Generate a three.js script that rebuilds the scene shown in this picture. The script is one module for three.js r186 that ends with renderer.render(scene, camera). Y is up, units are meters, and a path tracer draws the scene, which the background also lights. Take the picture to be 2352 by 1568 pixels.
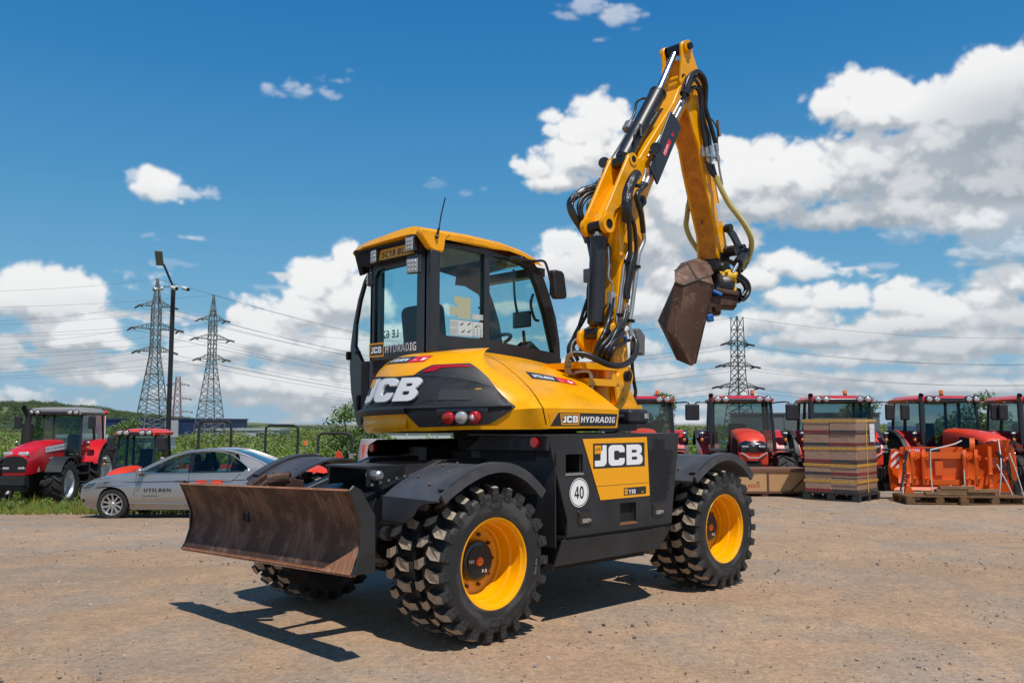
import * as THREE from 'three';
import { mergeGeometries, mergeVertices, toCreasedNormals } from 'three/addons/utils/BufferGeometryUtils.js';
import { RoundedBoxGeometry } from 'three/addons/geometries/RoundedBoxGeometry.js';

// ---------------------------------------------------------------- camera, light, exposure
const scene = new THREE.Scene();
const EYE = new THREE.Vector3(-4.0864, 1.4282, 5.5192);       // the photographer stands behind and to the right of the machine
const YAW = -0.791755, PITCH = 0.093344;
const camera = new THREE.PerspectiveCamera(42.3, 1024 / 682, 0.05, 6000);
camera.position.copy(EYE);
camera.lookAt(EYE.x + Math.cos(YAW) * Math.cos(PITCH), EYE.y + Math.sin(PITCH), EYE.z + Math.sin(YAW) * Math.cos(PITCH));
scene.add(camera);

const renderer = new THREE.WebGLRenderer({ antialias: true });
renderer.toneMapping = THREE.LinearToneMapping;
renderer.toneMappingExposure = 1.0;
renderer.shadowMap.enabled = true;

const SUN = new THREE.Vector3(-0.14, 1, 0.44).normalize();
const sun = new THREE.DirectionalLight(new THREE.Color(1, 0.955, 0.89), 3.9);
sun.position.copy(SUN).multiplyScalar(60);
sun.castShadow = true;
sun.shadow.mapSize.set(4096, 4096);
Object.assign(sun.shadow.camera, { left: -40, right: 40, top: 40, bottom: -40, near: 1, far: 160 });
scene.add(sun, sun.target);

// ---------------------------------------------------------------- noise
let seed = 12345;
const rnd = () => { seed = (seed * 1664525 + 1013904223) >>> 0; return seed / 4294967296; };
const rr = (a, b) => a + (b - a) * rnd();
const reseed = (n) => { seed = n >>> 0; };
const PERM = new Uint8Array(512);
{ const p = [...Array(256).keys()]; for (let i = 255; i > 0; i--) { const j = Math.floor(rnd() * (i + 1)); [p[i], p[j]] = [p[j], p[i]]; } for (let i = 0; i < 512; i++) PERM[i] = p[i & 255]; }
const lerp = (a, b, t) => a + (b - a) * t;
const clamp = (x, a = 0, b = 1) => (x < a ? a : x > b ? b : x);
const sstep = (a, b, x) => { const t = clamp((x - a) / (b - a)); return t * t * (3 - 2 * t); };
function grad3(h, x, y, z) { h &= 15; const u = h < 8 ? x : y, v = h < 4 ? y : h === 12 || h === 14 ? x : z; return ((h & 1) ? -u : u) + ((h & 2) ? -v : v); }
function noise3(x, y, z) {
  const X = Math.floor(x), Y = Math.floor(y), Z = Math.floor(z); x -= X; y -= Y; z -= Z;
  const u = x * x * x * (x * (x * 6 - 15) + 10), v = y * y * y * (y * (y * 6 - 15) + 10), w = z * z * z * (z * (z * 6 - 15) + 10), i = X & 255, j = Y & 255, k = Z & 255;
  const A = PERM[i] + j, B = PERM[i + 1] + j, AA = PERM[A & 255] + k, AB = PERM[(A + 1) & 255] + k, BA = PERM[B & 255] + k, BB = PERM[(B + 1) & 255] + k;
  return lerp(lerp(lerp(grad3(PERM[AA & 255], x, y, z), grad3(PERM[BA & 255], x - 1, y, z), u), lerp(grad3(PERM[AB & 255], x, y - 1, z), grad3(PERM[BB & 255], x - 1, y - 1, z), u), v),
    lerp(lerp(grad3(PERM[(AA + 1) & 255], x, y, z - 1), grad3(PERM[(BA + 1) & 255], x - 1, y, z - 1), u), lerp(grad3(PERM[(AB + 1) & 255], x, y - 1, z - 1), grad3(PERM[(BB + 1) & 255], x - 1, y - 1, z - 1), u), v), w);
}
// 2D noise that repeats after p cells
function pnoise(x, y, p, s = 0) {
  const X = Math.floor(x), Y = Math.floor(y), fx = x - X, fy = y - Y, u = fx * fx * (3 - 2 * fx), v = fy * fy * (3 - 2 * fy), m = (a) => { a %= p; return a < 0 ? a + p : a; };
  const x0 = m(X), x1 = m(X + 1), y0 = m(Y) + s * 11, y1 = m(Y + 1) + s * 11, s7 = s * 37, a = PERM[(x0 + s7) & 255], b = PERM[(x1 + s7) & 255], p0 = PERM[(a + y0) & 255], p1 = PERM[(b + y0) & 255], p2 = PERM[(a + y1) & 255], p3 = PERM[(b + y1) & 255], t0 = p0 + (p1 - p0) * u;
  return (t0 + (p2 + (p3 - p2) * u - t0) * v) / 255;
}
function pfbm(u, v, p, oct, s = 0) { let a = 0, w = 0.5, t = 0; for (let i = 0; i < oct; i++) { a += w * pnoise(u * p, v * p, p, s + i); t += w; w *= 0.55; p *= 2; } return a / t; }

// ---------------------------------------------------------------- sky: air and clouds for every direction
{
  const W = 4096, H = 2048, half = H / 2, D = new Float32Array(W * half), Hh = new Float32Array(W * half), S = new Float32Array(W * half), O = new Float32Array(W * half).fill(1);
  const px = (x, y) => { // photograph position -> azimuth (from the camera's heading) and elevation, degrees
    const X = (x - 1176) / 2026.4, Y = -(y - 784) / 2026.4, c = Math.cos(PITCH), s = Math.sin(PITCH), f = c - Y * s, u = s + Y * c;
    return [Math.atan2(X, f) * 57.29578, Math.atan2(u, Math.hypot(X, f)) * 57.29578];
  };
  const blobs = [];
  const add = (x, y, rx, ry, amp = 1, dark = 0) => { const [a, e] = px(x, y), k = 57.29578 / 2026.4; blobs.push([a, e, rx * k * 1.02, ry * k, amp, dark]); };
  // cumulus seen in the frame
  [[105, 682, 118, 66], [60, 650, 66, 48], [150, 655, 60, 45], [203, 668, 42, 38], [20, 690, 60, 50], [175, 775, 92, 40], [215, 755, 40, 36], [130, 790, 50, 22], [255, 790, 55, 22], [235, 872, 72, 28, 0.8], [60, 905, 60, 20, 0.5],
    [362, 428, 58, 46, 0.75], [345, 405, 26, 28, 0.7], [300, 405, 20, 22, 0.35], [425, 442, 50, 20, 0.45], [330, 540, 26, 12, 0.3], [440, 547, 36, 9, 0.45], [408, 606, 40, 10, 0.18],
    [690, 207, 70, 20, 0.4], [640, 214, 40, 12, 0.3], [770, 186, 55, 10, 0.3], [810, 163, 22, 6, 0.2], [1300, 30, 40, 26, 0.3], [1335, 14, 40, 20, 0.35], [1425, 42, 48, 20, 0.38], [1455, 68, 18, 7, 0.2], [1375, 91, 20, 6, 0.28], [1075, 442, 26, 10, 0.22], [1110, 434, 18, 8, 0.22], [1000, 425, 24, 10, 0.15],
    [800, 600, 44, 46], [755, 640, 70, 62], [720, 665, 60, 50], [700, 720, 110, 62], [800, 690, 90, 80], [600, 745, 60, 40], [545, 728, 28, 22], [585, 780, 110, 45], [500, 800, 90, 40], [440, 820, 50, 34], [690, 800, 130, 50], [780, 800, 90, 60], [560, 880, 130, 42], [690, 890, 130, 46], [800, 900, 90, 40], [640, 660, 60, 9, 0.25],
    [1355, 300, 92, 66], [1400, 280, 60, 45], [1268, 268, 34, 24, 0.8], [1262, 300, 22, 20, 0.6], [1320, 370, 110, 60], [1235, 388, 52, 30, 0.8], [1200, 380, 26, 14, 0.6], [1300, 420, 80, 30, 0.8], [1460, 370, 110, 90], [1520, 430, 100, 80], [1300, 560, 60, 42, 0.7, 0.2], [1290, 610, 80, 46, 0.8, 0.2], [1400, 600, 130, 80, 0.8, 0.3], [1520, 560, 100, 70, 0.7, 0.3],
    [1915, 240, 52, 58], [1945, 205, 44, 36], [1985, 260, 80, 66], [2065, 262, 80, 56], [2050, 215, 40, 26], [2150, 250, 100, 62, 1, 0.3], [2230, 200, 70, 48, 1, 0.2], [2300, 180, 90, 60, 1, 0.25], [2345, 130, 26, 40, 0.6], [2260, 270, 130, 90, 1, 0.9], [2330, 340, 130, 110, 1, 1], [2160, 330, 120, 70, 1, 0.5],
    [1690, 350, 60, 40], [1760, 345, 60, 42], [1830, 370, 80, 46], [1720, 400, 110, 66], [1850, 420, 140, 80], [1990, 390, 150, 90, 1, 0.35], [2120, 420, 150, 80, 1, 0.7], [2280, 420, 150, 70, 1, 0.8], [1760, 480, 150, 46, 0.9, 0.5], [1930, 500, 170, 40, 0.9, 0.6], [2100, 480, 160, 50, 0.9, 0.5], [2250, 510, 130, 60, 0.6, 0.1], [2300, 570, 110, 50, 0.4], [2080, 540, 60, 30, 0.3], [2050, 610, 60, 8, 0.25],
    [1790, 605, 62, 40], [1740, 640, 52, 34], [1850, 625, 50, 24, 0.6], [1820, 690, 60, 32], [1900, 690, 44, 36], [1960, 690, 50, 34], [1830, 740, 120, 40, 1, 0.2], [2060, 690, 64, 46], [2110, 705, 70, 44], [2190, 720, 56, 34], [2080, 745, 130, 36, 1, 0.3], [2270, 680, 66, 52, 0.8], [2330, 650, 50, 40, 0.7], [2310, 730, 90, 40, 0.9, 0.5], [1950, 770, 120, 34, 0.8, 0.5], [1620, 770, 100, 44, 0.9, 0.2], [1560, 730, 70, 50, 0.8], [2140, 800, 150, 30, 0.7, 0.6], [1900, 830, 150, 26, 0.6, 0.3], [2250, 850, 120, 24, 0.5, 0.4], [2140, 655, 60, 12, 0.3], [1460, 800, 90, 40, 0.6, 0.3], [1330, 760, 60, 40, 0.6, 0.2],
    [1560, 480, 120, 80], [1450, 490, 110, 70, 1, 0.2], [1630, 440, 90, 70], [1640, 560, 110, 60, 0.8, 0.4], [1570, 650, 120, 56, 0.8, 0.3], [1480, 700, 100, 50, 0.8, 0.2], [1500, 860, 150, 28, 0.8, 0.5], [1740, 868, 160, 26, 0.8, 0.5], [1990, 880, 170, 28, 0.8, 0.6], [2240, 890, 150, 26, 0.8, 0.6], [1650, 820, 120, 26, 0.8, 0.3], [2050, 820, 130, 24, 0.8, 0.5], [1370, 850, 90, 30, 0.8, 0.4], [1860, 780, 120, 30, 0.9, 0.4], [2280, 790, 120, 34, 0.8, 0.6],
  ].forEach((b) => add(...b));
  // the same weather all round: cumulus heaps beyond the frame
  reseed(77);
  for (let i = 0; i < 46; i++) {
    const a = 36 + rnd() * 288, e = 3 + 26 * Math.pow(rnd(), 1.3), w = rr(3, 6.5) * (0.7 + e / 60), n = 4 + Math.floor(rnd() * 4);
    for (let k = 0; k < n; k++) blobs.push([a + rr(-1, 1) * w, e + rr(-0.15, 0.35) * w, w * rr(0.45, 0.8), w * rr(0.28, 0.42), rr(0.7, 1), rnd() < 0.4 ? rr(0, 0.6) : 0]);
  }
  const bins = [...Array(72)].map(() => []);
  blobs.forEach((b) => { for (let k = 0; k < 72; k++) { let d = Math.abs(((k * 5 + 2.5 - b[0]) % 360 + 540) % 360 - 180); if (d < b[2] * 1.7 + 3.2) bins[k].push(b); } });
  const camAz = YAW;
  for (let r = 0; r < half; r++) {
    const el = (r + 0.5) / half * 90, ce = Math.cos(el / 57.29578), se = Math.sin(el / 57.29578);
    for (let c = 0; c < W; c++) {
      const phi = ((c + 0.5) / W - 0.5) * 2 * Math.PI, i = r * W + c, x = Math.cos(phi) * ce, z = Math.sin(phi) * ce;
      if (el > 62) { D[i] = -1; continue; }
      const az = (((phi - camAz) * 57.29578) % 360 + 360) % 360;
      let m = -0.75, dark = 0, ws = 1e-4, hh = 0, cap = 1e-4, cw = 1e-4;
      for (const b of bins[Math.floor(az / 5) % 72]) {
        let dx = az - b[0]; dx = ((dx + 540) % 360 + 360) % 360 - 180; let dy = el - b[1];
        const q = Math.sqrt((dx / b[2]) ** 2 + (dy < 0 ? (dy / b[3] * 1.35) ** 2 : (dy / b[3]) ** 2));
        if (q > 1.75) continue;
        const f = (0.5 + 0.5 * b[4]) * (1.08 - q), w = Math.max(0, 1.3 - q) ** 2 * b[4];
        if (f > m) m = f;
        { const k = Math.max(0, 1.5 - q) ** 3; cap += k * b[4]; cw += k; }
        ws += w; dark += w * b[5]; hh += w * clamp(0.5 + dy / b[3] * 0.5);
      }
      const low = sstep(9.5, 2.5, el);
      if (low > 0) { // shallow banks of cloud towards the horizon
        const n = noise3(x * 9 + 3, se * 46 + 5, z * 9) * 0.65 + noise3(x * 23, se * 100 + 9, z * 23) * 0.35 + noise3(x * 60, se * 210 + 9, z * 60) * 0.14;
        const f = n * 1.25 + low * 0.5 - 0.42; if (f > m) { const w = Math.max(0, f) * 1.2; m = f; cap += 4 * w; cw += 4 * w; ws += w; dark += w * (0.62 + 0.5 * noise3(x * 17 + 40, se * 70, z * 17)); hh += w * 0.45; }
      }
      if (m > -0.7) {
        let F = 13, a = 1, bl = 0;
        for (let o = 0; o < 7; o++) { const v = noise3(x * F + 7.3 * o, se * F * 1.15 + 3.1, z * F + 1.7 * o); bl += a * (Math.abs(v) * 1.9 - 0.42) + a * v * 0.35; F *= 2.07; a *= 0.6; }
        const cp = cap / cw, thin = 1 - Math.min(1, cp * 1.35); D[i] = m * 1.15 + bl * (0.5 + 0.4 * thin); if (thin > 0) D[i] += thin * (0.9 * noise3(x * 40 + se * 30, se * 150, z * 40) + 0.5 * noise3(x * 110, se * 330, z * 110) - 0.1);
      } else D[i] = m;
      O[i] = cap / cw;
      S[i] = dark / ws; Hh[i] = ws > 0.01 ? hh / ws : 0.5;
    }
  }
  const data = new Float32Array(W * H * 4), white = [0.93, 0.925, 0.92], grey = [0.34, 0.395, 0.455];
  const air = [[0, 0.33, 0.47, 0.585], [4, 0.26, 0.475, 0.635], [9, 0.15, 0.385, 0.61], [15, 0.08, 0.295, 0.555], [22, 0.036, 0.213, 0.495], [30, 0.017, 0.158, 0.43], [45, 0.014, 0.115, 0.33], [90, 0.014, 0.10, 0.28]];
  for (let r = 0; r < half; r++) {
    const el = (r + 0.5) / half * 90; let k = 0; while (k < air.length - 2 && el > air[k + 1][0]) k++;
    const t = (el - air[k][0]) / (air[k + 1][0] - air[k][0]), blue = [1, 2, 3].map((j) => lerp(air[k][j], air[k + 1][j], t));
    for (let c = 0; c < W; c++) {
      const i = r * W + c, up = D[Math.min(half - 1, r + 5) * W + c], up2 = D[Math.min(half - 1, r + 16) * W + c], up3 = D[Math.min(half - 1, r + 34) * W + c], side = D[r * W + ((c + 7) % W)], d = D[i], al = sstep(-0.08, lerp(0.7, 0.36, sstep(0.3, 0.8, O[i])), d) * sstep(0.0, 0.75, O[i]);
      const rel = clamp(0.46 + (d - up) * 0.6 + (d - up2) * 0.75 + (d - up3) * 0.6 + (d - side) * 0.4, 0, 1), thick = sstep(0.05, 0.5, d);
      const lit = clamp((0.04 + rel * 0.7 + 0.42 * sstep(0.15, 0.8, Hh[i]) + 0.12 * (1 - thick)) * (1 - 0.55 * clamp(S[i])) - 0.12 * clamp(S[i]));
      const far = sstep(12, 1, el) * 0.3, o = ((r + half) * W + c) * 4;
      for (let j = 0; j < 3; j++) { let cl = lerp(grey[j], white[j], lit); cl = lerp(cl, [0.5, 0.55, 0.6][j], far); data[o + j] = lerp(blue[j], cl, al * 0.97); }
      data[o + 3] = 1;
    }
  }
  for (let r = 0; r < half; r++) for (let c = 0; c < W; c++) { const o = (r * W + c) * 4; data[o] = 0.3; data[o + 1] = 0.3; data[o + 2] = 0.29; data[o + 3] = 1; }
  const tex = new THREE.DataTexture(data, W, H, THREE.RGBAFormat, THREE.FloatType);
  tex.mapping = THREE.EquirectangularReflectionMapping; tex.magFilter = THREE.LinearFilter; tex.needsUpdate = true;
  scene.background = tex; scene.environment = tex;
}

// ---------------------------------------------------------------- geometry helpers
const V = (x, y, z) => new THREE.Vector3(x, y, z);
const v3 = (a) => (a.isVector3 ? a : new THREE.Vector3(a[0], a[1], a[2]));
function norm(g) { if (g.index) g = g.toNonIndexed(); if (!g.attributes.normal) g.computeVertexNormals(); if (!g.attributes.uv) g.setAttribute('uv', new THREE.BufferAttribute(new Float32Array(g.attributes.position.count * 2), 2)); for (const k of Object.keys(g.attributes)) if (!['position', 'normal', 'uv', 'color'].includes(k)) g.deleteAttribute(k); g.morphAttributes = {}; return g; }
function merge(list) { const l = list.flat(9).filter(Boolean).map(norm); if (l.length === 1) return l[0]; const col = l.some((g) => g.attributes.color); if (col) l.forEach((g) => { if (!g.attributes.color) g.setAttribute('color', new THREE.BufferAttribute(new Float32Array(g.attributes.position.count * 3).fill(1), 3)); }); return mergeGeometries(l, false); }
function M(name, geo, mat, parent, at) {
  const g = Array.isArray(geo) ? merge(geo) : geo, m = new THREE.Mesh(g, mat);
  m.name = name; m.castShadow = m.receiveShadow = true; if (at) m.position.set(...at);
  parent.add(m); return m;
}
const used = {};
function numbered(n) { const k = used[n] = (used[n] ?? -1) + 1; return k ? n + '_' + String(k).padStart(3, '0') : n; }
function thing(name, label, category, pos = [0, 0, 0], turn = 0, group) { const o = new THREE.Group(); o.name = numbered(name); o.position.set(...pos); o.rotation.y = turn; o.userData = { label, category }; if (group) o.userData.group = group; scene.add(o); return o; }
function one(name, geo, mat, label, category, group, pos) { const m = M(numbered(name), geo, mat, scene, pos); m.userData = { label, category }; if (group) m.userData.group = group; return m; }
function setting(name, geo, mat, kind = 'structure', label) { const m = M(numbered(name), geo, mat, scene); m.userData = { kind }; if (label) m.userData.label = label; return m; }
const xf = (g, x = 0, y = 0, z = 0, rx = 0, ry = 0, rz = 0) => { if (rx) g.rotateX(rx); if (ry) g.rotateY(ry); if (rz) g.rotateZ(rz); return g.translate(x, y, z); };
const B = (w, h, d, x = 0, y = 0, z = 0, rx = 0, ry = 0, rz = 0) => xf(new THREE.BoxGeometry(w, h, d), x, y, z, rx, ry, rz);
const RB = (w, h, d, r, x = 0, y = 0, z = 0, rx = 0, ry = 0, rz = 0) => xf(new RoundedBoxGeometry(w, h, d, 2, Math.min(r, w / 2.01, h / 2.01, d / 2.01)), x, y, z, rx, ry, rz);
const SP = (r, x, y, z, sx = 1, sy = 1, sz = 1, n = 14) => new THREE.SphereGeometry(r, n, Math.ceil(n * 0.7)).scale(sx, sy, sz).translate(x, y, z);
function CY(a, b, r0, r1 = r0, n = 14, open = false) {
  a = v3(a); b = v3(b); const d = b.clone().sub(a), g = new THREE.CylinderGeometry(r1, r0, d.length(), n, 1, open);
  return g.applyQuaternion(new THREE.Quaternion().setFromUnitVectors(V(0, 1, 0), d.clone().normalize())).translate((a.x + b.x) / 2, (a.y + b.y) / 2, (a.z + b.z) / 2);
}
function RING(a, b, R, r, n = 20) { // a thick ring between two points on its axis
  a = v3(a); b = v3(b); const d = b.clone().sub(a), L = d.length();
  const g = new THREE.LatheGeometry([[r, 0], [R, 0], [R, L], [r, L], [r, 0]].map((p) => new THREE.Vector2(...p)), n);
  return toCreasedNormals(g, 0.6).applyQuaternion(new THREE.Quaternion().setFromUnitVectors(V(0, 1, 0), d.normalize())).translate(a.x, a.y, a.z);
}
const curve = (pts, t = 0.5) => new THREE.CatmullRomCurve3(pts.map(v3), false, 'catmullrom', t);
const TB = (pts, r, n = 8, seg) => new THREE.TubeGeometry(curve(pts), seg ?? Math.max(8, pts.length * 5), r, n, false);
function path(pts) { const s = new THREE.Shape(); pts.forEach((p, i) => (i ? s.lineTo(p[0], p[1]) : s.moveTo(p[0], p[1]))); s.closePath(); return s; }
// an outline in X-Y, drawn out along Z from z0 to z1, with bevelled edges
function EX(pts, z0, z1, bev = 0.006, holes = [], cs = 8) {
  const s = pts instanceof THREE.Shape ? pts : path(pts); holes.forEach((h) => s.holes.push(h instanceof THREE.Path ? h : path(h)));
  const g = new THREE.ExtrudeGeometry(s, { depth: Math.abs(z1 - z0) - 2 * bev, bevelEnabled: bev > 0, bevelThickness: bev, bevelSize: bev, bevelOffset: -bev, bevelSegments: 1, curveSegments: cs });
  return g.translate(0, 0, Math.min(z0, z1) + bev);
}
function rounded(pts, r) { // outline with rounded corners
  const s = new THREE.Shape(), n = pts.length;
  for (let i = 0; i < n; i++) {
    const p = new THREE.Vector2(...pts[i]), a = new THREE.Vector2(...pts[(i + n - 1) % n]), b = new THREE.Vector2(...pts[(i + 1) % n]), R = Array.isArray(r) ? r[i] : r;
    const da = a.clone().sub(p), db = b.clone().sub(p), k = Math.min(R, da.length() * 0.48, db.length() * 0.48), p0 = p.clone().addScaledVector(da.normalize(), k), p1 = p.clone().addScaledVector(db.normalize(), k);
    if (i) s.lineTo(p0.x, p0.y); else s.moveTo(p0.x, p0.y);
    s.quadraticCurveTo(p.x, p.y, p1.x, p1.y);
  }
  s.closePath(); return s;
}
const LA = (pts, n = 32, crease = 0.5) => toCreasedNormals(new THREE.LatheGeometry(pts.map((p) => new THREE.Vector2(p[0], p[1])), n), crease);
const LZ = (pts, n = 32, crease = 0.5) => LA(pts, n, crease).rotateX(Math.PI / 2);   // turned about Z, [radius, z]
// skin over rings of points
function loft(rings, { closed = true, caps = true, crease = 0.7 } = {}) {
  const n = rings[0].length, pos = [], idx = [], uv = [], m = closed ? n : n - 1;
  rings.forEach((r, i) => r.forEach((p, j) => { p = v3(p); pos.push(p.x, p.y, p.z); uv.push(j / m, i / (rings.length - 1)); }));
  for (let i = 0; i < rings.length - 1; i++) for (let j = 0; j < m; j++) { const a = i * n + j, b = i * n + (j + 1) % n, c = a + n, d = b + n; idx.push(a, b, d, a, d, c); }
  if (caps && closed) for (const e of [0, rings.length - 1]) {
    const k = pos.length / 3, c = rings[e].reduce((s, p) => s.add(v3(p)), V(0, 0, 0)).multiplyScalar(1 / n); pos.push(c.x, c.y, c.z); uv.push(0.5, 0.5);
    for (let j = 0; j < n; j++) e ? idx.push(k, e * n + j, e * n + (j + 1) % n) : idx.push(k, (j + 1) % n, j);
  }
  const g = new THREE.BufferGeometry(); g.setAttribute('position', new THREE.Float32BufferAttribute(pos, 3)); g.setAttribute('uv', new THREE.Float32BufferAttribute(uv, 2)); g.setIndex(idx);
  return toCreasedNormals(g, crease);
}
// an outline in (a, b), filled, split finely and carried onto a surface fn(a, b)
function sheet(outline, fn, splits = 3, crease = 0.6, holes = [], uvf) {
  const pts = outline.map((p) => new THREE.Vector2(p[0], p[1])), hs = holes.map((h) => h.map((p) => new THREE.Vector2(p[0], p[1])));
  if (THREE.ShapeUtils.isClockWise(pts)) pts.reverse(); hs.forEach((h) => { if (!THREE.ShapeUtils.isClockWise(h)) h.reverse(); });
  const all = [...pts, ...hs.flat()]; let tri = THREE.ShapeUtils.triangulateShape(pts, hs).map((t) => t.map((i) => [all[i].x, all[i].y]));
  for (let s = 0; s < splits; s++) { const out = []; for (const [a, b, c] of tri) { const m = (p, q) => [(p[0] + q[0]) / 2, (p[1] + q[1]) / 2], ab = m(a, b), bc = m(b, c), ca = m(c, a); out.push([a, ab, ca], [ab, b, bc], [ca, bc, c], [ab, bc, ca]); } tri = out; }
  const pos = [], uv = []; for (const t of tri) for (const p of t) { const q = v3(fn(p[0], p[1])); pos.push(q.x, q.y, q.z); const w = uvf ? uvf(p[0], p[1]) : p; uv.push(w[0], w[1]); }
  const g = new THREE.BufferGeometry(); g.setAttribute('position', new THREE.Float32BufferAttribute(pos, 3)); g.setAttribute('uv', new THREE.Float32BufferAttribute(uv, 2));
  return toCreasedNormals(g, crease);
}
// a rectangular patch of nu x nv cells on a surface fn(u, v), u and v from 0 to 1
function patch(fn, nu = 12, nv = 8, crease = 0.9) {
  const g = new THREE.PlaneGeometry(1, 1, nu, nv), p = g.attributes.position;
  for (let i = 0; i < p.count; i++) { const q = v3(fn(p.getX(i) + 0.5, p.getY(i) + 0.5)); p.setXYZ(i, q.x, q.y, q.z); }
  return toCreasedNormals(g, crease);
}
// texture coordinates in metres, from the side a face points to
function metres(g, s = 1) {
  g = norm(g); const p = g.attributes.position, n = g.attributes.normal, u = g.attributes.uv;
  for (let i = 0; i < p.count; i += 3) {
    let nx = 0, ny = 0, nz = 0; for (let k = 0; k < 3; k++) { nx += Math.abs(n.getX(i + k)); ny += Math.abs(n.getY(i + k)); nz += Math.abs(n.getZ(i + k)); }
    for (let k = 0; k < 3; k++) { const x = p.getX(i + k), y = p.getY(i + k), z = p.getZ(i + k); if (ny >= nx && ny >= nz) u.setXY(i + k, x * s, z * s); else if (nx >= nz) u.setXY(i + k, z * s, y * s); else u.setXY(i + k, x * s, y * s); }
  }
  return g;
}
// ---------------------------------------------------------------- textures
function tex(w, h, fn, srgb = true, rep) {
  const d = new Uint8Array(w * h * 4);
  for (let y = 0; y < h; y++) for (let x = 0; x < w; x++) { const c = fn(x / w, y / h), o = (y * w + x) * 4; if (typeof c === 'number') { d[o] = d[o + 1] = d[o + 2] = clamp(c, 0, 255); } else { d[o] = clamp(c[0], 0, 255); d[o + 1] = clamp(c[1], 0, 255); d[o + 2] = clamp(c[2], 0, 255); } d[o + 3] = 255; }
  const t = new THREE.DataTexture(d, w, h); t.wrapS = t.wrapT = THREE.RepeatWrapping; t.magFilter = THREE.LinearFilter; t.minFilter = THREE.LinearMipmapLinearFilter; t.generateMipmaps = true; if (srgb) t.colorSpace = THREE.SRGBColorSpace; if (rep) t.repeat.set(rep, rep); t.needsUpdate = true; return t;
}
function canvasTex(w, h, draw) { const c = document.createElement('canvas'); c.width = w; c.height = h; const g = c.getContext('2d'); draw(g, w, h); const t = new THREE.CanvasTexture(c); t.colorSpace = THREE.SRGBColorSpace; t.anisotropy = 8; return t; }
const mix3 = (a, b, t) => [lerp(a[0], b[0], t), lerp(a[1], b[1], t), lerp(a[2], b[2], t)];
const std = (o) => new THREE.MeshStandardMaterial(o);
const phy = (o) => new THREE.MeshPhysicalMaterial(o);
const lin = (r, g, b) => new THREE.Color().setRGB(r, g, b);
const print = (t, o = {}) => std({ map: t, roughness: 0.5, ...o });

// ---------------------------------------------------------------- the yard: u metres to the right of the camera, d metres away from it
const YF = V(Math.cos(YAW), 0, Math.sin(YAW)), YR = V(-Math.sin(YAW), 0, Math.cos(YAW));
function groundAt(u, d) {
  const wl = sstep(1.5, -5, u), dl = 0.05 * Math.max(0, d - 8) * sstep(7, 12, d), dr = 0.36 * sstep(18.9, 21, d);
  let y = -(wl * Math.min(dl, 1.3) + (1 - wl) * dr);
  if (d > 32) y -= 2.2 * sstep(32, 120, d);
  return y;
}
const yard = (u, d, y) => [EYE.x + YF.x * d + YR.x * u, y ?? groundAt(u, d), EYE.z + YF.z * d + YR.z * u];
const TOWARD = Math.PI - YAW, ALONG = -YAW - Math.PI / 2, CARWAY = Math.PI / 2 - YAW;

// ---------------------------------------------------------------- ground
const dirtMap = tex(1536, 1536, (u, v) => {
  const a = pfbm(u, v, 4, 5, 1), b = pfbm(u, v, 24, 4, 5), c = pfbm(u, v, 160, 3, 9), e = pnoise(u * 620, v * 620, 620, 3), f = pnoise(u * 300, v * 300, 300, 8);
  let col = mix3([176, 148, 121], [165, 147, 129], sstep(0.4, 0.62, a));
  col = mix3(col, [184, 153, 122], sstep(0.55, 0.72, b) * 0.5);
  const k = 1 + (c - 0.5) * 0.24 + (e - 0.5) * 0.14 + (b - 0.5) * 0.12; col = col.map((x) => x * k);
  if (f > 0.88 && e > 0.5) col = mix3(col, [104, 91, 80], 0.6);
  if (f < 0.12 && e > 0.6) col = mix3(col, [205, 192, 178], 0.7);
  return col;
});
const dirtBump = tex(1024, 1024, (u, v) => 255 * clamp(0.15 + 0.35 * pfbm(u, v, 20, 4, 2) + 0.42 * pfbm(u, v, 140, 3, 6) + 0.22 * (pnoise(u * 520, v * 520, 520, 4) - 0.5)), false);
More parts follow.
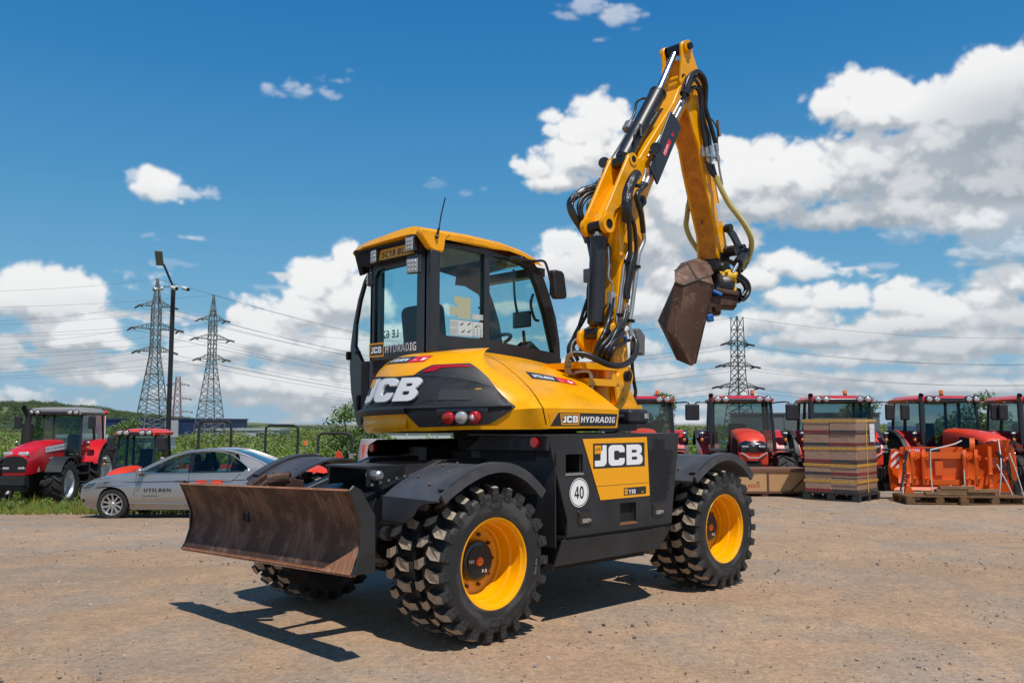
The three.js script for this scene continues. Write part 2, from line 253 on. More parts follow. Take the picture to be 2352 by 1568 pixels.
{
  const us = [], ds = [];
  for (let k = 0; k <= 110; k++) { const t = k / 110 * 2 - 1; us.push(Math.sign(t) * (9 * Math.abs(t) + 26 * Math.abs(t) ** 3 + 1200 * Math.abs(t) ** 14)); }
  for (let k = 0; k <= 190; k++) { const t = k / 190; ds.push(-40 + 42 * sstep(0, 0.12, t) + 17 * t + 24 * sstep(0.55, 0.9, t) * t + 2200 * t ** 34); }
  const n = us.length, pos = [], uv = [], col = [], idx = [], g = new THREE.BufferGeometry();
  ds.forEach((d) => us.forEach((u) => {
    let y = groundAt(u, d), near = sstep(60, 20, d) * (Math.abs(u) < 40 ? 1 : 0);
    const p = yard(u, d, 0); y += near * (0.022 * noise3(p[0] * 0.5, 4, p[2] * 0.5) + 0.011 * noise3(p[0] * 1.9, 7, p[2] * 1.9) + 0.007 * noise3(p[0] * 5.3, 9, p[2] * 5.3)) * (Math.hypot(p[0] - 1.4, p[2]) < 2.6 ? 0.45 : 1) - 0.004 * near;
    for (const [o, s] of [[4.4, 0.12], [6.1, 0.12], [9.6, 0.05], [11.2, 0.05]]) y -= near * 0.028 * Math.exp(-(((d - o - u * s - 0.3 * noise3(u * 0.25, 5, o)) / 0.2) ** 2)) * (Math.hypot(p[0] - 1.4, p[2]) < 2.6 ? 0 : 1);
    pos.push(p[0], y, p[2]); uv.push(p[0] / 5.3, p[2] / 5.3);
    const grass = sstep(0, 1.2, d - (u < -3.4 ? 20.2 : 21.3) + noise3(u * 0.6, 3, d * 0.6) * 1.1), t1 = noise3(p[0] * 0.16, 1, p[2] * 0.16), t2 = noise3(p[0] * 0.55 + 9, 2, p[2] * 0.55);
    const grv = sstep(10.5, 15.5, d + noise3(u * 0.3, 2, d * 0.2) * 2) * (1 - grass), c = [1 + 0.15 * t1 + 0.1 * t2, 0.985 + 0.15 * t1 + 0.1 * t2, 0.955 + 0.17 * t1 + 0.1 * t2];
    const G = [0.42, 0.6, 0.22], R = [0.98, 1.02, 1.06];
    for (let j = 0; j < 3; j++) col.push(lerp(lerp(c[j], c[j] * R[j], grv), G[j] * c[j], grass));
  }));
  for (let i = 0; i < ds.length - 1; i++) for (let j = 0; j < n - 1; j++) { const a = i * n + j, b = a + 1, c = a + n, e = c + 1; idx.push(a, b, e, a, e, c); }
  g.setAttribute('position', new THREE.Float32BufferAttribute(pos, 3)); g.setAttribute('uv', new THREE.Float32BufferAttribute(uv, 2)); g.setAttribute('color', new THREE.Float32BufferAttribute(col, 3)); g.setIndex(idx); g.computeVertexNormals();
  setting('ground', g, std({ map: dirtMap, bumpMap: dirtBump, bumpScale: 0.011, roughness: 0.96, vertexColors: true, color: lin(0.86, 0.83, 0.795) }));
}
// loose stones and clods lying on the yard
{
  reseed(5); const cols = [[0.3, 0.25, 0.2], [0.2, 0.165, 0.135], [0.36, 0.31, 0.26], [0.16, 0.135, 0.115], [0.27, 0.26, 0.25]];
  const stone = new THREE.IcosahedronGeometry(1, 1); { const p = stone.attributes.position; for (let i = 0; i < p.count; i++) { const k = 1 + 0.45 * noise3(p.getX(i) * 1.7 + 5, p.getY(i) * 1.7, p.getZ(i) * 1.7); p.setXYZ(i, p.getX(i) * k, p.getY(i) * k * 0.6, p.getZ(i) * k); } stone.computeVertexNormals(); }
  const N = 12000, im = new THREE.InstancedMesh(stone, std({ color: 0xffffff, roughness: 0.95 }), N), m = new THREE.Matrix4(), q = new THREE.Quaternion(), c = new THREE.Color();
  for (let i = 0; i < N; i++) {
    const d = 2.2 + 17 * Math.pow(rnd(), 1.35), u = rr(-0.66, 0.66) * (d + 1.5), cl = noise3(u * 0.55 + 3, 1, d * 0.4), s = (0.0026 + 0.007 * Math.pow(rnd(), 6)) * (1 + 0.045 * d) * (cl > 0.12 ? 1.3 : 0.85), p = yard(u, d);
    q.setFromEuler(new THREE.Euler(rr(0, 0.6), rr(0, 6.3), rr(0, 0.6))); m.compose(V(p[0], p[1] + s * 0.05, p[2]), q, V(s * rr(0.8, 1.6), s, s * rr(0.8, 1.4))); im.setMatrixAt(i, m);
    const k = cols[Math.floor(rnd() * (cl > 0.12 ? 5 : 3))], t = rr(0.8, 1.25); im.setColorAt(i, c.setRGB(k[0] * t, k[1] * t, k[2] * t));
  }
  im.name = 'gravel'; im.castShadow = im.receiveShadow = true; im.userData = { kind: 'stuff', label: 'loose stones and clods scattered over the dirt yard', category: 'gravel' }; scene.add(im);
}
// ---------------------------------------------------------------- materials
const specks = tex(1024, 1024, (u, v) => { const a = pfbm(u, v, 6, 5, 3), b = pnoise(u * 200, v * 200, 200, 6), c = pfbm(u, v, 40, 3, 2); let k = 254 - 12 * sstep(0.5, 0.75, a) - 8 * sstep(0.55, 0.8, c); if (b > 0.945 && c > 0.5) k -= 70; return [k, k * 0.985, k * 0.955]; });
const roughVar = tex(512, 512, (u, v) => { const a = pfbm(u, v, 8, 5, 4); return 255 * clamp(0.55 + (a - 0.5) * 0.9); }, false);
const PAINT = { yellow: phy({ color: lin(1.0, 0.445, 0.0005), map: specks, roughness: 0.5, roughnessMap: roughVar, clearcoat: 0.25, clearcoatRoughness: 0.18, specularIntensity: 0.5 }) };
const scuff = tex(1024, 1024, (u, v) => { const a = pfbm(u, v, 5, 5, 7), s = pnoise(u * 26, v * 420, 420, 5), s2 = pnoise(u * 500, v * 18, 500, 2); let k = 128 + (a - 0.5) * 70; if (s > 0.9) k += 40 * (s - 0.9) * 10 * sstep(0.45, 0.7, a); if (s2 > 0.92) k += 35; return [k, k * 1.0, k * 1.02]; });
const BLACK = {
  metal: phy({ color: lin(0.085, 0.087, 0.093), map: scuff, roughness: 0.42, metalness: 0.0, clearcoat: 0.25, clearcoatRoughness: 0.35 }),
  plastic: std({ color: lin(0.11, 0.113, 0.12), map: scuff, roughness: 0.55 }),
  fender: std({ color: lin(0.27, 0.278, 0.295), map: scuff, roughness: 0.5 }),
  gloss: phy({ color: lin(0.012, 0.012, 0.014), roughness: 0.25, clearcoat: 0.5, clearcoatRoughness: 0.15 }),
  hose: phy({ color: lin(0.014, 0.014, 0.015), roughness: 0.38, clearcoat: 0.15, clearcoatRoughness: 0.3 }),
  rubber: std({ color: lin(0.018, 0.018, 0.019), roughness: 0.72 }),
  dark: std({ color: lin(0.012, 0.012, 0.013), roughness: 0.8 }),
  cab: phy({ color: lin(0.024, 0.025, 0.028), roughness: 0.4, clearcoat: 0.3, clearcoatRoughness: 0.3 }),
};
const tyreWall = std({ color: 0xffffff, roughness: 0.62, map: tex(512, 512, (u, v) => { const a = pfbm(u, v, 10, 5, 4), k = 37 + 34 * sstep(0.45, 0.75, a); return [k * 1.02, k, k * 0.98]; }) });
const dust = std({ color: 0xffffff, roughness: 0.95, map: tex(512, 512, (u, v) => { const a = pfbm(u, v, 12, 5, 2), k = 0.82 + 0.36 * a; return [166 * k, 150 * k, 130 * k]; }) });
const CHROME = phy({ color: lin(0.6, 0.62, 0.65), metalness: 1, roughness: 0.28 });
const ZINC = std({ color: lin(0.5, 0.5, 0.48), metalness: 0.85, roughness: 0.42 });
const GREYBOX = std({ color: lin(0.22, 0.23, 0.24), roughness: 0.5, metalness: 0.2 });
const PIN = std({ color: lin(0.02, 0.021, 0.024), roughness: 0.4, metalness: 0.4 });
const RUSTBOLT = std({ color: lin(0.22, 0.1, 0.045), roughness: 0.8 });
const rustMap = tex(1024, 1024, (u, v) => { // rolled steel worn bare by earth: rust brown with pale scraped streaks running down
  const a = pfbm(u, v, 6, 5, 1), st = 0.55 * pnoise(u * 90, v * 3, 90, 3) + 0.45 * pnoise(u * 220, v * 8, 220, 5), f = 0.5 * pnoise(u * 130, v * 7, 130, 8) + 0.5 * pnoise(u * 300, v * 20, 300, 2), l = pfbm(u, v, 16, 4, 6);
  let c = mix3([72, 49, 38], [106, 74, 55], sstep(0.35, 0.68, a)); c = mix3(c, [126, 90, 66], sstep(0.6, 0.78, l) * 0.4);
  c = mix3(c, [142, 130, 118], sstep(0.42, 0.8, st) * sstep(0.44, 0.58, a) * 0.5); c = mix3(c, [52, 33, 26], sstep(0.5, 0.8, f) * 0.4);
  const k = 0.86 + 0.28 * pnoise(u * 300, v * 300, 300, 9); return c.map((x) => x * k);
});
const rustBump = tex(512, 512, (u, v) => 255 * clamp(0.5 * pfbm(u, v, 24, 4, 2) + 0.5 * pfbm(u, v * 0.3, 64, 3, 3)), false);
const RUST = std({ map: rustMap, bumpMap: rustBump, bumpScale: 0.004, roughness: 0.74, metalness: 0.12 });
const WORN = std({ map: tex(512, 512, (u, v) => { const a = pfbm(u, v, 10, 5, 2), s = pfbm(u, v * 0.2, 60, 3, 4); let c = mix3([186, 126, 88], [150, 98, 66], a); c = mix3(c, [200, 168, 140], sstep(0.55, 0.72, s) * 0.5); return c; }), roughness: 0.6, metalness: 0.2 });
const BUCKET = std({ map: tex(1024, 1024, (u, v) => { const a = pfbm(u, v, 5, 5, 3), s = 0.6 * pnoise(u * 70, v * 5, 70, 5) + 0.4 * pnoise(u * 180, v * 14, 180, 2), e = pnoise(u * 260, v * 260, 260, 3), f = pfbm(u, v, 22, 4, 6); let c = mix3([92, 66, 53], [116, 88, 72], sstep(0.35, 0.68, a)); c = mix3(c, [150, 124, 104], sstep(0.5, 0.85, s) * sstep(0.45, 0.62, a) * 0.5); c = mix3(c, [160, 138, 118], sstep(0.68, 0.8, f) * 0.5); return c.map((x) => x * (0.92 + 0.16 * e)); }), bumpMap: rustBump, bumpScale: 0.003, roughness: 0.66, metalness: 0.1 });
const glassTint = phy({ color: lin(0.62, 0.86, 0.84), roughness: 0.02, transmission: 1, thickness: 0, ior: 1.5 });
const glassClear = phy({ color: lin(0.82, 0.9, 0.88), roughness: 0.02, transmission: 1, thickness: 0, ior: 1.5 });
const glassDark = phy({ color: lin(0.45, 0.56, 0.55), roughness: 0.03, transmission: 1, thickness: 0, ior: 1.5 });
const REDLENS = phy({ color: lin(0.5, 0.005, 0.01), roughness: 0.15, clearcoat: 1, clearcoatRoughness: 0.05 });
const CLEARLENS = phy({ color: lin(0.62, 0.62, 0.6), roughness: 0.12, metalness: 0.4, clearcoat: 1, clearcoatRoughness: 0.03 });
const AMBER = phy({ color: lin(0.75, 0.2, 0.005), roughness: 0.15, clearcoat: 1, clearcoatRoughness: 0.05 });
const MIRROR = phy({ color: lin(0.85, 0.87, 0.88), metalness: 1, roughness: 0.03 });

// ---------------------------------------------------------------- lettering
// block capitals of the maker's mark, drawn as outlines 100 units high
function jcb(g, x, y, h, fill, skew = 0, badge = '#f6a800') {
  const k = h / 100; g.save(); g.transform(k, 0, -skew * k, k, x + skew * h, y); g.fillStyle = fill;
  g.beginPath(); g.moveTo(30, 26); g.lineTo(62, 26); g.lineTo(62, 74); g.quadraticCurveTo(62, 100, 36, 100); g.lineTo(0, 100); g.lineTo(0, 72); g.lineTo(26, 72); g.quadraticCurveTo(30, 72, 30, 68); g.closePath(); g.moveTo(30, 0); g.rect(40, 0, 22, 30); g.fill();
  g.fillStyle = badge; g.fillRect(0, 0, 34, 40);
  g.fillStyle = fill; g.beginPath(); g.moveTo(160, 36); g.lineTo(130, 36); g.quadraticCurveTo(130, 27, 120, 27); g.lineTo(112, 27); g.quadraticCurveTo(102, 27, 102, 38); g.lineTo(102, 62); g.quadraticCurveTo(102, 73, 112, 73); g.lineTo(120, 73); g.quadraticCurveTo(130, 73, 130, 64); g.lineTo(160, 64); g.lineTo(160, 76); g.quadraticCurveTo(160, 100, 134, 100); g.lineTo(98, 100); g.quadraticCurveTo(72, 100, 72, 76); g.lineTo(72, 24); g.quadraticCurveTo(72, 0, 98, 0); g.lineTo(134, 0); g.quadraticCurveTo(160, 0, 160, 24); g.closePath(); g.fill();
  g.beginPath(); g.moveTo(170, 0); g.lineTo(232, 0); g.quadraticCurveTo(258, 0, 258, 24); g.quadraticCurveTo(258, 44, 244, 48); g.quadraticCurveTo(262, 52, 262, 75); g.quadraticCurveTo(262, 100, 234, 100); g.lineTo(170, 100); g.closePath();
  g.moveTo(200, 26); g.lineTo(200, 40); g.lineTo(220, 40); g.quadraticCurveTo(228, 40, 228, 33); g.quadraticCurveTo(228, 26, 220, 26); g.closePath(); g.moveTo(200, 60); g.lineTo(200, 75); g.lineTo(222, 75); g.quadraticCurveTo(231, 75, 231, 67); g.quadraticCurveTo(231, 60, 222, 60); g.closePath(); g.fill('evenodd');
  g.fillStyle = '#1c1c1f'; g.font = 'bold 15px sans-serif'; g.save(); g.translate(5, 26); g.rotate(-0.12); g.fillText('JCB', 0, 0, 26); g.restore();
  g.restore();
}
function utilben(g, w, h, dark = '#2b3340') { g.fillStyle = dark; g.fillRect(0, 0, w, h); g.fillStyle = '#e0293c'; g.fillRect(w * 0.64, 0, w * 0.36, h); g.fillStyle = '#c01f30'; g.fillRect(w * 0.8, 0, 2, h); g.fillStyle = '#fff'; g.font = `bold ${h * 0.62}px sans-serif`; g.fillText('UTILBEN', w * 0.08, h * 0.73, w * 0.54); g.font = `${h * 0.16}px sans-serif`; g.fillText('Da,', w * 0.67, h * 0.5); g.fillText('rezolvăm.', w * 0.67, h * 0.68, w * 0.11); mark(g, w * 0.9, h * 0.5, h * 0.3, '#fff'); }
// the dealer's sign: a bent arrow above a bar
function mark(g, x, y, s, c) { g.fillStyle = c; g.beginPath(); g.moveTo(x - s, y - s * 0.2); g.lineTo(x - s * 0.2, y - s * 0.9); g.lineTo(x - s * 0.1, y - s * 0.1); g.lineTo(x + s * 0.5, y - s * 0.1); g.lineTo(x + s, y - s * 0.7); g.lineTo(x + s, y + s * 0.2); g.lineTo(x + s * 0.4, y + s * 0.8); g.lineTo(x - s * 0.8, y + s * 0.8); g.lineTo(x - s * 0.4, y + s * 0.3); g.closePath(); g.fill(); }
// ---------------------------------------------------------------- wheeled excavator. X runs forward along the machine, Z to its right side, origin on the ground under the rear axle
const YEL = PAINT.yellow;
const ex = thing('wheeled_excavator', 'large yellow and black wheeled excavator with raised boom and rusty dozer blade', 'excavator');
{
  const R = 0.512;
  // ---- wheels: twin tyres on deep orange-yellow rims
  const halfTyre = [[0.292, -0.1], [0.31, -0.112], [0.35, -0.118], [0.405, -0.119], [0.438, -0.112], [0.452, -0.096], [0.458, -0.06], [0.46, 0], [0.458, 0.06], [0.452, 0.096], [0.438, 0.112], [0.405, 0.119], [0.35, 0.118], [0.31, 0.112], [0.292, 0.1]];
  const carcass = (zc) => LZ(halfTyre.map(([r, z]) => [r, z + zc]), 56, 0.4);
  const lugOutline = [[-0.04, 0.123], [0.022, 0.123], [0.028, 0.072], [0.054, 0.016], [0.002, 0.002], [-0.039, 0.054]];
  function lugs(zc, phase) { // blocks of the tread: [sides, worn dusty faces]
    const side = [], top = [], n = 23, at = (s, z, r, a, m) => { const t = a + s / R; return [Math.sin(t) * r, Math.cos(t) * r, zc + m * z]; };
    for (let k = 0; k < n; k++) for (const m of [1, -1]) {
      const a = (k + phase + (m > 0 ? 0 : 0.5)) / n * 2 * Math.PI, lo = lugOutline.map(([s, z]) => at(s, z, z > 0.12 ? 0.41 : 0.45, a, m)), hi = lugOutline.map(([s, z]) => at(s * 0.9, z * 0.985, z > 0.12 ? 0.495 : 0.5105, a, m));
      const h2 = lugOutline.map(([s, z]) => at(s * 0.9, z * 0.985, z > 0.12 ? 0.4965 : R, a, m));
      if (m < 0) { lo.reverse(); hi.reverse(); h2.reverse(); }
      side.push(loft([lo, hi], { caps: false, crease: 0.1 }));
      const g = new THREE.BufferGeometry(), p = []; for (let i = 1; i < 5; i++) p.push(...h2[0], ...h2[i], ...h2[i + 1]); g.setAttribute('position', new THREE.Float32BufferAttribute(p, 3)); g.computeVertexNormals(); top.push(g);
    }
    return [merge(side), metres(merge(top), 3)];
  }
  const outer = lugs(1.113, 0), inner = lugs(0.815, 0.3);
  const rimGeo = LZ([[0.292, 0.98], [0.3, 0.978], [0.3, 1.0], [0.288, 1.0], [0.284, 0.96], [0.28, 0.7]].concat([]), 48);
  const dish = LZ([[0.286, 1.19], [0.3, 1.196], [0.304, 1.212], [0.298, 1.222], [0.288, 1.218], [0.28, 1.2], [0.268, 1.19], [0.264, 1.13], [0.262, 1.115], [0.248, 1.105], [0.244, 1.04], [0.24, 1.03], [0.226, 1.025], [0.222, 1.0], [0.2, 0.99], [0, 0.99]], 56, 0.45);
  const hubGeo = [LZ([[0.0, 1.068], [0.1, 1.066], [0.128, 1.058], [0.138, 1.045], [0.138, 0.98]], 36)], bolts = []; for (let k = 0; k < 10; k++) { const t = k / 10 * 6.283; bolts.push(CY([Math.cos(t) * 0.175, Math.sin(t) * 0.175, 0.985], [Math.cos(t) * 0.175, Math.sin(t) * 0.175, 1.012], 0.013, 0.013, 6)); }
  const hubFace = canvasTex(256, 256, (g) => { g.fillStyle = '#17171a'; g.fillRect(0, 0, 256, 256); g.fillStyle = '#e6e2d8'; g.font = 'bold 34px sans-serif'; g.fillText('101', 22, 138); g.fillText('P.8', 150, 212); g.font = '22px sans-serif'; for (let i = 0; i < 40; i++) { g.globalAlpha = 0.3; g.fillRect((i * 97) % 256, (i * 61) % 256, 3, 3); } });
  const chalk = canvasTex(256, 64, (g) => { g.fillStyle = '#242426'; g.fillRect(0, 0, 256, 64); g.fillStyle = '#77777a'; g.font = 'bold 46px sans-serif'; g.fillText('EM 936', 20, 50, 210); }), bkt = canvasTex(128, 64, (g) => { g.fillStyle = '#242426'; g.fillRect(0, 0, 128, 64); g.strokeStyle = '#4a4a4d'; g.lineWidth = 3; g.font = 'bold 50px sans-serif'; g.strokeText('BKT', 8, 52, 112); });
  const arcText = (t0, t1, r0, r1, z) => patch((u, v) => { const a = lerp(t0, t1, u), r = lerp(r0, r1, v); return [Math.sin(a) * r, Math.cos(a) * r, z]; }, 16, 2);
  for (const [x, side, turn] of [[0, 1, 0.2], [2.8, 1, 0.9], [0, -1, 0.5], [2.8, -1, 0.1]]) {
    const t = M('tyre', [carcass(1.113), carcass(0.815)], tyreWall, ex, [x, R, 0]); t.scale.z = side; t.rotation.z = turn;
    if (side < 0) t.rotation.z = turn;
    M('tread', [outer[0], inner[0]], tyreWall, t); M('worn_tread', [outer[1], inner[1]], dust, t);
    M('rim', [dish, rimGeo, CY([0, 0, 0.7], [0, 0, 0.98], 0.276, 0.276, 40, true)], YEL, t);
    const h = M('hub', [hubGeo, bolts], BLACK.gloss, t); M('hub_cap', LZ([[0, 1.086], [0.024, 1.084], [0.03, 1.076], [0.03, 1.06]], 20), std({ color: lin(0.85, 0.16, 0.01), roughness: 0.4 }), t);
    if (side > 0) {
      t.rotation.z = 0;
      M('chalk_marks', LZ([[0.034, 1.0705], [0.118, 1.0665]], 36).applyMatrix4(new THREE.Matrix4()), print(hubFace, { roughness: 0.4 }), t).geometry = (() => { const g = new THREE.RingGeometry(0.034, 0.105, 40, 1).translate(0, 0, 1.0715), u = g.attributes.uv, p = g.attributes.position; for (let i = 0; i < u.count; i++) u.setXY(i, 0.5 + p.getX(i) / 0.24, 0.5 + p.getY(i) / 0.24); return g; })();
      M('sidewall_marking', arcText(1.55, 2.0, 0.365, 0.4, 1.2338), print(chalk, { roughness: 0.7 }), t); M('sidewall_marking', arcText(-0.14, 0.14, 0.36, 0.405, 1.2338), print(bkt, { roughness: 0.7 }), t); M('sidewall_marking', arcText(3.28, 3.0, 0.405, 0.36, 1.2338), print(bkt, { roughness: 0.7 }), t);
    }
  }
  // ---- axles and chassis
  for (const x of [0, 2.8]) M('axle', [CY([x, R, -0.98], [x, R, 0.98], 0.105), RB(0.3, 0.34, 0.42, 0.08, x, R, 0), CY([x, R, -0.95], [x, R, -0.55], 0.17), CY([x, R, 0.55], [x, R, 0.95], 0.17)], BLACK.gloss, ex);
  M('chassis_frame', [metres(EX([[0.3, 1.1], [2.5, 1.1], [2.5, 0.48], [0.3, 0.48]], -0.4, 0.4, 0.01)), metres(EX([[2.4, 1.1], [3.25, 0.86], [3.25, 0.56], [2.4, 0.5]], -0.4, 0.4, 0.01))], BLACK.dark, ex);
  const rear = M('rear_chassis', [metres(EX([[-0.52, 0.93], [0.17, 1.165], [0.62, 1.165], [0.62, 0.5], [-0.12, 0.44], [-0.36, 0.5], [-0.5, 0.62]], 0.36, 0.46, 0.008)), metres(EX([[-0.52, 0.93], [0.17, 1.165], [0.62, 1.165], [0.62, 0.5], [-0.12, 0.44], [-0.36, 0.5], [-0.5, 0.62]], -0.46, -0.36, 0.008)), metres(EX([[-0.5, 0.9], [0.16, 1.13], [0.6, 1.13], [0.6, 0.6], [-0.1, 0.55], [-0.45, 0.66]], -0.36, 0.36, 0.004))], BLACK.metal, ex);
  M('slot_plate', EX(rounded([[-0.47, 0.79], [-0.38, 0.76], [-0.33, 0.93], [-0.42, 0.95]], 0.04), 0.462, 0.474, 0.003), BLACK.gloss, rear);
  const brk = M('pin_bracket', [metres(B(0.34, 0.015, 0.5, -0.33, 1.13, 0.2)), B(0.32, 0.125, 0.018, -0.32, 1.06, 0.44), B(0.32, 0.125, 0.018, -0.32, 1.06, -0.03), B(0.4, 0.014, 0.56, -0.33, 0.995, 0.2, 0, 0, 0.32)], BLACK.metal, ex);
  M('bracket_pin', [CY([-0.43, 1.075, 0.4], [-0.43, 1.075, 0.52], 0.034, 0.034, 20), CY([-0.43, 1.075, 0.52], [-0.43, 1.075, 0.535], 0.034, 0.022, 20)], ZINC, brk);
  for (let k = 0; k < 5; k++) M('bolt', CY([-0.46 + k * 0.07, 1.005 + k * 0.012, 0.475], [-0.46 + k * 0.07, 1.02 + k * 0.012, 0.475], 0.012, 0.012, 6), ZINC, brk);
  M('slew_ring', [LA([[0.52, 1.08], [0.56, 1.1], [0.56, 1.2], [0.5, 1.21], [0.5, 1.3], [0.54, 1.31], [0.54, 1.37], [0, 1.37]], 48).translate(1.4, 0, 0)], BLACK.dark, ex);

  // ---- right hand engine box with its printed yellow panel
  const pane = [[0.535, 1.343], [2.158, 1.345], [2.045, 0.73], [2.03, 0.615], [0.738, 0.612], [0.745, 0.73]];
  const rect = (a, b) => [[a[0], a[1]], [b[0], a[1]], [b[0], b[1]], [a[0], b[1]]];
  const box = M('engine_cover', metres(EX(pane, 1.168, 1.2, 0.006, [rect([0.72, 1.215], [0.92, 1.058]), rect([1.345, 0.825], [1.555, 0.655])])), BLACK.plastic, ex);
  M('step_recess', [B(0.24, 0.2, 0.01, 0.82, 1.14, 1.02), B(0.01, 0.2, 0.15, 0.705, 1.14, 1.09), B(0.01, 0.2, 0.15, 0.935, 1.14, 1.09), B(0.24, 0.01, 0.15, 0.82, 1.035, 1.09)], BLACK.dark, box);
  M('step_recess', [B(0.25, 0.2, 0.01, 1.45, 0.74, 1.02), B(0.01, 0.2, 0.15, 1.33, 0.74, 1.09), B(0.01, 0.2, 0.15, 1.57, 0.74, 1.09), B(0.25, 0.01, 0.15, 1.45, 0.633, 1.09)], BLACK.dark, box);
  const teeth = (x, y, w, z) => { const l = []; for (let k = 0; k < 9; k++) l.push(B(w / 14, 0.012, 0.05, x - w / 2 + (k + 0.5) * w / 9, y, z)); return l; };
  M('step_tread', [B(0.205, 0.008, 0.06, 0.82, 1.06, 1.175), teeth(0.82, 1.066, 0.2, 1.178)], ZINC, box); M('step_tread', [B(0.215, 0.008, 0.06, 1.45, 0.657, 1.175), teeth(1.45, 0.663, 0.21, 1.178)], std({ color: lin(0.28, 0.12, 0.06), roughness: 0.7 }), box);
  M('engine_box', [metres(EX([[0.56, 1.33], [2.15, 1.33], [2.03, 0.62], [0.76, 0.62]], 0.42, 1.01, 0.005)), metres(EX([[0.57, 1.338], [2.15, 1.338], [2.04, 0.63], [0.76, 0.63]], 1.01, 1.164, 0.002, [rect([0.7, 1.24], [0.94, 1.03]), rect([1.32, 0.85], [1.58, 0.629])]))], BLACK.dark, ex);
  M('top_plate', metres(B(1.66, 0.014, 0.82, 1.34, 1.347, 0.79)), BLACK.metal, ex);
  const slots = (list) => { const l = []; for (const [u0, u1, y0, y1, f] of list) { let r = 0; for (let y = y0; y < y1; y += 0.0165, r++) for (let u = u0(y) + (r % 2) * 0.021; u < u1(y) - 0.03; u += 0.0425) l.push(f(u, y)); } return l; };
  const grille = M('rear_grille', metres(EX([[0.335, 1.225], [0.5, 1.335], [1.195, 1.338], [1.195, 1.24]].map(([a, b]) => [a, b]), -0.012, 0.012, 0.004)).rotateY(-Math.PI / 2).translate(0.545, 0, 0), BLACK.plastic, ex);
  const gs = M('grille_slots', slots([[(y) => 0.36 + (y - 1.225) * 1.5, () => 0.82, 1.236, 1.33, (u, y) => B(0.004, 0.0075, 0.034, 0.532, y, u + 0.017)], [() => 0.85, (y) => 0.98 - (1.33 - y) * 0.8, 1.236, 1.33, (u, y) => B(0.004, 0.0075, 0.034, 0.532, y, u + 0.017)], [() => 1.1, () => 1.19, 1.25, 1.33, (u, y) => B(0.004, 0.0075, 0.034, 0.532, y, u + 0.017)]]), BLACK.dark, grille); gs.userData.kind = 'stuff';
  M('tail_reflector', [CY([0.5, 1.298, 1.095], [0.535, 1.298, 1.095], 0.036, 0.036, 24)], REDLENS, ex);
  M('inner_guard', [metres(EX([[0.3, 1.22], [1.2, 1.22], [1.2, 0.55], [0.46, 0.55]], 0, 0.01, 0)).rotateY(-Math.PI / 2).translate(0.62, 0, 0)], BLACK.plastic, ex);
  // printed panel: yellow field, maker's mark and model number
  const side = canvasTex(1024, 640, (g, w, h) => {
    g.fillStyle = '#ffae00'; g.fillRect(0, 0, w, h); const X = (x) => (x - 0.9) / 0.84 * w, Y = (y) => (1.33 - y) / 0.485 * h;
    g.fillStyle = '#26272c'; g.fillRect(X(1.03), Y(1.283), X(1.668) - X(1.03), Y(1.094) - Y(1.283)); g.save(); g.translate(X(1.05), Y(1.268)); g.scale(1.32, 1); jcb(g, 0, 0, Y(1.11) - Y(1.268), '#f8f8f8'); g.restore(); g.fillStyle = '#26272c'; g.fillRect(0, Y(0.964), w, 5); g.fillRect(X(1.395), Y(0.935), X(1.68) - X(1.395), Y(0.876) - Y(0.935));
    g.fillStyle = '#f2a200'; g.fillRect(X(1.405), Y(0.928), X(1.445) - X(1.405), Y(0.884) - Y(0.928)); g.fillStyle = '#26272c'; g.font = 'bold 19px sans-serif'; g.fillText('JCB', X(1.408), Y(0.9), 42); g.fillStyle = '#fff'; g.font = 'bold 66px sans-serif'; g.fillText('110', X(1.455), Y(0.884), 180); g.fillStyle = '#f2a200'; g.font = 'bold 40px sans-serif'; g.fillText('w', X(1.62), Y(0.884));
  });
  M('yellow_panel', sheet([[0.912, 1.318], [1.7, 1.326], [1.728, 0.858], [1.112, 0.858]], (a, b) => [a, b, 1.2035], 1, 0.6, [], (a, b) => [(a - 0.9) / 0.84, (b - 0.845) / 0.485]), print(side, { roughness: 0.42 }), box);
  const forty = canvasTex(256, 256, (g) => { g.fillStyle = '#f6f6f4'; g.fillRect(0, 0, 256, 256); g.strokeStyle = '#1b1b1e'; g.lineWidth = 7; g.beginPath(); g.arc(128, 128, 117, 0, 7); g.stroke(); g.fillStyle = '#1b1b1e'; g.font = 'bold 150px sans-serif'; g.textAlign = 'center'; g.fillText('40', 128, 182, 130); });
  M('speed_sign', new THREE.CircleGeometry(0.106, 48).translate(0.869, 0.928, 1.204), print(forty), box);
  const sg = M('grille_slots', slots([[(y) => 1.715 + (1.21 - y) * 0.06, (y) => 2.09 - (1.24 - y) * 0.27, 0.82, 1.225, (u, y) => B(0.034, 0.0075, 0.004, u + 0.017, y, 1.202)], [() => 1.79, () => 1.96, 1.235, 1.315, (u, y) => B(0.034, 0.0075, 0.004, u + 0.017, y, 1.202)]]), BLACK.dark, box); sg.userData.kind = 'stuff';
  for (const [x, y] of [[0.93, 0.745], [1.838, 0.745]]) { const l = M('door_latch', [RB(0.15, 0.1, 0.014, 0.01, x, y, 1.204), RB(0.13, 0.04, 0.02, 0.008, x, y + 0.022, 1.208)], BLACK.gloss, box); M('latch_lock', [B(0.07, 0.03, 0.006, x - 0.005, y - 0.024, 1.213), CY([x + 0.04, y - 0.022, 1.21], [x + 0.04, y - 0.022, 1.222], 0.012, 0.012, 12)], ZINC, l); }
  M('side_skirt', metres(EX([[0.7, 0.6], [2.03, 0.59], [1.9, 0.425], [0.64, 0.42]], 0, 0.02, 0.004)).applyMatrix4(new THREE.Matrix4().makeShear(0, 0, 0, 0, 0, 0)).rotateX(0.12).translate(0, 0, 1.1), BLACK.plastic, ex);
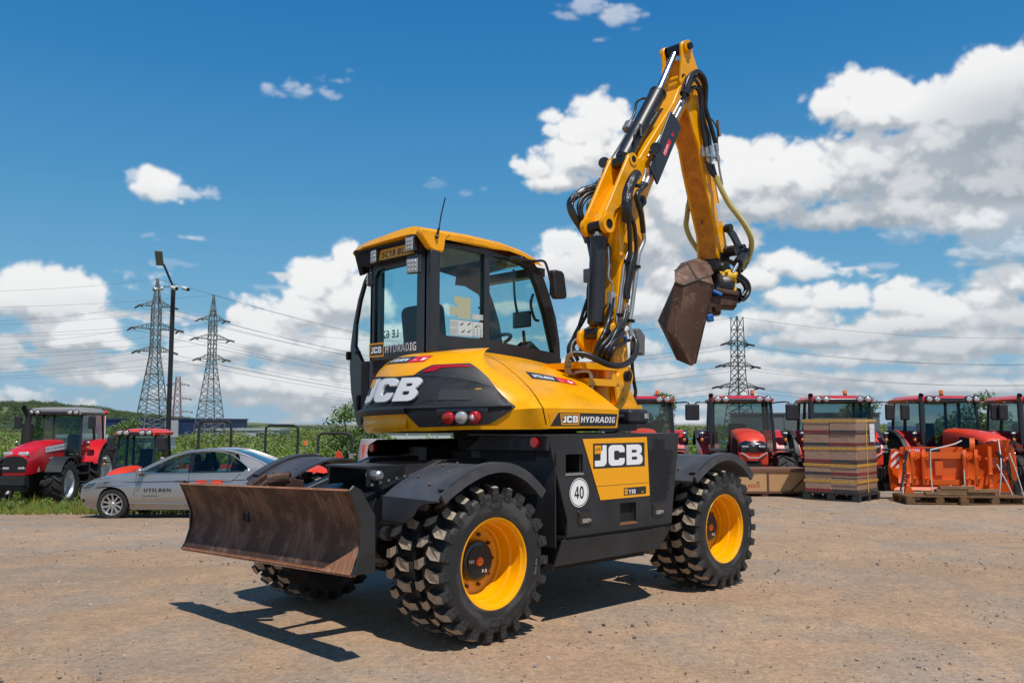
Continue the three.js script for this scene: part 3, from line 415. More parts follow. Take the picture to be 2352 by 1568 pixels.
  M('skirt_rail', [metres(B(1.3, 0.03, 0.12, 1.38, 0.605, 1.12)), metres(EX([[0.78, 0.6], [1.95, 0.6], [1.85, 0.36], [0.75, 0.36]], 0.4, 1.05, 0.01))], BLACK.dark, ex);
  M('belly_tank', metres(EX([[0.78, 0.6], [1.95, 0.6], [1.8, 0.42], [0.8, 0.42]], -1.1, -0.3, 0.02)), BLACK.dark, ex);
  // ---- left hand box, its rear end facing the blade
  const lbox = M('left_box', [metres(EX([[-1.225, 1.16], [-1.2, 1.24], [-1.07, 1.29], [-0.67, 1.295], [-0.67, 1.17], [-0.79, 1.165], [-1.15, 1.04]], -2.15, -0.7, 0.008)).rotateY(-Math.PI / 2).scale(-1, 1, 1).scale(-1, 1, 1)], BLACK.plastic, ex);
  lbox.geometry = merge([metres((() => { const g = new THREE.ExtrudeGeometry(path([[-1.225, 1.16], [-1.2, 1.24], [-1.07, 1.29], [-0.67, 1.295], [-0.67, 1.17], [-0.79, 1.165], [-1.15, 1.04]]), { depth: 1.4, bevelEnabled: false }); g.rotateY(Math.PI / 2); g.scale(1, 1, -1); const i = g.index; return g.translate(0.7, 0, 0); })()), metres(B(1.3, 0.66, 0.75, 1.4, 0.9, -0.8))]);
  M('tail_reflector', CY([0.66, 1.213, -1.105], [0.695, 1.213, -1.105], 0.036, 0.036, 24), REDLENS, ex);

  // ---- mudguards
  const fp = [[-0.5, 0.95], [-0.4, 1.015], [-0.25, 1.09], [-0.08, 1.142], [0.1, 1.148], [0.27, 1.09], [0.38, 1.015], [0.455, 0.95]], cv = new THREE.CatmullRomCurve3(fp.map((p) => V(p[0], p[1], 0))).getPoints(28), sec = (z0, z1, off, p = cv, th = 0.016) => loft(p.map((q, i) => { const a = p[Math.max(0, i - 1)], b = p[Math.min(p.length - 1, i + 1)], t = V(b.x - a.x, b.y - a.y, 0).normalize(), n = V(-t.y, t.x, 0); return [[z0, off], [z1, off], [z1, off - th], [z0, off - th]].map(([z, o]) => [q.x + n.x * o, q.y + n.y * o, z]); }), { crease: 0.5 });
  const fen = [metres(sec(0.66, 1.22, 0)), metres(sec(1.15, 1.24, 0.022, cv.slice(3))), metres(sec(1.225, 1.245, 0.022, cv.slice(1), 0.066))], flap = metres(EX([[0.66, 0.955], [1.22, 0.95], [1.2, 0.935], [1.1, 0.925], [1.03, 0.89], [0.99, 0.84], [0.9, 0.79], [0.66, 0.80]], -0.008, 0.008, 0.003).rotateY(-Math.PI / 2).translate(-0.502, 0, 0));
  const corner = metres(sheet([[-0.45, 1.03], [-0.45, 1.24], [-0.31, 1.24], [-0.38, 1.11]], (a, b) => [a, 0.965 + (a + 0.45) * 0.75, b], 1));
  for (const [x, s] of [[0, 1], [2.8, 1], [0, -1], [2.8, -1]]) {
    const f = M('mudguard', fen, BLACK.fender, ex, [x, 0, 0]); f.scale.z = s; M('mud_flap', flap, BLACK.fender, f);
    for (const [bx, bz] of [[-0.3, 0.78], [-0.2, 0.98], [-0.1, 0.8], [-0.38, 1.0], [0.05, 0.78], [-0.33, 1.19]]) { const k = cv.reduce((m, q) => (Math.abs(q.x - bx) < Math.abs(m.x - bx) ? q : m)); M('rivet', SP(0.011, bx, k.y + 0.004, bz, 1, 0.6, 1, 8), RUSTBOLT, f); }
    M('mudguard_stay', [CY([0.05, 0.56, 0.62], [-0.05, 1.1, 0.7], 0.022), CY([-0.05, 1.1, 0.7], [-0.05, 1.12, 1.15], 0.018)], BLACK.gloss, f);
  }
  // ---- dozer blade: rusty curved mouldboard
  const prof = [[-1.085, 1.035], [-1.045, 0.965], [-1.003, 0.88], [-0.985, 0.795], [-0.987, 0.725], [-1.0, 0.665], [-1.025, 0.6], [-1.052, 0.545]], bc = new THREE.CatmullRomCurve3(prof.map((p) => V(p[0], p[1], 0))).getPoints(26);
  const bl = new THREE.Group(); const roll = (z) => 0.03 * (z - 1.1);
  const blade = M('dozer_blade', (() => { const g = patch((u, v) => { const z = lerp(-1.15, 1.105, u), q = bc[Math.round((1 - v) * 26)]; return [q.x + 0.02 * (z < 0 ? -z : 0) * 0, q.y + roll(z), z]; }, 30, 26, 1.2), uv = g.attributes.uv; for (let i = 0; i < uv.count; i++) uv.setXY(i, uv.getX(i) * 2.3, uv.getY(i) * 0.62); return g; })(), RUST, ex);
  M('blade_back', patch((u, v) => { const z = lerp(1.105, -1.15, u), q = bc[Math.round((1 - v) * 26)]; return [q.x + 0.022, q.y + roll(z), z]; }, 12, 26, 1.2), BLACK.metal, blade);
  M('cutting_edge', [metres(loft([-1.15, 1.105].map((z) => [[-1.058, 0.535], [-1.05, 0.553], [-1.02, 0.57], [-1.018, 0.535]].map(([x, y]) => [x, y + roll(z), z])), { crease: 0.2 })), metres(sheet([[1.105, 0.548], [0.78, 0.548], [1.105, 0.71]], (z, y) => { const q = bc.reduce((m, p) => (Math.abs(p.y - y) < Math.abs(m.y - y) ? p : m)); return [q.x - 0.012, y + roll(z), z]; }, 3)), metres(sheet([[1.105, 0.548], [-1.15, 0.548], [-1.15, 0.562], [0.3, 0.566], [0.86, 0.562]], (z, y) => { const q = bc.reduce((m, p) => (Math.abs(p.y - y) < Math.abs(m.y - y) ? p : m)); return [q.x - 0.006, y + roll(z), z]; }, 3))], WORN, blade);
  M('top_edge', metres(loft([-1.15, -0.4, 0.4, 1.105].map((z) => [[-1.092, 1.036], [-1.085, 1.047], [-1.058, 1.04], [-1.063, 1.03]].map(([x, y]) => [x, y + roll(z), z])), { crease: 0.2 })), WORN, blade);
  M('slot_mark', [B(0.006, 0.09, 0.06, -0.989, 0.8, -0.28), B(0.014, 0.1, 0.01, -0.991, 0.8, -0.245), B(0.014, 0.1, 0.01, -0.991, 0.8, -0.315), B(0.014, 0.01, 0.07, -0.991, 0.85, -0.28), B(0.014, 0.01, 0.07, -0.991, 0.75, -0.28)], BLACK.dark, blade);
  const wing = [[-1.062, 0.545], [-1.03, 0.6], [-1.0, 0.7], [-1.0, 0.83], [-1.05, 0.96], [-1.09, 1.04], [-1.06, 1.068], [-1.005, 1.04], [-0.9, 0.88], [-0.895, 0.55]];
  for (const z of [1.108, -1.166]) M('blade_wing', metres(EX(wing.map(([x, y]) => [x, y + roll(z)]), z, z + 0.018, 0.003)), BLACK.metal, blade);
  M('blade_frame', [metres(B(0.07, 0.2, 2.0, -0.93, 0.76, 0)), metres(B(0.06, 0.06, 2.0, -0.97, 0.95, 0))], BLACK.metal, blade);
  for (const z of [0.5, -0.5]) { const a = M('blade_arm', [metres(EX(rounded([[-0.95, 0.88], [-0.66, 0.8], [-0.3, 0.74], [-0.26, 0.62], [-0.34, 0.56], [-0.62, 0.6], [-0.95, 0.62]], 0.05), z - 0.03, z + 0.03, 0.006)), metres(EX(rounded([[-0.62, 0.9], [-0.45, 0.8], [-0.4, 0.62], [-0.48, 0.56], [-0.6, 0.7]], 0.04), z + 0.04, z + 0.06, 0.006))], BLACK.gloss, ex); M('arm_pin', [RING([-0.41, 0.69, z + 0.06], [-0.41, 0.69, z + 0.12], 0.048, 0.03), CY([-0.41, 0.69, z - 0.05], [-0.41, 0.69, z + 0.115], 0.03)], ZINC, a); }
  for (const z of [0.22, -0.32]) M('blade_cylinder', [CY([-0.9, 0.8, z], [-0.62, 0.85, z], 0.03, 0.03), CY([-0.66, 0.845, z], [-0.15, 0.97, z], 0.05, 0.05)], BLACK.gloss, ex);
  M('blade_knuckle', [RING([-0.93, 1.035, -0.09], [-0.82, 1.06, 0.01], 0.043, 0.026), CY([-0.84, 1.03, -0.16], [-0.76, 1.05, -0.1], 0.036), metres(EX([[-1.0, 0.97], [-0.84, 1.07], [-0.6, 1.02], [-0.6, 0.92], [-0.9, 0.9]], -0.34, -0.3, 0.006)), metres(EX([[-1.0, 0.97], [-0.84, 1.07], [-0.6, 1.02], [-0.6, 0.92], [-0.9, 0.9]], -0.2, -0.17, 0.006))], RUST, ex);

  // ---- slewing upper body: cowl and hood as one curved surface
  const pol = (th, r, y) => { const t = th / 57.29578; return V(1.4 - r * Math.cos(t), y, r * Math.sin(t)); };
  const ST = [[-62, [1.27, 1.36], [1.31, 1.5], [1.22, 1.74], [1.13, 1.85], [1.02, 1.92], [0.85, 1.95]], [-50, [1.28, 1.35], [1.32, 1.505], [1.23, 1.775], [1.15, 1.9], [1.04, 1.97], [0.88, 2.0]], [-35, [1.285, 1.35], [1.325, 1.51], [1.235, 1.8], [1.155, 1.92], [1.05, 1.99], [0.88, 2.02]], [-18, [1.285, 1.355], [1.325, 1.515], [1.23, 1.8], [1.145, 1.915], [1.03, 1.995], [0.85, 2.025]], [0, [1.285, 1.37], [1.325, 1.52], [1.225, 1.79], [1.13, 1.905], [1.0, 1.99], [0.82, 2.025]], [15, [1.285, 1.38], [1.32, 1.525], [1.22, 1.785], [1.12, 1.905], [0.99, 1.99], [0.82, 2.03]], [30, [1.285, 1.39], [1.31, 1.53], [1.205, 1.765], [1.1, 1.885], [0.96, 1.98], [0.78, 2.035]]].map(([th, ...r]) => r.map(([a, y]) => pol(th, a, y)));
  ST.push([pol(45, 1.28, 1.392), pol(45, 1.302, 1.535), V(0.535, 1.69, 0.8), V(0.6, 1.82, 0.63), V(0.69, 1.955, 0.34), V(0.77, 2.05, -0.06)],
    [V(0.667, 1.395, 1.07), V(0.612, 1.545, 1.08), V(0.7, 1.66, 0.9), V(0.79, 1.775, 0.68), V(0.91, 1.93, 0.32), V(1.03, 2.05, -0.06)],
    [V(1.05, 1.397, 1.075), V(1.05, 1.547, 1.085), V(1.1, 1.66, 0.89), V(1.2, 1.775, 0.65), V(1.35, 1.915, 0.3), V(1.55, 2.02, -0.06)],
    [V(1.484, 1.398, 1.075), V(1.5, 1.543, 1.08), V(1.57, 1.645, 0.87), V(1.66, 1.755, 0.62), V(1.76, 1.885, 0.32), V(2.12, 1.955, -0.06)]);
  const cr = (a, b, c, d, t) => { const o = V(0, 0, 0); for (const k of 'xyz') o[k] = 0.5 * (2 * b[k] + (-a[k] + c[k]) * t + (2 * a[k] - 5 * b[k] + 4 * c[k] - d[k]) * t * t + (-a[k] + 3 * b[k] - 3 * c[k] + d[k]) * t ** 3); return o; };
  const row = (s, k) => { const n = ST.length, i = clamp(Math.floor(s), 0, n - 2), g = (j) => ST[clamp(j, 0, n - 1)][k]; return cr(g(i - 1), g(i), g(i + 1), g(i + 2), s - i); };
  const shell = (s, t) => { if (t < 1) return row(s, 0).lerp(row(s, 1), t); const i = Math.min(Math.floor(t), 4), g = (j) => row(s, clamp(j, 1, 5)); return cr(g(i - 1), g(i), g(i + 1), g(i + 2), t - i); };
  const on = (off) => (s, t) => { const p = shell(s, t), e = 0.02, a = shell(s + (s < 9.9 ? e : -e), t).sub(p).multiplyScalar(s < 9.9 ? 1 : -1), b = shell(s, t + (t < 4.9 ? e : -e)).sub(p).multiplyScalar(t < 4.9 ? 1 : -1); return p.addScaledVector(b.cross(a).normalize().negate(), off); };
  const skin = (s0, s1, t0, t1, nu, nv, off = 0) => patch((u, v) => on(off)(lerp(s0, s1, u), lerp(t0, t1, v)), nu, nv, 0.6);
  const cowl = M('rear_cowl', [metres(skin(0, 7.985, 1, 5, 90, 30), 0.7), metres(skin(0, 7.985, 0, 1, 90, 3), 0.7), metres(skin(0, 7.985, 5, 5, 90, 1)), metres(patch((u, v) => { const p = shell(u * 7.985, 0); return [lerp(p.x, 1.4, v * 0.55), p.y + 0.001, lerp(p.z, 0, v * 0.55)]; }, 90, 1))], YEL, ex);
  const hood = M('side_hood', [metres(skin(8.02, 10, 1, 5, 30, 30), 0.7), metres(skin(8.02, 10, 0, 1, 30, 3), 0.7), metres(patch((u, v) => { const p = shell(10, u * 5); return [p.x - v * 0.25, p.y, p.z]; }, 30, 2)), metres(patch((u, v) => { const p = shell(8.02 + u * 1.98, 0); return [p.x, p.y + 0.001, lerp(p.z, 0.3, v)]; }, 20, 1))], YEL, ex);
  M('panel_gap', metres(patch((u, v) => on(-0.012)(8 + (v - 0.5) * 0.12, u * 5), 40, 2)), BLACK.dark, ex);
  M('upper_frame', [metres(B(1.5, 0.1, 1.6, 1.35, 1.42, 0)), metres(B(0.7, 0.3, 0.5, 1.4, 1.58, 0.25)), metres(B(1.5, 0.55, 0.9, 1.25, 1.7, -0.6))], BLACK.dark, ex);
  M('left_skirt', metres(B(0.95, 0.52, 0.03, 1.45, 1.66, -1.1)), YEL, ex);
  // dark panel set into the cowl, with the raised maker's mark
  const blk = [[0.6, 0.98], [0.6, 2.0], [1.65, 2.1], [3.0, 2.05], [3.65, 2.02], [4.35, 2.07], [4.55, 2.37], [4.78, 2.68], [5.35, 2.78], [5.8, 2.9], [6.0, 2.68], [6.4, 2.22], [6.6, 1.84], [7.05, 1.17], [6.45, 0.28], [6.15, 0.22], [5.3, 0.2], [4.75, 0.2], [4.42, 0.9], [3.8, 0.9], [2.8, 0.88], [1.5, 0.92]];
  const dens = (o) => o.flatMap((p, i) => { const q = o[(i + 1) % o.length], n = Math.max(1, Math.ceil(Math.hypot(p[0] - q[0], p[1] - q[1]) / 0.3)); return [...Array(n)].map((_, k) => [lerp(p[0], q[0], k / n), lerp(p[1], q[1], k / n)]); });
  const bp = M('dark_panel', [metres(sheet(dens(blk), on(0.012), 2, 0.6), 0.8), metres((() => { const o = dens(blk); return loft([o.map((p) => on(0.012)(...p)), o.map((p) => on(-0.01)(...p))], { caps: false }); })())], BLACK.plastic, cowl);
  M('panel_lip', metres(patch((u, v) => on(0.014 + 0.028 * Math.sin(Math.PI * v))(lerp(0.6, 4.45, u), lerp(0.9, 1.2, v)), 60, 6)), BLACK.plastic, cowl);
  M('panel_lip', metres(patch((u, v) => on(0.013 + 0.02 * Math.sin(Math.PI * v))(lerp(4.45, 6.95, u), lerp(1.02, 1.18, v)), 50, 6)), BLACK.plastic, cowl);
  const redStrip = std({ color: lin(0.42, 0.008, 0.02), roughness: 0.35 });
  M('red_stripe', sheet(dens([[4.57, 2.18], [4.82, 2.56], [5.05, 2.66], [5.75, 2.74], [5.95, 2.62], [5.1, 2.44], [4.95, 2.24]]), on(0.0145), 1), redStrip, cowl);
  M('red_stripe', sheet(dens([[1.62, 2.16], [2.0, 2.34], [2.2, 2.3], [2.05, 2.02], [1.75, 2.04]]), on(0.0145), 1), redStrip, cowl);
  const letters = (fn, off0, off1, outline, hole = []) => [sheet(outline, (a, b) => fn(a, b, off1), 2, 0.6, hole), ...[outline, ...hole].map((o) => loft([o.map((p) => fn(p[0], p[1], off0)), o.map((p) => fn(p[0], p[1], off1))], { caps: false }))];
  const arcPts = (cx, cy, rx, ry, a0, a1, n = 5) => [...Array(n + 1)].map((_, k) => { const a = lerp(a0, a1, k / n) * Math.PI / 180; return [cx + rx * Math.cos(a), cy + ry * Math.sin(a)]; });
  const J = [[30, 60], [30, 34], ...arcPts(26, 32, 4, 4, 0, -90, 2), [0, 28], [0, 0], [36, 0], ...arcPts(36, 26, 26, 26, -90, 0), [62, 100], [40, 100], [40, 60]], Cc = [[160, 64], [160, 76], ...arcPts(134, 76, 26, 24, 0, 90), [98, 100], ...arcPts(98, 76, 26, 24, 90, 180), [72, 24], ...arcPts(98, 24, 26, 24, 180, 270), [134, 0], ...arcPts(134, 24, 26, 24, 270, 360), [160, 36], [130, 36], ...arcPts(120, 37, 10, 10, 0, -90, 3), [112, 27], ...arcPts(112, 37, 10, 10, 270, 180, 3), [102, 63], ...arcPts(112, 63, 10, 10, 180, 90, 3), [120, 73], ...arcPts(120, 63, 10, 10, 90, 0, 3), [130, 64]];
  const Bb = [[170, 0], [234, 0], ...arcPts(236, 25, 26, 25, -90, 60), [244, 52], ...arcPts(234, 76, 24, 24, -50, 90), [170, 100]], Bh = [[[200, 25], [222, 25], ...arcPts(222, 33, 8, 8, -90, 90, 4), [200, 41]], [[200, 60], [220, 60], ...arcPts(220, 67, 8, 7, -90, 90, 4), [200, 74]]];
  const word = (a, b, off) => { const s = lerp(2.62, 4.64, a / 262) + 0.16 * (b / 100) - 0.14 * (b / 100) * (1 - a / 262), t = lerp(1.33, 1.93, b / 100); return on(off)(s, t); };
  const WHITE = std({ color: lin(0.78, 0.78, 0.78), roughness: 0.4 });
  for (const [o, h] of [[J, []], [Cc, []], [Bb, Bh]]) { const l = M('raised_letter', letters(word, 0.01, 0.03, o, h), WHITE, bp); const grow = o.map((p) => { const cx = o.reduce((s, q) => s + q[0], 0) / o.length, cy = 50; return [cx + (p[0] - cx) * 1.1, cy + (p[1] - cy) * 1.09]; }); M('letter_edge', sheet(grow, (a, b) => word(a, b, 0.0165), 2, 0.6), BLACK.gloss, l); }
  M('letter_badge', sheet([[2, 62], [34, 62], [34, 100], [2, 100]], (a, b) => word(a, b, 0.027), 2), print(canvasTex(64, 64, (g) => { g.fillStyle = '#f2a200'; g.fillRect(0, 0, 64, 64); g.fillStyle = '#1c1c1f'; g.font = 'bold 24px sans-serif'; g.save(); g.translate(8, 42); g.rotate(-0.2); g.fillText('JCB', 0, 0, 46); g.restore(); })), bp);
  M('lower_lip', [metres(patch((u, v) => on(0.016 * Math.sin(Math.PI * Math.min(1, v * 1.15 + 0.1)))(lerp(0.8, 4.38, u), lerp(0.05, 0.84, v)), 50, 6), 0.7), metres(patch((u, v) => on(0.014)(lerp(4.72, 8, u), lerp(0, 0.19, v)), 40, 3), 0.7)], YEL, cowl);
  // tail lamps
  const lampBox = M('lamp_housing', [metres(sheet(dens([[5.28, 1.0], [6.42, 1.08], [6.36, 0.3], [5.3, 0.28]]), on(0.016), 1)), metres(patch((u, v) => on(0.026)(lerp(5.28, 6.42, u), lerp(0.98, 1.06, v)), 16, 2))], BLACK.gloss, cowl);
  for (const [s, m, n] of [[5.58, REDLENS, 'tail_lamp'], [5.87, CLEARLENS, 'reversing_lamp'], [6.16, REDLENS, 'tail_lamp']]) { const p = on(0.018)(s, 0.66), q = on(0.052)(s, 0.66); const l = M(n, [CY(p, q, 0.05, 0.046, 28), SP(0.046, 0, 0, 0, 1, 1, 0.35, 18).applyQuaternion(new THREE.Quaternion().setFromUnitVectors(V(0, 0, 1), q.clone().sub(p).normalize())).translate(q.x, q.y, q.z)], m, lampBox); M('lamp_ring', RING(on(0.015)(s, 0.66), on(0.034)(s, 0.66), 0.056, 0.05, 28), BLACK.gloss, l); if (s > 6) M('broken_lens', SP(0.022, q.x - 0.012, q.y, q.z - 0.012, 1, 1.2, 1, 8), CLEARLENS, l); }
  // stickers
  const dq = (name, c, t, parent, off = 0.003) => M(name, patch((u, v) => { const a = c[0], b = c[1], d = c[2], e = c[3], s = lerp(lerp(d[0], e[0], u), lerp(a[0], b[0], u), v), tt = lerp(lerp(d[1], e[1], u), lerp(a[1], b[1], u), v); return on(off)(s, tt); }, 20, 6), print(t, { roughness: 0.38 }), parent);
  const util = canvasTex(512, 96, (g, w, h) => utilben(g, w, h));
  dq('dealer_sticker', [[2.75, 3.72], [4.45, 3.68], [2.5, 3.05], [4.33, 3.12]], util, cowl);
  dq('dealer_sticker', [[8.47, 3.53], [9.6, 3.24], [8.42, 3.12], [9.55, 2.87]], util, hood);
  const hyd = canvasTex(768, 128, (g, w, h) => { g.fillStyle = '#f2a200'; g.fillRect(0, 0, w, h); g.fillStyle = '#26272b'; g.beginPath(); g.moveTo(0, h); g.lineTo(w * 0.15, 0); g.lineTo(w, 0); g.lineTo(w, h); g.fill(); g.fillStyle = '#f2a200'; g.fillRect(w * 0.17, 8, w * 0.28, h - 16); g.fillStyle = '#26272b'; g.fillRect(w * 0.19, 22, w * 0.24, h - 44); jcb(g, w * 0.197, 30, h - 60, '#fff'); g.fillStyle = '#fff'; g.font = 'bold 86px sans-serif'; g.fillText('HYDRADIG', w * 0.465, 96, w * 0.505); });
  dq('model_sticker', [[8.12, 0.78], [9.93, 0.76], [8.12, 0.14], [9.9, 0.12]], hyd, hood);
  M('worn_sticker_marks', patch((u, v) => on(0.0145)(lerp(5.25, 6.05, u), lerp(1.35, 1.62, v)), 10, 3), std({ color: lin(0.04, 0.041, 0.045), roughness: 0.75 }), bp);

  // ---- cab
  const cab = M('cab_frame', [
    metres(EX([[0.49, 2.0], [0.49, 2.87], [0.64, 2.965], [0.92, 3.005], [1.32, 3.005], [1.58, 2.972], [1.76, 2.925], [1.876, 2.827], [1.97, 2.65], [2.056, 2.444], [2.11, 2.2], [2.126, 1.94], [1.5, 1.98]], -0.16, -0.1, 0.012, [[[0.6, 2.155], [0.6, 2.915], [0.8, 2.94], [1.132, 2.925], [1.132, 2.155]], [[1.172, 2.152], [1.172, 2.922], [1.4, 2.925], [1.6, 2.9], [1.71, 2.862], [1.815, 2.70], [1.92, 2.45], [2.0, 2.2], [2.035, 2.085]]])),
    metres(EX([[0.49, 1.75], [0.49, 2.87], [0.64, 2.965], [0.92, 3.005], [1.32, 3.005], [1.58, 2.972], [1.76, 2.925], [1.876, 2.827], [1.97, 2.65], [2.056, 2.444], [2.11, 2.2], [2.126, 1.75]], -0.92, -0.87, 0.012, [[[0.6, 1.8], [0.6, 2.88], [1.0, 2.915], [1.4, 2.905], [1.62, 2.87], [1.76, 2.79], [1.85, 2.66], [1.93, 2.45], [1.99, 2.2], [2.01, 1.8]]])),
    metres(EX([[-0.92, 1.98], [-0.92, 2.87], [-0.1, 2.87], [-0.1, 1.98]], -0.03, 0.03, 0.01, [[[-0.86, 2.09], [-0.86, 2.72], [-0.81, 2.79], [-0.24, 2.8], [-0.24, 2.09]]])).rotateY(-Math.PI / 2).translate(0.52, 0, 0),
    metres(B(0.12, 0.08, 0.78, 1.86, 2.85, -0.51)), metres(B(0.06, 0.3, 0.8, 2.1, 1.9, -0.51)), metres(B(1.1, 0.05, 0.78, 1.05, 2.965, -0.51))], BLACK.cab, ex);
  M('corner_pillar', [RB(0.1, 0.86, 0.07, 0.02, 0.53, 2.44, -0.09)], BLACK.cab, cab);
  M('side_glass', sheet([[0.595, 2.04], [0.595, 2.92], [0.8, 2.945], [1.14, 2.93], [1.14, 2.04]], (a, b) => [a, b, -0.128], 0), glassTint, cab); M('side_glass', sheet([[1.165, 2.04], [1.165, 2.928], [1.4, 2.93], [1.6, 2.905], [1.712, 2.868], [1.82, 2.70], [1.925, 2.45], [2.005, 2.2], [2.045, 2.04]], (a, b) => [a, b, -0.126], 0), glassTint, cab);
  M('window_divider', [B(0.03, 0.86, 0.03, 1.152, 2.49, -0.118)], BLACK.gloss, cab);
  M('rear_glass', sheet([[-0.87, 2.07], [-0.87, 2.73], [-0.815, 2.8], [-0.235, 2.81], [-0.235, 2.07]], (a, b) => [0.508, b, a], 0), glassTint, cab);
  M('windscreen', sheet([[-0.9, 1.9], [-0.9, 2.8], [-0.15, 2.8], [-0.15, 1.9]], (z, y) => [1.878 + 0.25 * Math.sqrt(clamp((2.83 - y) / 0.9)), y, z], 3), glassClear, cab);
  M('roof_glass', sheet([[1.2, -0.88], [1.75, -0.88], [1.75, -0.2], [1.2, -0.2]], (x, z) => [x, 2.99 - 0.1 * ((x - 1.2) / 0.55) ** 2, z], 2), glassTint, cab);
  M('head_lining', [metres(B(0.75, 0.03, 0.72, 0.9, 2.925, -0.51))], std({ color: lin(0.34, 0.33, 0.3), roughness: 0.9 }), cab);
  const roofP = [[0.37, 2.985], [0.42, 3.045], [0.92, 3.058], [1.32, 3.048], [1.58, 3.012], [1.76, 2.965], [1.84, 2.92], [1.78, 2.912], [1.58, 2.965], [1.32, 2.998], [0.7, 2.995], [0.45, 2.955]];
  const roof = M('roof', [metres(loft([[-1.1, -0.045], [-1.085, -0.012], [-1.0, 0.004], [-0.88, -0.004], [-0.7, 0.006], [-0.5, 0.022], [-0.32, 0.03], [-0.2, 0.026], [-0.1, 0.0], [-0.065, -0.03]].map(([z, dy]) => roofP.map(([x, y], i) => [x + (z < -0.9 && i < 2 ? 0.05 : 0), y + (i > 0 && i < 7 ? dy : dy * 0.4), z])), { crease: 0.5 })), metres(EX(rounded([[0.375, 3.03], [0.7, 3.03], [0.645, 2.975], [0.625, 2.862], [0.53, 2.852], [0.47, 2.875], [0.36, 2.985]], 0.02), -0.125, -0.058, 0.012)), metres(EX(rounded([[0.44, 3.0], [0.64, 3.0], [0.6, 2.9], [0.52, 2.88], [0.43, 2.96]], 0.02), -1.1, -1.05, 0.01))], YEL, ex);
  M('rear_visor', [metres(B(0.16, 0.14, 0.86, 0.5, 2.9, -0.57)), metres(B(0.1, 0.02, 0.8, 0.44, 2.955, -0.57)), metres(EX([[0.4, 2.98], [0.55, 2.98], [0.55, 2.8], [0.47, 2.76]], -1.06, -1.0, 0.005))], BLACK.dark, roof);
  const plate = canvasTex(256, 56, (g, w, h) => { g.fillStyle = '#e8a317'; g.fillRect(0, 0, w, h); g.strokeStyle = '#3a2a08'; g.lineWidth = 2; g.strokeRect(2, 2, w - 4, h - 4); g.fillStyle = '#161618'; g.font = 'bold 44px sans-serif'; g.fillText('SC18 BLF', 22, 45, 214); });
  M('number_plate', new THREE.PlaneGeometry(0.5, 0.1).rotateY(-Math.PI / 2).rotateZ(-0.15).translate(0.408, 2.885, -0.43), print(plate), roof);
  const LED = std({ color: lin(0.5, 0.5, 0.48), roughness: 0.35, metalness: 0.3 });
  for (const [x, y, z, w, h, ry] of [[0.37, 2.912, -0.2, 0.11, 0.125, 0], [0.35, 2.72, -0.135, 0.125, 0.125, 0.25], [0.39, 2.883, -0.73, 0.1, 0.12, -0.1], [0.4, 2.69, -0.82, 0.1, 0.115, -0.7]]) {
    const l = M('work_lamp', [RB(0.05, h, w, 0.012, 0.02, 0, 0), B(0.012, 0.04, w * 1.1, 0.02, h * 0.55, 0), CY([0.03, h * 0.5, 0], [0.06, h * 0.5 + 0.06, 0], 0.012)], BLACK.gloss, ex, [x, y, z]); l.rotation.y = ry;
    M('lamp_lens', RB(0.006, h * 0.9, w * 0.9, 0.003, -0.007, 0, 0), LED, l); const dots = []; for (let i = 0; i < 3; i++) for (let j = 0; j < 3; j++) dots.push(SP(0.012, -0.011, (i - 1) * h * 0.27, (j - 1) * w * 0.27, 0.5, 1, 1, 8)); M('lamp_reflectors', dots, CLEARLENS, l);
  }
  M('antenna', [SP(0.018, 0.535, 2.975, -0.05), TB([[0.535, 2.98, -0.05], [0.56, 3.06, -0.05], [0.585, 3.17, -0.055], [0.64, 3.33, -0.07]], 0.006, 6), CY([0.535, 2.98, -0.05], [0.557, 3.05, -0.05], 0.011)], BLACK.gloss, roof);
  // door standing open, swung out beside the cab
  const dz = [[-1.075, 2.84], [-1.16, 2.74], [-1.24, 2.58], [-1.31, 2.36], [-1.35, 2.15], [-1.36, 1.95], [-1.33, 1.72], [-1.26, 1.5], [-1.2, 1.39], [-0.95, 1.39], [-0.98, 1.6], [-1.1, 1.72], [-1.15, 1.86], [-0.95, 1.88], [-0.95, 1.99], [-1.16, 2.0], [-1.22, 2.08], [-1.275, 2.15], [-1.265, 2.35], [-1.205, 2.56], [-1.13, 2.72], [-1.02, 2.8], [-1.0, 2.86]];
  const door = M('open_door', metres(EX(dz, -0.02, 0.02, 0.008)).rotateY(-Math.PI / 2).translate(0.6, 0, 0), BLACK.gloss, ex);
  M('door_glass', sheet([[-0.94, 2.82], [-1.02, 2.79], [-1.13, 2.73], [-1.205, 2.56], [-1.27, 2.35], [-1.28, 2.1], [-1.16, 1.99], [-0.94, 1.98]], (z, y) => [0.6, y, z], 0), glassClear, door); M('door_glass', sheet([[-0.94, 1.86], [-1.16, 1.86], [-1.12, 1.72], [-0.97, 1.6]], (z, y) => [0.6, y, z], 0), glassClear, door);
  M('door_handle', [RB(0.06, 0.14, 0.05, 0.02, 0.56, 1.62, -1.16), RB(0.05, 0.08, 0.04, 0.015, 0.58, 2.06, -1.37), CY([0.57, 2.08, -1.24], [0.57, 2.08, -1.18], 0.014)], BLACK.dark, door);
  // inside the cab
  const seat = M('seat', [RB(0.16, 0.62, 0.5, 0.07, 0.86, 2.18, -0.6, 0, 0, 0.12), RB(0.5, 0.16, 0.5, 0.06, 1.12, 1.94, -0.6), RB(0.36, 0.1, 0.1, 0.04, 1.1, 2.12, -0.3), RB(0.36, 0.1, 0.1, 0.04, 1.1, 2.12, -0.9)], BLACK.rubber, ex);
  M('joystick', [CY([1.28, 2.14, -0.3], [1.3, 2.26, -0.3], 0.02), SP(0.035, 1.3, 2.28, -0.3)], BLACK.gloss, seat);
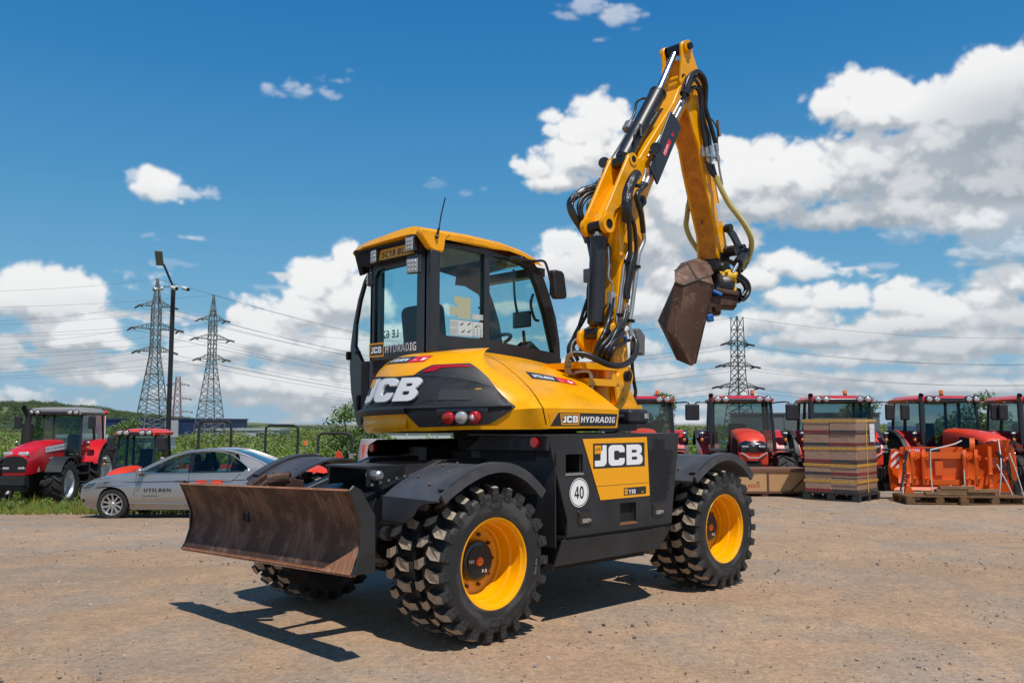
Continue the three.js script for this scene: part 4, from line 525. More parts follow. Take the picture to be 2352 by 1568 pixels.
  M('steering_wheel', [new THREE.TorusGeometry(0.19, 0.018, 8, 32).rotateX(Math.PI / 2).rotateZ(0.5).translate(1.66, 2.2, -0.57), CY([1.66, 2.2, -0.57], [1.8, 1.9, -0.57], 0.035)], BLACK.gloss, ex);
  M('dash_monitor', [RB(0.04, 0.15, 0.22, 0.012, 1.74, 2.4, -0.25), CY([1.76, 2.3, -0.25], [1.8, 2.0, -0.25], 0.015)], BLACK.gloss, ex);
  M('console', [RB(0.5, 0.35, 0.16, 0.04, 1.1, 1.95, -0.24), metres(EX([[1.55, 2.02], [1.8, 2.2], [2.02, 2.06], [2.02, 1.95], [1.55, 1.95]], -0.35, -0.17, 0.02))], BLACK.rubber, ex);
  M('grab_rail', [TB([[1.84, 2.65, -0.2], [1.83, 2.55, -0.22], [1.88, 2.42, -0.22], [1.92, 2.4, -0.2]], 0.014), TB([[1.78, 2.9, -0.4], [1.82, 2.6, -0.42], [1.9, 2.35, -0.42]], 0.012)], BLACK.gloss, ex);
  M('sun_blind', [metres(EX([[1.45, 2.94], [1.62, 2.93], [1.75, 2.86], [1.8, 2.72], [1.72, 2.7], [1.55, 2.76], [1.42, 2.76]], -0.85, -0.82, 0.01))], BLACK.rubber, ex);
  // window stickers
  const chart = canvasTex(512, 180, (g, w, h) => { g.fillStyle = '#c9d6d6'; g.fillRect(0, 0, w, h); g.strokeStyle = '#2b3234'; g.lineWidth = 3; g.strokeRect(2, 2, w - 4, h - 4); g.strokeRect(348, 2, 162, h - 4); g.lineWidth = 1; for (let i = 0; i < 2; i++) for (let r = 0; r < 9; r++) { g.beginPath(); g.moveTo(14, 22 + i * 84 + r * 7); g.lineTo(130, 22 + i * 84 + r * 7); g.stroke(); } for (let r = 0; r < 8; r++) { g.beginPath(); g.moveTo(14 + r * 16, 20); g.lineTo(14 + r * 16, 165); g.stroke(); } g.fillStyle = '#23292b'; for (const [x, y] of [[170, 50], [280, 40], [190, 130], [280, 125], [390, 60]]) { g.beginPath(); g.moveTo(x, y); g.lineTo(x + 40, y - 26); g.lineTo(x + 46, y - 20); g.lineTo(x + 14, y + 8); g.fill(); g.beginPath(); g.arc(x, y + 4, 10, 0, 7); g.fill(); } g.beginPath(); g.moveTo(440, 60); g.lineTo(455, 34); g.lineTo(470, 60); g.lineWidth = 3; g.closePath(); g.stroke(); g.lineWidth = 2; for (let r = 0; r < 3; r++) for (let k = 0; k < 3; k++) { g.beginPath(); g.arc(370 + k * 50, 95 + r * 32, 9, 0, 7); g.stroke(); g.fillRect(368 + k * 50, 82 + r * 32, 4, 26); } });
  M('load_chart_sticker', new THREE.PlaneGeometry(0.39, 0.137).translate(0.935, 2.246, -0.1225), print(chart, { side: THREE.DoubleSide }), cab);
  M('load_chart_sticker', new THREE.PlaneGeometry(0.135, 0.05).translate(1.065, 2.355, -0.1225), print(chart, { side: THREE.DoubleSide }), cab);
  const faded = std({ color: lin(0.42, 0.47, 0.32), roughness: 0.8, side: THREE.DoubleSide });
  M('faded_sticker', [new THREE.PlaneGeometry(0.147, 0.188).translate(0.906, 2.42, -0.1225), new THREE.PlaneGeometry(0.038, 0.07).translate(0.811, 2.482, -0.1225), new THREE.PlaneGeometry(0.085, 0.075).translate(0.785, 2.388, -0.1225)], faded, cab);
  const rearMark = canvasTex(512, 96, (g, w, h) => { g.fillStyle = '#f2a200'; g.fillRect(0, 0, 164, h); g.fillStyle = '#26272b'; g.fillRect(12, 12, 140, h - 24); jcb(g, 22, 24, 46, '#fff'); }), rearAlpha = canvasTex(512, 96, (g, w, h) => { g.fillStyle = '#000'; g.fillRect(0, 0, w, h); g.fillStyle = '#fff'; g.fillRect(0, 0, 164, h); g.font = 'bold 76px sans-serif'; g.fillText('HYDRADIG', 172, 74, 335); });
  const rearWhite = canvasTex(512, 96, (g, w, h) => { g.fillStyle = '#e9ecec'; g.fillRect(0, 0, w, h); g.fillStyle = '#f2a200'; g.fillRect(0, 0, 166, h); g.fillStyle = '#26272b'; g.fillRect(12, 12, 140, h - 24); jcb(g, 22, 26, 44, '#fff'); }); rearAlpha.colorSpace = THREE.NoColorSpace;
  M('rear_window_lettering', new THREE.PlaneGeometry(0.68, 0.125).rotateY(-Math.PI / 2).translate(0.4865, 2.075, -0.575), std({ map: rearWhite, alphaMap: rearAlpha, transparent: true, roughness: 0.5 }), cab);
  const digits = canvasTex(256, 64, (g, w, h) => { g.fillStyle = '#000'; g.fillRect(0, 0, w, h); g.fillStyle = '#fff'; g.font = 'bold 60px sans-serif'; g.fillText('LE 62', 30, 54); }); digits.colorSpace = THREE.NoColorSpace;
  M('fleet_number', new THREE.PlaneGeometry(0.42, 0.1).rotateY(Math.PI / 2).translate(0.513, 2.205, -0.68), std({ color: lin(0.02, 0.03, 0.03), alphaMap: digits, transparent: true, side: THREE.DoubleSide }), cab);
  // cab mirrors
  const mir = M('cab_mirror', [TB([[1.42, 2.9, 0.0], [1.6, 2.9, 0.04], [1.71, 2.91, 0.06], [1.76, 2.85, 0.06], [1.8, 2.74, 0.06]], 0.012), CY([1.4, 2.905, -0.06], [1.46, 2.9, 0.03], 0.026), CY([1.46, 2.93, -0.09], [1.72, 2.92, -0.06], 0.012)], BLACK.gloss, ex);
  M('mirror_shell', metres(EX(rounded([[-0.1, 0.13], [0.07, 0.13], [0.12, -0.12], [-0.06, -0.14]], 0.045), -0.035, 0.035, 0.012)).rotateY(0.1).translate(1.88, 2.71, 0.07), BLACK.plastic, mir); M('mirror_face', new THREE.PlaneGeometry(0.14, 0.2).translate(1.89, 2.71, 0.03).rotateY(0), MIRROR, mir);
  const mirL = M('cab_mirror', [TB([[1.9, 2.6, -1.02], [2.05, 2.62, -1.15], [2.1, 2.5, -1.2]], 0.012)], BLACK.gloss, ex); M('mirror_shell', RB(0.05, 0.34, 0.2, 0.025, 2.1, 2.4, -1.22), BLACK.plastic, mirL); M('mirror_face', B(0.004, 0.3, 0.16, 2.073, 2.4, -1.22), MIRROR, mirL);
  const mirR = M('hood_mirror', [RB(0.26, 0.125, 0.16, 0.035, 1.78, 1.49, 1.0), CY([1.52, 1.49, 1.0], [1.68, 1.49, 1.0], 0.02)], BLACK.plastic, ex); M('marker_lamp', [B(0.004, 0.045, 0.04, 1.86, 1.495, 1.083), B(0.05, 0.04, 0.004, 1.86, 1.495, 1.082)], CLEARLENS, mirR); M('mirror_cable', TB([[1.6, 1.49, 1.0], [1.57, 1.44, 1.0], [1.6, 1.37, 0.98], [1.54, 1.36, 0.9]], 0.008), BLACK.hose, mirR);
}
// ---- kingpost, three-piece boom, stick, hoses and bucket
{
  const ZR = 0.48, ZL = 0.22, mid = 0.35, pin = (x, y, z0, z1, r) => CY([x, y, z0], [x, y, z1], r, r, 20), seq = (list) => list.map(([x, y]) => [x, y]);
  const kp = M('kingpost', [metres(EX(rounded([[2.02, 1.83], [2.04, 1.93], [2.14, 1.94], [2.2, 1.86], [2.24, 1.9], [2.36, 1.95], [2.4, 1.88], [2.37, 1.79], [2.52, 1.585], [2.2, 1.585], [2.17, 1.78], [2.06, 1.78]], 0.03), 0.19, 0.27, 0.012)), metres(EX(rounded([[2.02, 1.83], [2.04, 1.93], [2.14, 1.94], [2.2, 1.86], [2.24, 1.9], [2.36, 1.95], [2.4, 1.88], [2.37, 1.79], [2.52, 1.585], [2.2, 1.585], [2.17, 1.78], [2.06, 1.78]], 0.03), 0.43, 0.51, 0.012)), metres(B(0.5, 0.06, 0.34, 2.3, 1.57, mid)), metres(B(0.1, 0.3, 0.2, 2.36, 1.72, mid)), CY([2.12, 1.46, mid], [2.12, 1.98, mid], 0.11, 0.11, 24)], YEL, ex);
  M('kingpost_mount', [metres(B(0.5, 0.055, 0.46, 1.86, 1.93, 0.36)), metres(B(0.42, 0.06, 0.4, 1.9, 1.79, 0.4)), metres(B(0.62, 0.09, 0.46, 1.75, 1.62, 0.3)), metres(EX([[1.6, 1.9], [2.1, 1.95], [2.1, 1.5], [1.6, 1.45]], 0.1, 0.16, 0.01))], YEL, ex);
  M('mount_cover', [RB(0.2, 0.03, 0.14, 0.01, 1.97, 1.965, 0.46), RB(0.12, 0.025, 0.1, 0.008, 1.78, 1.95, 0.46, 0, 0, 0.15)], GREYBOX, ex);
  M('kingpost_pin', [pin(2.335, 1.864, 0.505, 0.535, 0.05), pin(2.335, 1.864, 0.53, 0.545, 0.026)], PIN, kp);
  M('kingpost_bolts', [B(0.2, 0.012, 0.05, 2.4, 1.607, 0.44), ...[0, 1, 2].map((k) => CY([2.34 + k * 0.06, 1.605, 0.44], [2.34 + k * 0.06, 1.62, 0.44], 0.014, 0.014, 6))], PIN, kp);
  const warn = canvasTex(96, 256, (g, w, h) => { g.fillStyle = '#e7a21a'; g.fillRect(0, 0, w, h); g.strokeStyle = '#2a2415'; g.lineWidth = 5; g.beginPath(); g.moveTo(48, 14); g.lineTo(82, 82); g.lineTo(14, 82); g.closePath(); g.stroke(); g.fillStyle = '#2a2415'; g.beginPath(); g.arc(48, 62, 11, 0, 7); g.fill(); g.fillRect(18, 170, 22, 34); g.beginPath(); g.moveTo(44, 180); g.lineTo(58, 172); g.lineTo(58, 188); g.fill(); g.fillRect(66, 158, 10, 62); g.beginPath(); g.arc(71, 148, 8, 0, 7); g.fill(); });
  M('warning_sticker', new THREE.PlaneGeometry(0.07, 0.19).translate(2.27, 1.69, 0.5125), print(warn), kp);
  // lower boom
  const lowP = [[2.29, 1.81], [2.38, 1.815], [2.395, 1.9], [2.406, 2.08], [2.385, 2.2], [2.42, 2.567], [2.534, 2.882], [2.6, 3.075], [2.701, 3.214], [2.712, 3.29], [2.68, 3.5], [2.64, 3.6], [2.56, 3.63], [2.45, 3.56], [2.303, 3.415], [2.249, 3.309], [2.25, 3.0], [2.30, 2.93], [2.26, 2.611], [2.218, 2.324], [2.149, 2.12], [2.2, 1.98], [2.22, 1.86]];
  const low = M('lower_boom', [metres(EX(rounded(lowP, 0.06), ZL, ZL + 0.04, 0.006), 0.8), metres(EX(rounded(lowP, 0.06), ZR - 0.04, ZR, 0.006), 0.8), metres(EX(lowP.map(([x, y]) => [x * 0.992 + 0.02, y]), ZL + 0.03, ZR - 0.03, 0.004), 0.8), RING([2.335, 1.864, ZL - 0.01], [2.335, 1.864, ZR + 0.028], 0.1, 0.04, 32), metres(EX(rounded([[2.25, 3.3], [2.33, 3.42], [2.52, 3.6], [2.64, 3.62], [2.6, 3.5], [2.42, 3.36], [2.33, 3.2], [2.3, 2.98], [2.255, 2.97]], 0.03), ZR, ZR + 0.035, 0.006))], YEL, ex);
  for (const z of [ZL - 0.02, ZR - 0.035]) M('ram_ear', metres(EX(rounded([[1.98, 2.16], [2.0, 2.28], [2.08, 2.3], [2.22, 2.36], [2.2, 2.08], [2.06, 2.1]], 0.05), z, z + 0.05, 0.01)), YEL, low);
  M('ear_pin', [pin(2.08, 2.25, ZL - 0.04, ZR + 0.035, 0.035)], PIN, low); M('knee_pin', [pin(2.603, 3.55, ZL - 0.03, ZR + 0.05, 0.05), pin(2.603, 3.55, ZR + 0.05, ZR + 0.06, 0.02)], PIN, low);
  // upper boom: two deep plates joined by top and belly plates
  const upP = [[2.135, 3.177], [2.06, 3.19], [2.05, 3.27], [2.09, 3.36], [2.308, 3.732], [2.45, 3.975], [2.5, 4.005], [2.56, 3.995], [2.6, 3.965], [3.201, 4.691], [3.3, 4.86], [3.387, 4.955], [3.47, 5.0], [3.55, 4.95], [3.5, 4.79], [3.283, 4.49], [2.849, 3.802], [2.773, 3.679], [2.68, 3.5], [2.6, 3.46], [2.478, 3.49], [2.361, 3.473], [2.227, 3.395], [2.2, 3.25]];
  const up = M('upper_boom', [metres(EX(rounded(upP, 0.035), ZL, ZL + 0.035, 0.006), 0.8), metres(EX(rounded(upP, 0.035), ZR - 0.035, ZR, 0.006), 0.8)], YEL, ex);
  M('top_plate', metres(loft([[2.62, 3.955], [3.215, 4.68], [3.33, 4.875]].map(([x, y]) => [[x, y, ZL + 0.03], [x, y, ZR - 0.004], [x + 0.02, y - 0.02, ZR - 0.004], [x + 0.02, y - 0.02, ZL + 0.03]]), { crease: 0.3 }), 0.8), YEL, up);
  M('belly_plate', metres(loft([[2.68, 3.5], [2.8, 3.72], [3.27, 4.48], [3.48, 4.78]].map(([x, y]) => [[x, y, ZL + 0.03], [x, y, ZR - 0.01], [x - 0.02, y + 0.012, ZR - 0.01], [x - 0.02, y + 0.012, ZL + 0.03]]), { crease: 0.3 }), 0.8), YEL, up);
  M('web_plate', metres(loft([[2.14, 3.34], [2.33, 3.63], [2.5, 3.83], [2.66, 3.97]].map(([x, y]) => [[x + 0.05, y - 0.03, ZL + 0.03], [x + 0.05, y - 0.03, ZR - 0.03], [x + 0.08, y - 0.05, ZR - 0.03], [x + 0.08, y - 0.05, ZL + 0.03]]), { crease: 0.3 }), 0.8), YEL, up);
  for (const [x, y, r] of [[2.132, 3.258, 0.085], [2.51, 3.945, 0.06]]) { M('boss', [RING([x, y, ZR - 0.04], [x, y, ZR + 0.012], r, r * 0.5, 32), RING([x, y, ZL - 0.012], [x, y, ZL + 0.04], r, r * 0.5, 32)], YEL, up); M('boss_pin', pin(x, y, ZL - 0.015, ZR + 0.016, r * 0.52), PIN, up); }
  // stick
  const stP = [[3.36, 5.34], [3.39, 5.4], [3.46, 5.415], [3.53, 5.37], [3.67, 5.15], [3.78, 4.84], [3.85, 4.5], [3.916, 4.129], [3.976, 3.95], [4.09, 3.55], [4.165, 3.3], [4.13, 3.2], [4.02, 3.16], [3.96, 3.2], [3.95, 3.45], [3.83, 3.75], [3.697, 4.115], [3.638, 4.333], [3.55, 4.474], [3.449, 4.691], [3.33, 4.93], [3.363, 5.163]];
  const stick = M('stick', [metres(EX(rounded(stP, 0.03), ZL, ZL + 0.03, 0.006), 0.8), metres(EX(rounded(stP, 0.03), ZR - 0.03, ZR, 0.006), 0.8)], YEL, ex);
  const wornYellow = std({ color: 0xffffff, roughness: 0.6, map: tex(512, 512, (u, v) => { const a = pfbm(u, v, 10, 5, 3), e = pnoise(u * 60, v * 60, 60, 5); let c = [226, 142, 14]; c = mix3(c, [196, 116, 16], sstep(0.4, 0.7, a) * 0.6); if (e > 0.9 && a > 0.5) c = [58, 44, 34]; return c; }) });
  M('inner_plate', metres(loft([[3.42, 4.75], [3.56, 4.47], [3.645, 4.333], [3.705, 4.115], [3.84, 3.75], [3.957, 3.44], [3.985, 3.19]].map(([x, y]) => [[x, y, ZL + 0.002], [x, y, ZR - 0.006], [x + 0.02, y, ZR - 0.006], [x + 0.02, y, ZL + 0.002]]), { crease: 0.3 }), 1.5), wornYellow, stick);
  M('outer_plate', metres(loft([[3.6, 5.2], [3.74, 4.84], [3.83, 4.5], [3.9, 4.129], [3.96, 3.95], [4.07, 3.55], [4.14, 3.3]].map(([x, y]) => [[x, y, ZL + 0.01], [x, y, ZR - 0.01], [x - 0.02, y, ZR - 0.01], [x - 0.02, y, ZL + 0.01]]), { crease: 0.3 }), 0.8), YEL, stick);
  M('stick_web', metres(B(0.02, 0.3, 0.22, 3.47, 5.08, mid, 0, 0, 0.25)), YEL, stick);
  M('stick_pivot', [RING([3.45, 4.93, ZL - 0.01], [3.45, 4.93, ZR + 0.02], 0.1, 0.03, 32), CY([3.4, 5.0, ZL], [3.4, 5.0, ZR], 0.045)], YEL, stick);
  M('top_boss', [RING([3.45, 5.345, ZR - 0.04], [3.45, 5.345, ZR + 0.03], 0.068, 0.03, 28), RING([3.45, 5.345, ZL - 0.03], [3.45, 5.345, ZL + 0.03], 0.068, 0.03, 28)], YEL, stick); M('top_pin', [pin(3.45, 5.345, ZL - 0.05, ZR + 0.06, 0.036)], PIN, stick);
  for (const [x, y] of [[3.72, 4.2], [3.76, 4.02], [3.82, 3.86], [3.99, 3.3], [3.9, 3.58]]) M('scrape', B(0.004, 0.05, 0.02, x - 0.012, y, 0.44 - (x % 0.1)), RUSTBOLT, stick);
  M('data_sticker', new THREE.PlaneGeometry(0.07, 0.19).rotateZ(0.24).translate(4.0, 3.68, ZR + 0.002), print(canvasTex(64, 160, (g, w, h) => { g.fillStyle = '#c9d8e4'; g.fillRect(0, 0, w, h); g.fillStyle = '#8fa9bd'; for (let i = 0; i < 9; i++) g.fillRect(8, 14 + i * 15, 40 + (i * 7) % 10, 5); })), stick);
  // rams
  const ram = (name, a, b, c, d, r, rod) => { const m = M(name, [CY(a, b, r, r, 28), CY(b, v3(b).add(v3(b).sub(v3(a)).normalize().multiplyScalar(0.03)), r * 1.06, r * 1.06, 28), CY(v3(a).sub(v3(b).sub(v3(a)).normalize().multiplyScalar(0.03)), a, r * 0.7, r, 28), CY([d[0], d[1], mid - 0.085], [d[0], d[1], mid + 0.085], r * 0.62, r * 0.62, 20)], BLACK.metal, ex); M('ram_rod', CY(b, c, rod, rod, 20), CHROME, m); M('rod_eye', CY([c[0], c[1], mid - 0.08], [c[0], c[1], mid + 0.08], r * 0.72, r * 0.72, 24), PIN, m); return m; };
  const r1 = ram('boom_ram', [2.093, 2.35, mid], [2.148, 3.12, mid], [2.137, 3.25, mid], [2.078, 2.25], 0.079, 0.033);
  M('ram_pipe', TB([[2.2, 3.06, 0.42], [2.2, 2.9, 0.43], [2.185, 2.78, 0.43], [2.22, 2.73, 0.44], [2.235, 2.7, 0.44], [2.232, 2.62, 0.44]], 0.011, 8), ZINC, r1); M('ram_hose', TB([[2.19, 3.1, 0.41], [2.21, 3.05, 0.425], [2.205, 2.9, 0.43]], 0.014, 8), BLACK.hose, r1);
  const vb = M('valve_block', [B(0.06, 0.15, 0.05, 2.2, 2.56, 0.45)], std({ color: lin(0.45, 0.46, 0.47), roughness: 0.45, metalness: 0.4 }), ex); M('valve_cap', CY([2.24, 2.6, 0.45], [2.27, 2.605, 0.46], 0.012), std({ color: lin(0.6, 0.25, 0.2), roughness: 0.5 }), vb); M('valve_fittings', [0, 1, 2, 3].map((k) => CY([2.2, 2.475 - k * 0.025, 0.45], [2.2, 2.46 - k * 0.025, 0.45], 0.016, 0.014, 10)), ZINC, vb);
  const r2 = ram('stick_ram', [2.54, 3.99, mid], [3.1, 4.77, mid], [3.45, 5.345, mid], [2.51, 3.945], 0.086, 0.038);
  M('ram_pipe', [TB([[2.58, 4.13, 0.45], [2.57, 4.2, 0.46], [2.66, 4.3, 0.45], [2.69, 4.33, 0.44], [2.66, 4.2, 0.47]], 0.013, 8)], BLACK.hose, r2); M('ram_clamp', CY([2.62, 4.04, 0.36], [2.96, 4.52, 0.45], 0.013, 0.013, 8), BLACK.hose, r2);
  // black cover plate with the dealer's mark, two round lamps
  const cover = M('cover_plate', metres(EX(rounded([[3.0, 4.52], [3.095, 4.48], [3.185, 4.395], [2.77, 3.725], [2.645, 3.88]], 0.015), 0.56, 0.58, 0.004)), BLACK.metal, ex);
  const cs = canvasTex(256, 64, (g, w, h) => { g.fillStyle = '#e0293c'; g.fillRect(0, 0, w, h); g.fillStyle = '#fff'; g.font = 'bold 40px sans-serif'; g.fillText('UTILBEN', 10, 42, 236); g.font = '14px sans-serif'; g.fillText('Da, rezolvăm.', 12, 58); });
  const an = Math.atan2(0.67, 0.42); M('cover_sticker', new THREE.PlaneGeometry(0.2, 0.052).rotateZ(an).translate(2.93, 4.13, 0.5815), print(cs), cover);
  const mk = canvasTex(64, 64, (g) => { g.fillStyle = '#000'; g.fillRect(0, 0, 64, 64); mark(g, 32, 32, 24, '#fff'); }); mk.colorSpace = THREE.NoColorSpace; M('cover_mark', new THREE.PlaneGeometry(0.075, 0.06).rotateZ(an).translate(3.025, 4.285, 0.5815), std({ color: lin(0.7, 0.02, 0.05), alphaMap: mk, transparent: true }), cover);
  for (const [x, y, z] of [[2.69, 4.06, 0.62], [2.46, 3.965, 0.17]]) { const l = M('boom_lamp', [LZ([[0, -0.03], [0.035, -0.028], [0.052, -0.005], [0.056, 0.01], [0.05, 0.016], [0, 0.018]], 28).rotateY(-1.1).translate(x, y, z), CY([x + 0.03, y - 0.05, z - 0.03], [x + 0.05, y - 0.1, z - 0.06], 0.012)], BLACK.gloss, ex); }
  // hose and pipe runs
  const H = BLACK.hose, run = (name, pts, r, mat = H, p = ex) => M(name, TB(pts, r, r > 0.02 ? 10 : 8), mat, p);
  run('hydraulic_hose', [[3.203, 4.689, 0.6], [3.207, 4.8, 0.62], [3.27, 4.923, 0.62], [3.352, 4.993, 0.62], [3.434, 5.035, 0.62], [3.557, 5.034, 0.6], [3.647, 4.963, 0.58], [3.668, 4.823, 0.56], [3.675, 4.737, 0.55], [3.717, 4.652, 0.55], [3.794, 4.516, 0.55], [3.858, 4.39, 0.55]], 0.024);
  run('hydraulic_hose', [[3.274, 4.749, 0.6], [3.339, 4.901, 0.6], [3.473, 5.01, 0.58], [3.586, 5.006, 0.56], [3.666, 4.949, 0.54], [3.634, 4.792, 0.53], [3.634, 4.644, 0.52], [3.64, 4.602, 0.52], [3.675, 4.456, 0.52], [3.711, 4.325, 0.52]], 0.019);
  run('hydraulic_hose', [[3.25, 4.72, 0.58], [3.38, 4.92, 0.58], [3.5, 4.97, 0.56], [3.631, 4.88, 0.54], [3.662, 4.709, 0.53], [3.691, 4.573, 0.53], [3.755, 4.472, 0.53], [3.778, 4.354, 0.53]], 0.02);
  run('hydraulic_hose', [[3.24, 4.66, 0.56], [3.4, 4.86, 0.56], [3.56, 4.9, 0.54], [3.64, 4.78, 0.52], [3.66, 4.62, 0.51], [3.72, 4.48, 0.51], [3.74, 4.34, 0.51]], 0.022);
  run('hose_sleeve', [[3.21, 4.74, 0.6], [3.28, 4.87, 0.6], [3.31, 4.93, 0.6]], 0.045, BLACK.rubber);
  for (const [x, y, z, r] of [[3.711, 4.3, 0.52, 0.014], [3.74, 4.31, 0.515, 0.014], [3.778, 4.33, 0.53, 0.018], [3.865, 4.35, 0.55, 0.024]]) M('hose_fitting', [CY([x, y + 0.03, z], [x + 0.012, y - 0.04, z], r, r, 12), CY([x + 0.012, y - 0.04, z], [x + 0.02, y - 0.09, z], r * 0.75, r * 0.75, 12), CY([x + 0.02, y - 0.09, z], [x + 0.03, y - 0.14, z], r, r, 12)], ZINC, ex);
  M('pipe_bracket', [B(0.22, 0.012, 0.07, 3.79, 4.235, 0.52, 0, 0, 0.12), B(0.05, 0.12, 0.02, 3.69, 4.28, 0.5)], ZINC, ex); M('breather_box', B(0.03, 0.17, 0.03, 3.87, 4.55, 0.58, 0, 0, 0.12), GREYBOX, ex);
  run('control_cable', [[3.72, 4.66, 0.55], [3.8, 4.6, 0.57], [3.85, 4.52, 0.58], [3.86, 4.43, 0.57], [3.88, 4.35, 0.56]], 0.007); run('hydraulic_hose', [[3.72, 4.17, 0.52], [3.74, 4.1, 0.53], [3.79, 4.04, 0.54], [3.84, 4.02, 0.55]], 0.014); run('hydraulic_hose', [[3.77, 4.17, 0.52], [3.79, 4.1, 0.53], [3.82, 4.04, 0.55]], 0.014); run('hydraulic_hose', [[3.82, 4.16, 0.53], [3.83, 4.1, 0.54], [3.85, 4.03, 0.55]], 0.02);
  run('stick_pipe', [[3.9, 4.24, 0.55], [3.93, 4.12, 0.545], [3.973, 3.962, 0.55]], 0.012, ZINC);
  // ribbed yellow hose guards
  const ribbed = (pts, r) => { const c = curve(pts), L = c.getLength(), n = Math.round(L / 0.022), f = c.computeFrenetFrames(n * 3), rings = []; for (let i = 0; i <= n * 3; i++) { const p = c.getPointAt(i / (n * 3)), N = f.normals[i], Bn = f.binormals[i], R = r * (i % 3 === 0 ? 0.8 : 1.04); rings.push([...Array(10)].map((_, k) => { const a = k / 10 * 6.2832; return p.clone().addScaledVector(N, Math.cos(a) * R).addScaledVector(Bn, Math.sin(a) * R); })); } return loft(rings, { crease: 0.5 }); };
  const guard = std({ color: lin(0.56, 0.48, 0.16), roughness: 0.55 });
  M('hose_guard', ribbed([[3.85, 4.031, 0.55], [3.856, 3.899, 0.6], [3.921, 3.74, 0.65], [3.99, 3.632, 0.7], [4.129, 3.515, 0.72], [4.274, 3.402, 0.7], [4.4, 3.31, 0.62], [4.428, 3.18, 0.55]], 0.03), guard, ex);
  M('hose_guard', ribbed([[3.969, 3.837, 0.12], [3.967, 3.696, 0.1], [3.947, 3.586, 0.1], [3.985, 3.463, 0.12], [4.03, 3.335, 0.18], [4.05, 3.258, 0.24]], 0.029), guard, ex);
  run('hydraulic_hose', [[3.76, 4.3, 0.205], [3.84, 4.22, 0.19], [3.95, 4.127, 0.15], [3.975, 3.974, 0.13], [3.969, 3.837, 0.12]], 0.02); run('control_cable', [[3.974, 3.899, 0.215], [3.975, 3.882, 0.15], [3.96, 3.783, 0.14], [3.99, 3.71, 0.17], [4.03, 3.7, 0.21]], 0.01); run('hydraulic_hose', [[4.0, 3.95, 0.36], [4.14, 3.6, 0.36], [4.22, 3.5, 0.36]], 0.022);
  // right hand pipes down the booms
  run('boom_pipe', [[2.72, 4.05, 0.53], [2.9, 4.26, 0.53], [3.1, 4.53, 0.55], [3.21, 4.7, 0.57]], 0.016, ZINC); run('boom_pipe', [[2.7, 4.0, 0.515], [2.9, 4.23, 0.515], [3.15, 4.58, 0.53], [3.24, 4.72, 0.55]], 0.012, ZINC); run('boom_pipe', [[2.75, 3.98, 0.54], [3.0, 4.3, 0.54], [3.2, 4.6, 0.56], [3.26, 4.74, 0.57]], 0.02, ZINC);
  for (const [x, y, z, r] of [[3.22, 4.7, 0.575, 0.022], [3.26, 4.74, 0.575, 0.026], [3.25, 4.72, 0.555, 0.018]]) M('pipe_fitting', CY([x - 0.03, y - 0.05, z - 0.004], [x + 0.02, y + 0.03, z], r, r, 10), CLEARLENS, ex);
  M('hose_sleeve', TB([[2.46, 3.77, 0.56], [2.34, 3.68, 0.6], [2.276, 3.569, 0.6], [2.23, 3.461, 0.62], [2.223, 3.37, 0.62], [2.28, 3.302, 0.58]], 0.05, 12), phy({ color: lin(0.02, 0.02, 0.022), roughness: 0.35, bumpMap: roughVar, bumpScale: 0.02 }), ex);
  run('hydraulic_hose', [[2.28, 3.32, 0.59], [2.34, 3.24, 0.56], [2.37, 3.15, 0.54], [2.399, 3.05, 0.52], [2.389, 2.951, 0.515]], 0.022); run('hydraulic_hose', [[2.3, 3.35, 0.6], [2.4, 3.27, 0.57], [2.46, 3.15, 0.54], [2.49, 3.05, 0.52], [2.46, 2.93, 0.51]], 0.02); run('hydraulic_hose', [[2.35, 3.63, 0.57], [2.28, 3.6, 0.6], [2.23, 3.5, 0.61], [2.26, 3.42, 0.6]], 0.018);
  run('hydraulic_hose', [[2.62, 3.708, 0.55], [2.524, 3.642, 0.57], [2.42, 3.56, 0.59], [2.44, 3.475, 0.59], [2.509, 3.399, 0.57], [2.571, 3.292, 0.54], [2.593, 3.236, 0.53]], 0.026); M('pipe_fitting', CY([2.62, 3.708, 0.55], [2.66, 3.76, 0.54], 0.026, 0.024), ZINC, ex); run('boom_pipe', [[2.65, 3.74, 0.54], [2.7, 3.82, 0.53], [2.74, 3.93, 0.53]], 0.022, ZINC); run('boom_pipe', [[2.58, 3.7, 0.53], [2.63, 3.78, 0.52], [2.66, 3.87, 0.52]], 0.016, ZINC); run('hydraulic_hose', [[2.44, 3.66, 0.56], [2.54, 3.68, 0.55], [2.58, 3.72, 0.54]], 0.02);
  run('boom_pipe', [[2.593, 3.236, 0.53], [2.614, 3.166, 0.52], [2.551, 3.04, 0.51], [2.518, 2.908, 0.51], [2.47, 2.7, 0.51], [2.421, 2.476, 0.51], [2.38, 2.335, 0.51], [2.4, 2.28, 0.52], [2.412, 2.224, 0.54]], 0.021, ZINC);
  run('boom_pipe', [[2.39, 3.03, 0.5], [2.334, 2.903, 0.5], [2.29, 2.7, 0.5], [2.242, 2.489, 0.5], [2.212, 2.369, 0.5], [2.235, 2.3, 0.5]], 0.013, ZINC); run('boom_pipe', [[2.42, 3.0, 0.5], [2.373, 2.89, 0.5], [2.32, 2.68, 0.5], [2.27, 2.473, 0.5], [2.245, 2.33, 0.5]], 0.014, ZINC); run('boom_pipe', [[2.47, 2.98, 0.505], [2.43, 2.8, 0.505], [2.37, 2.55, 0.505]], 0.012, ZINC);
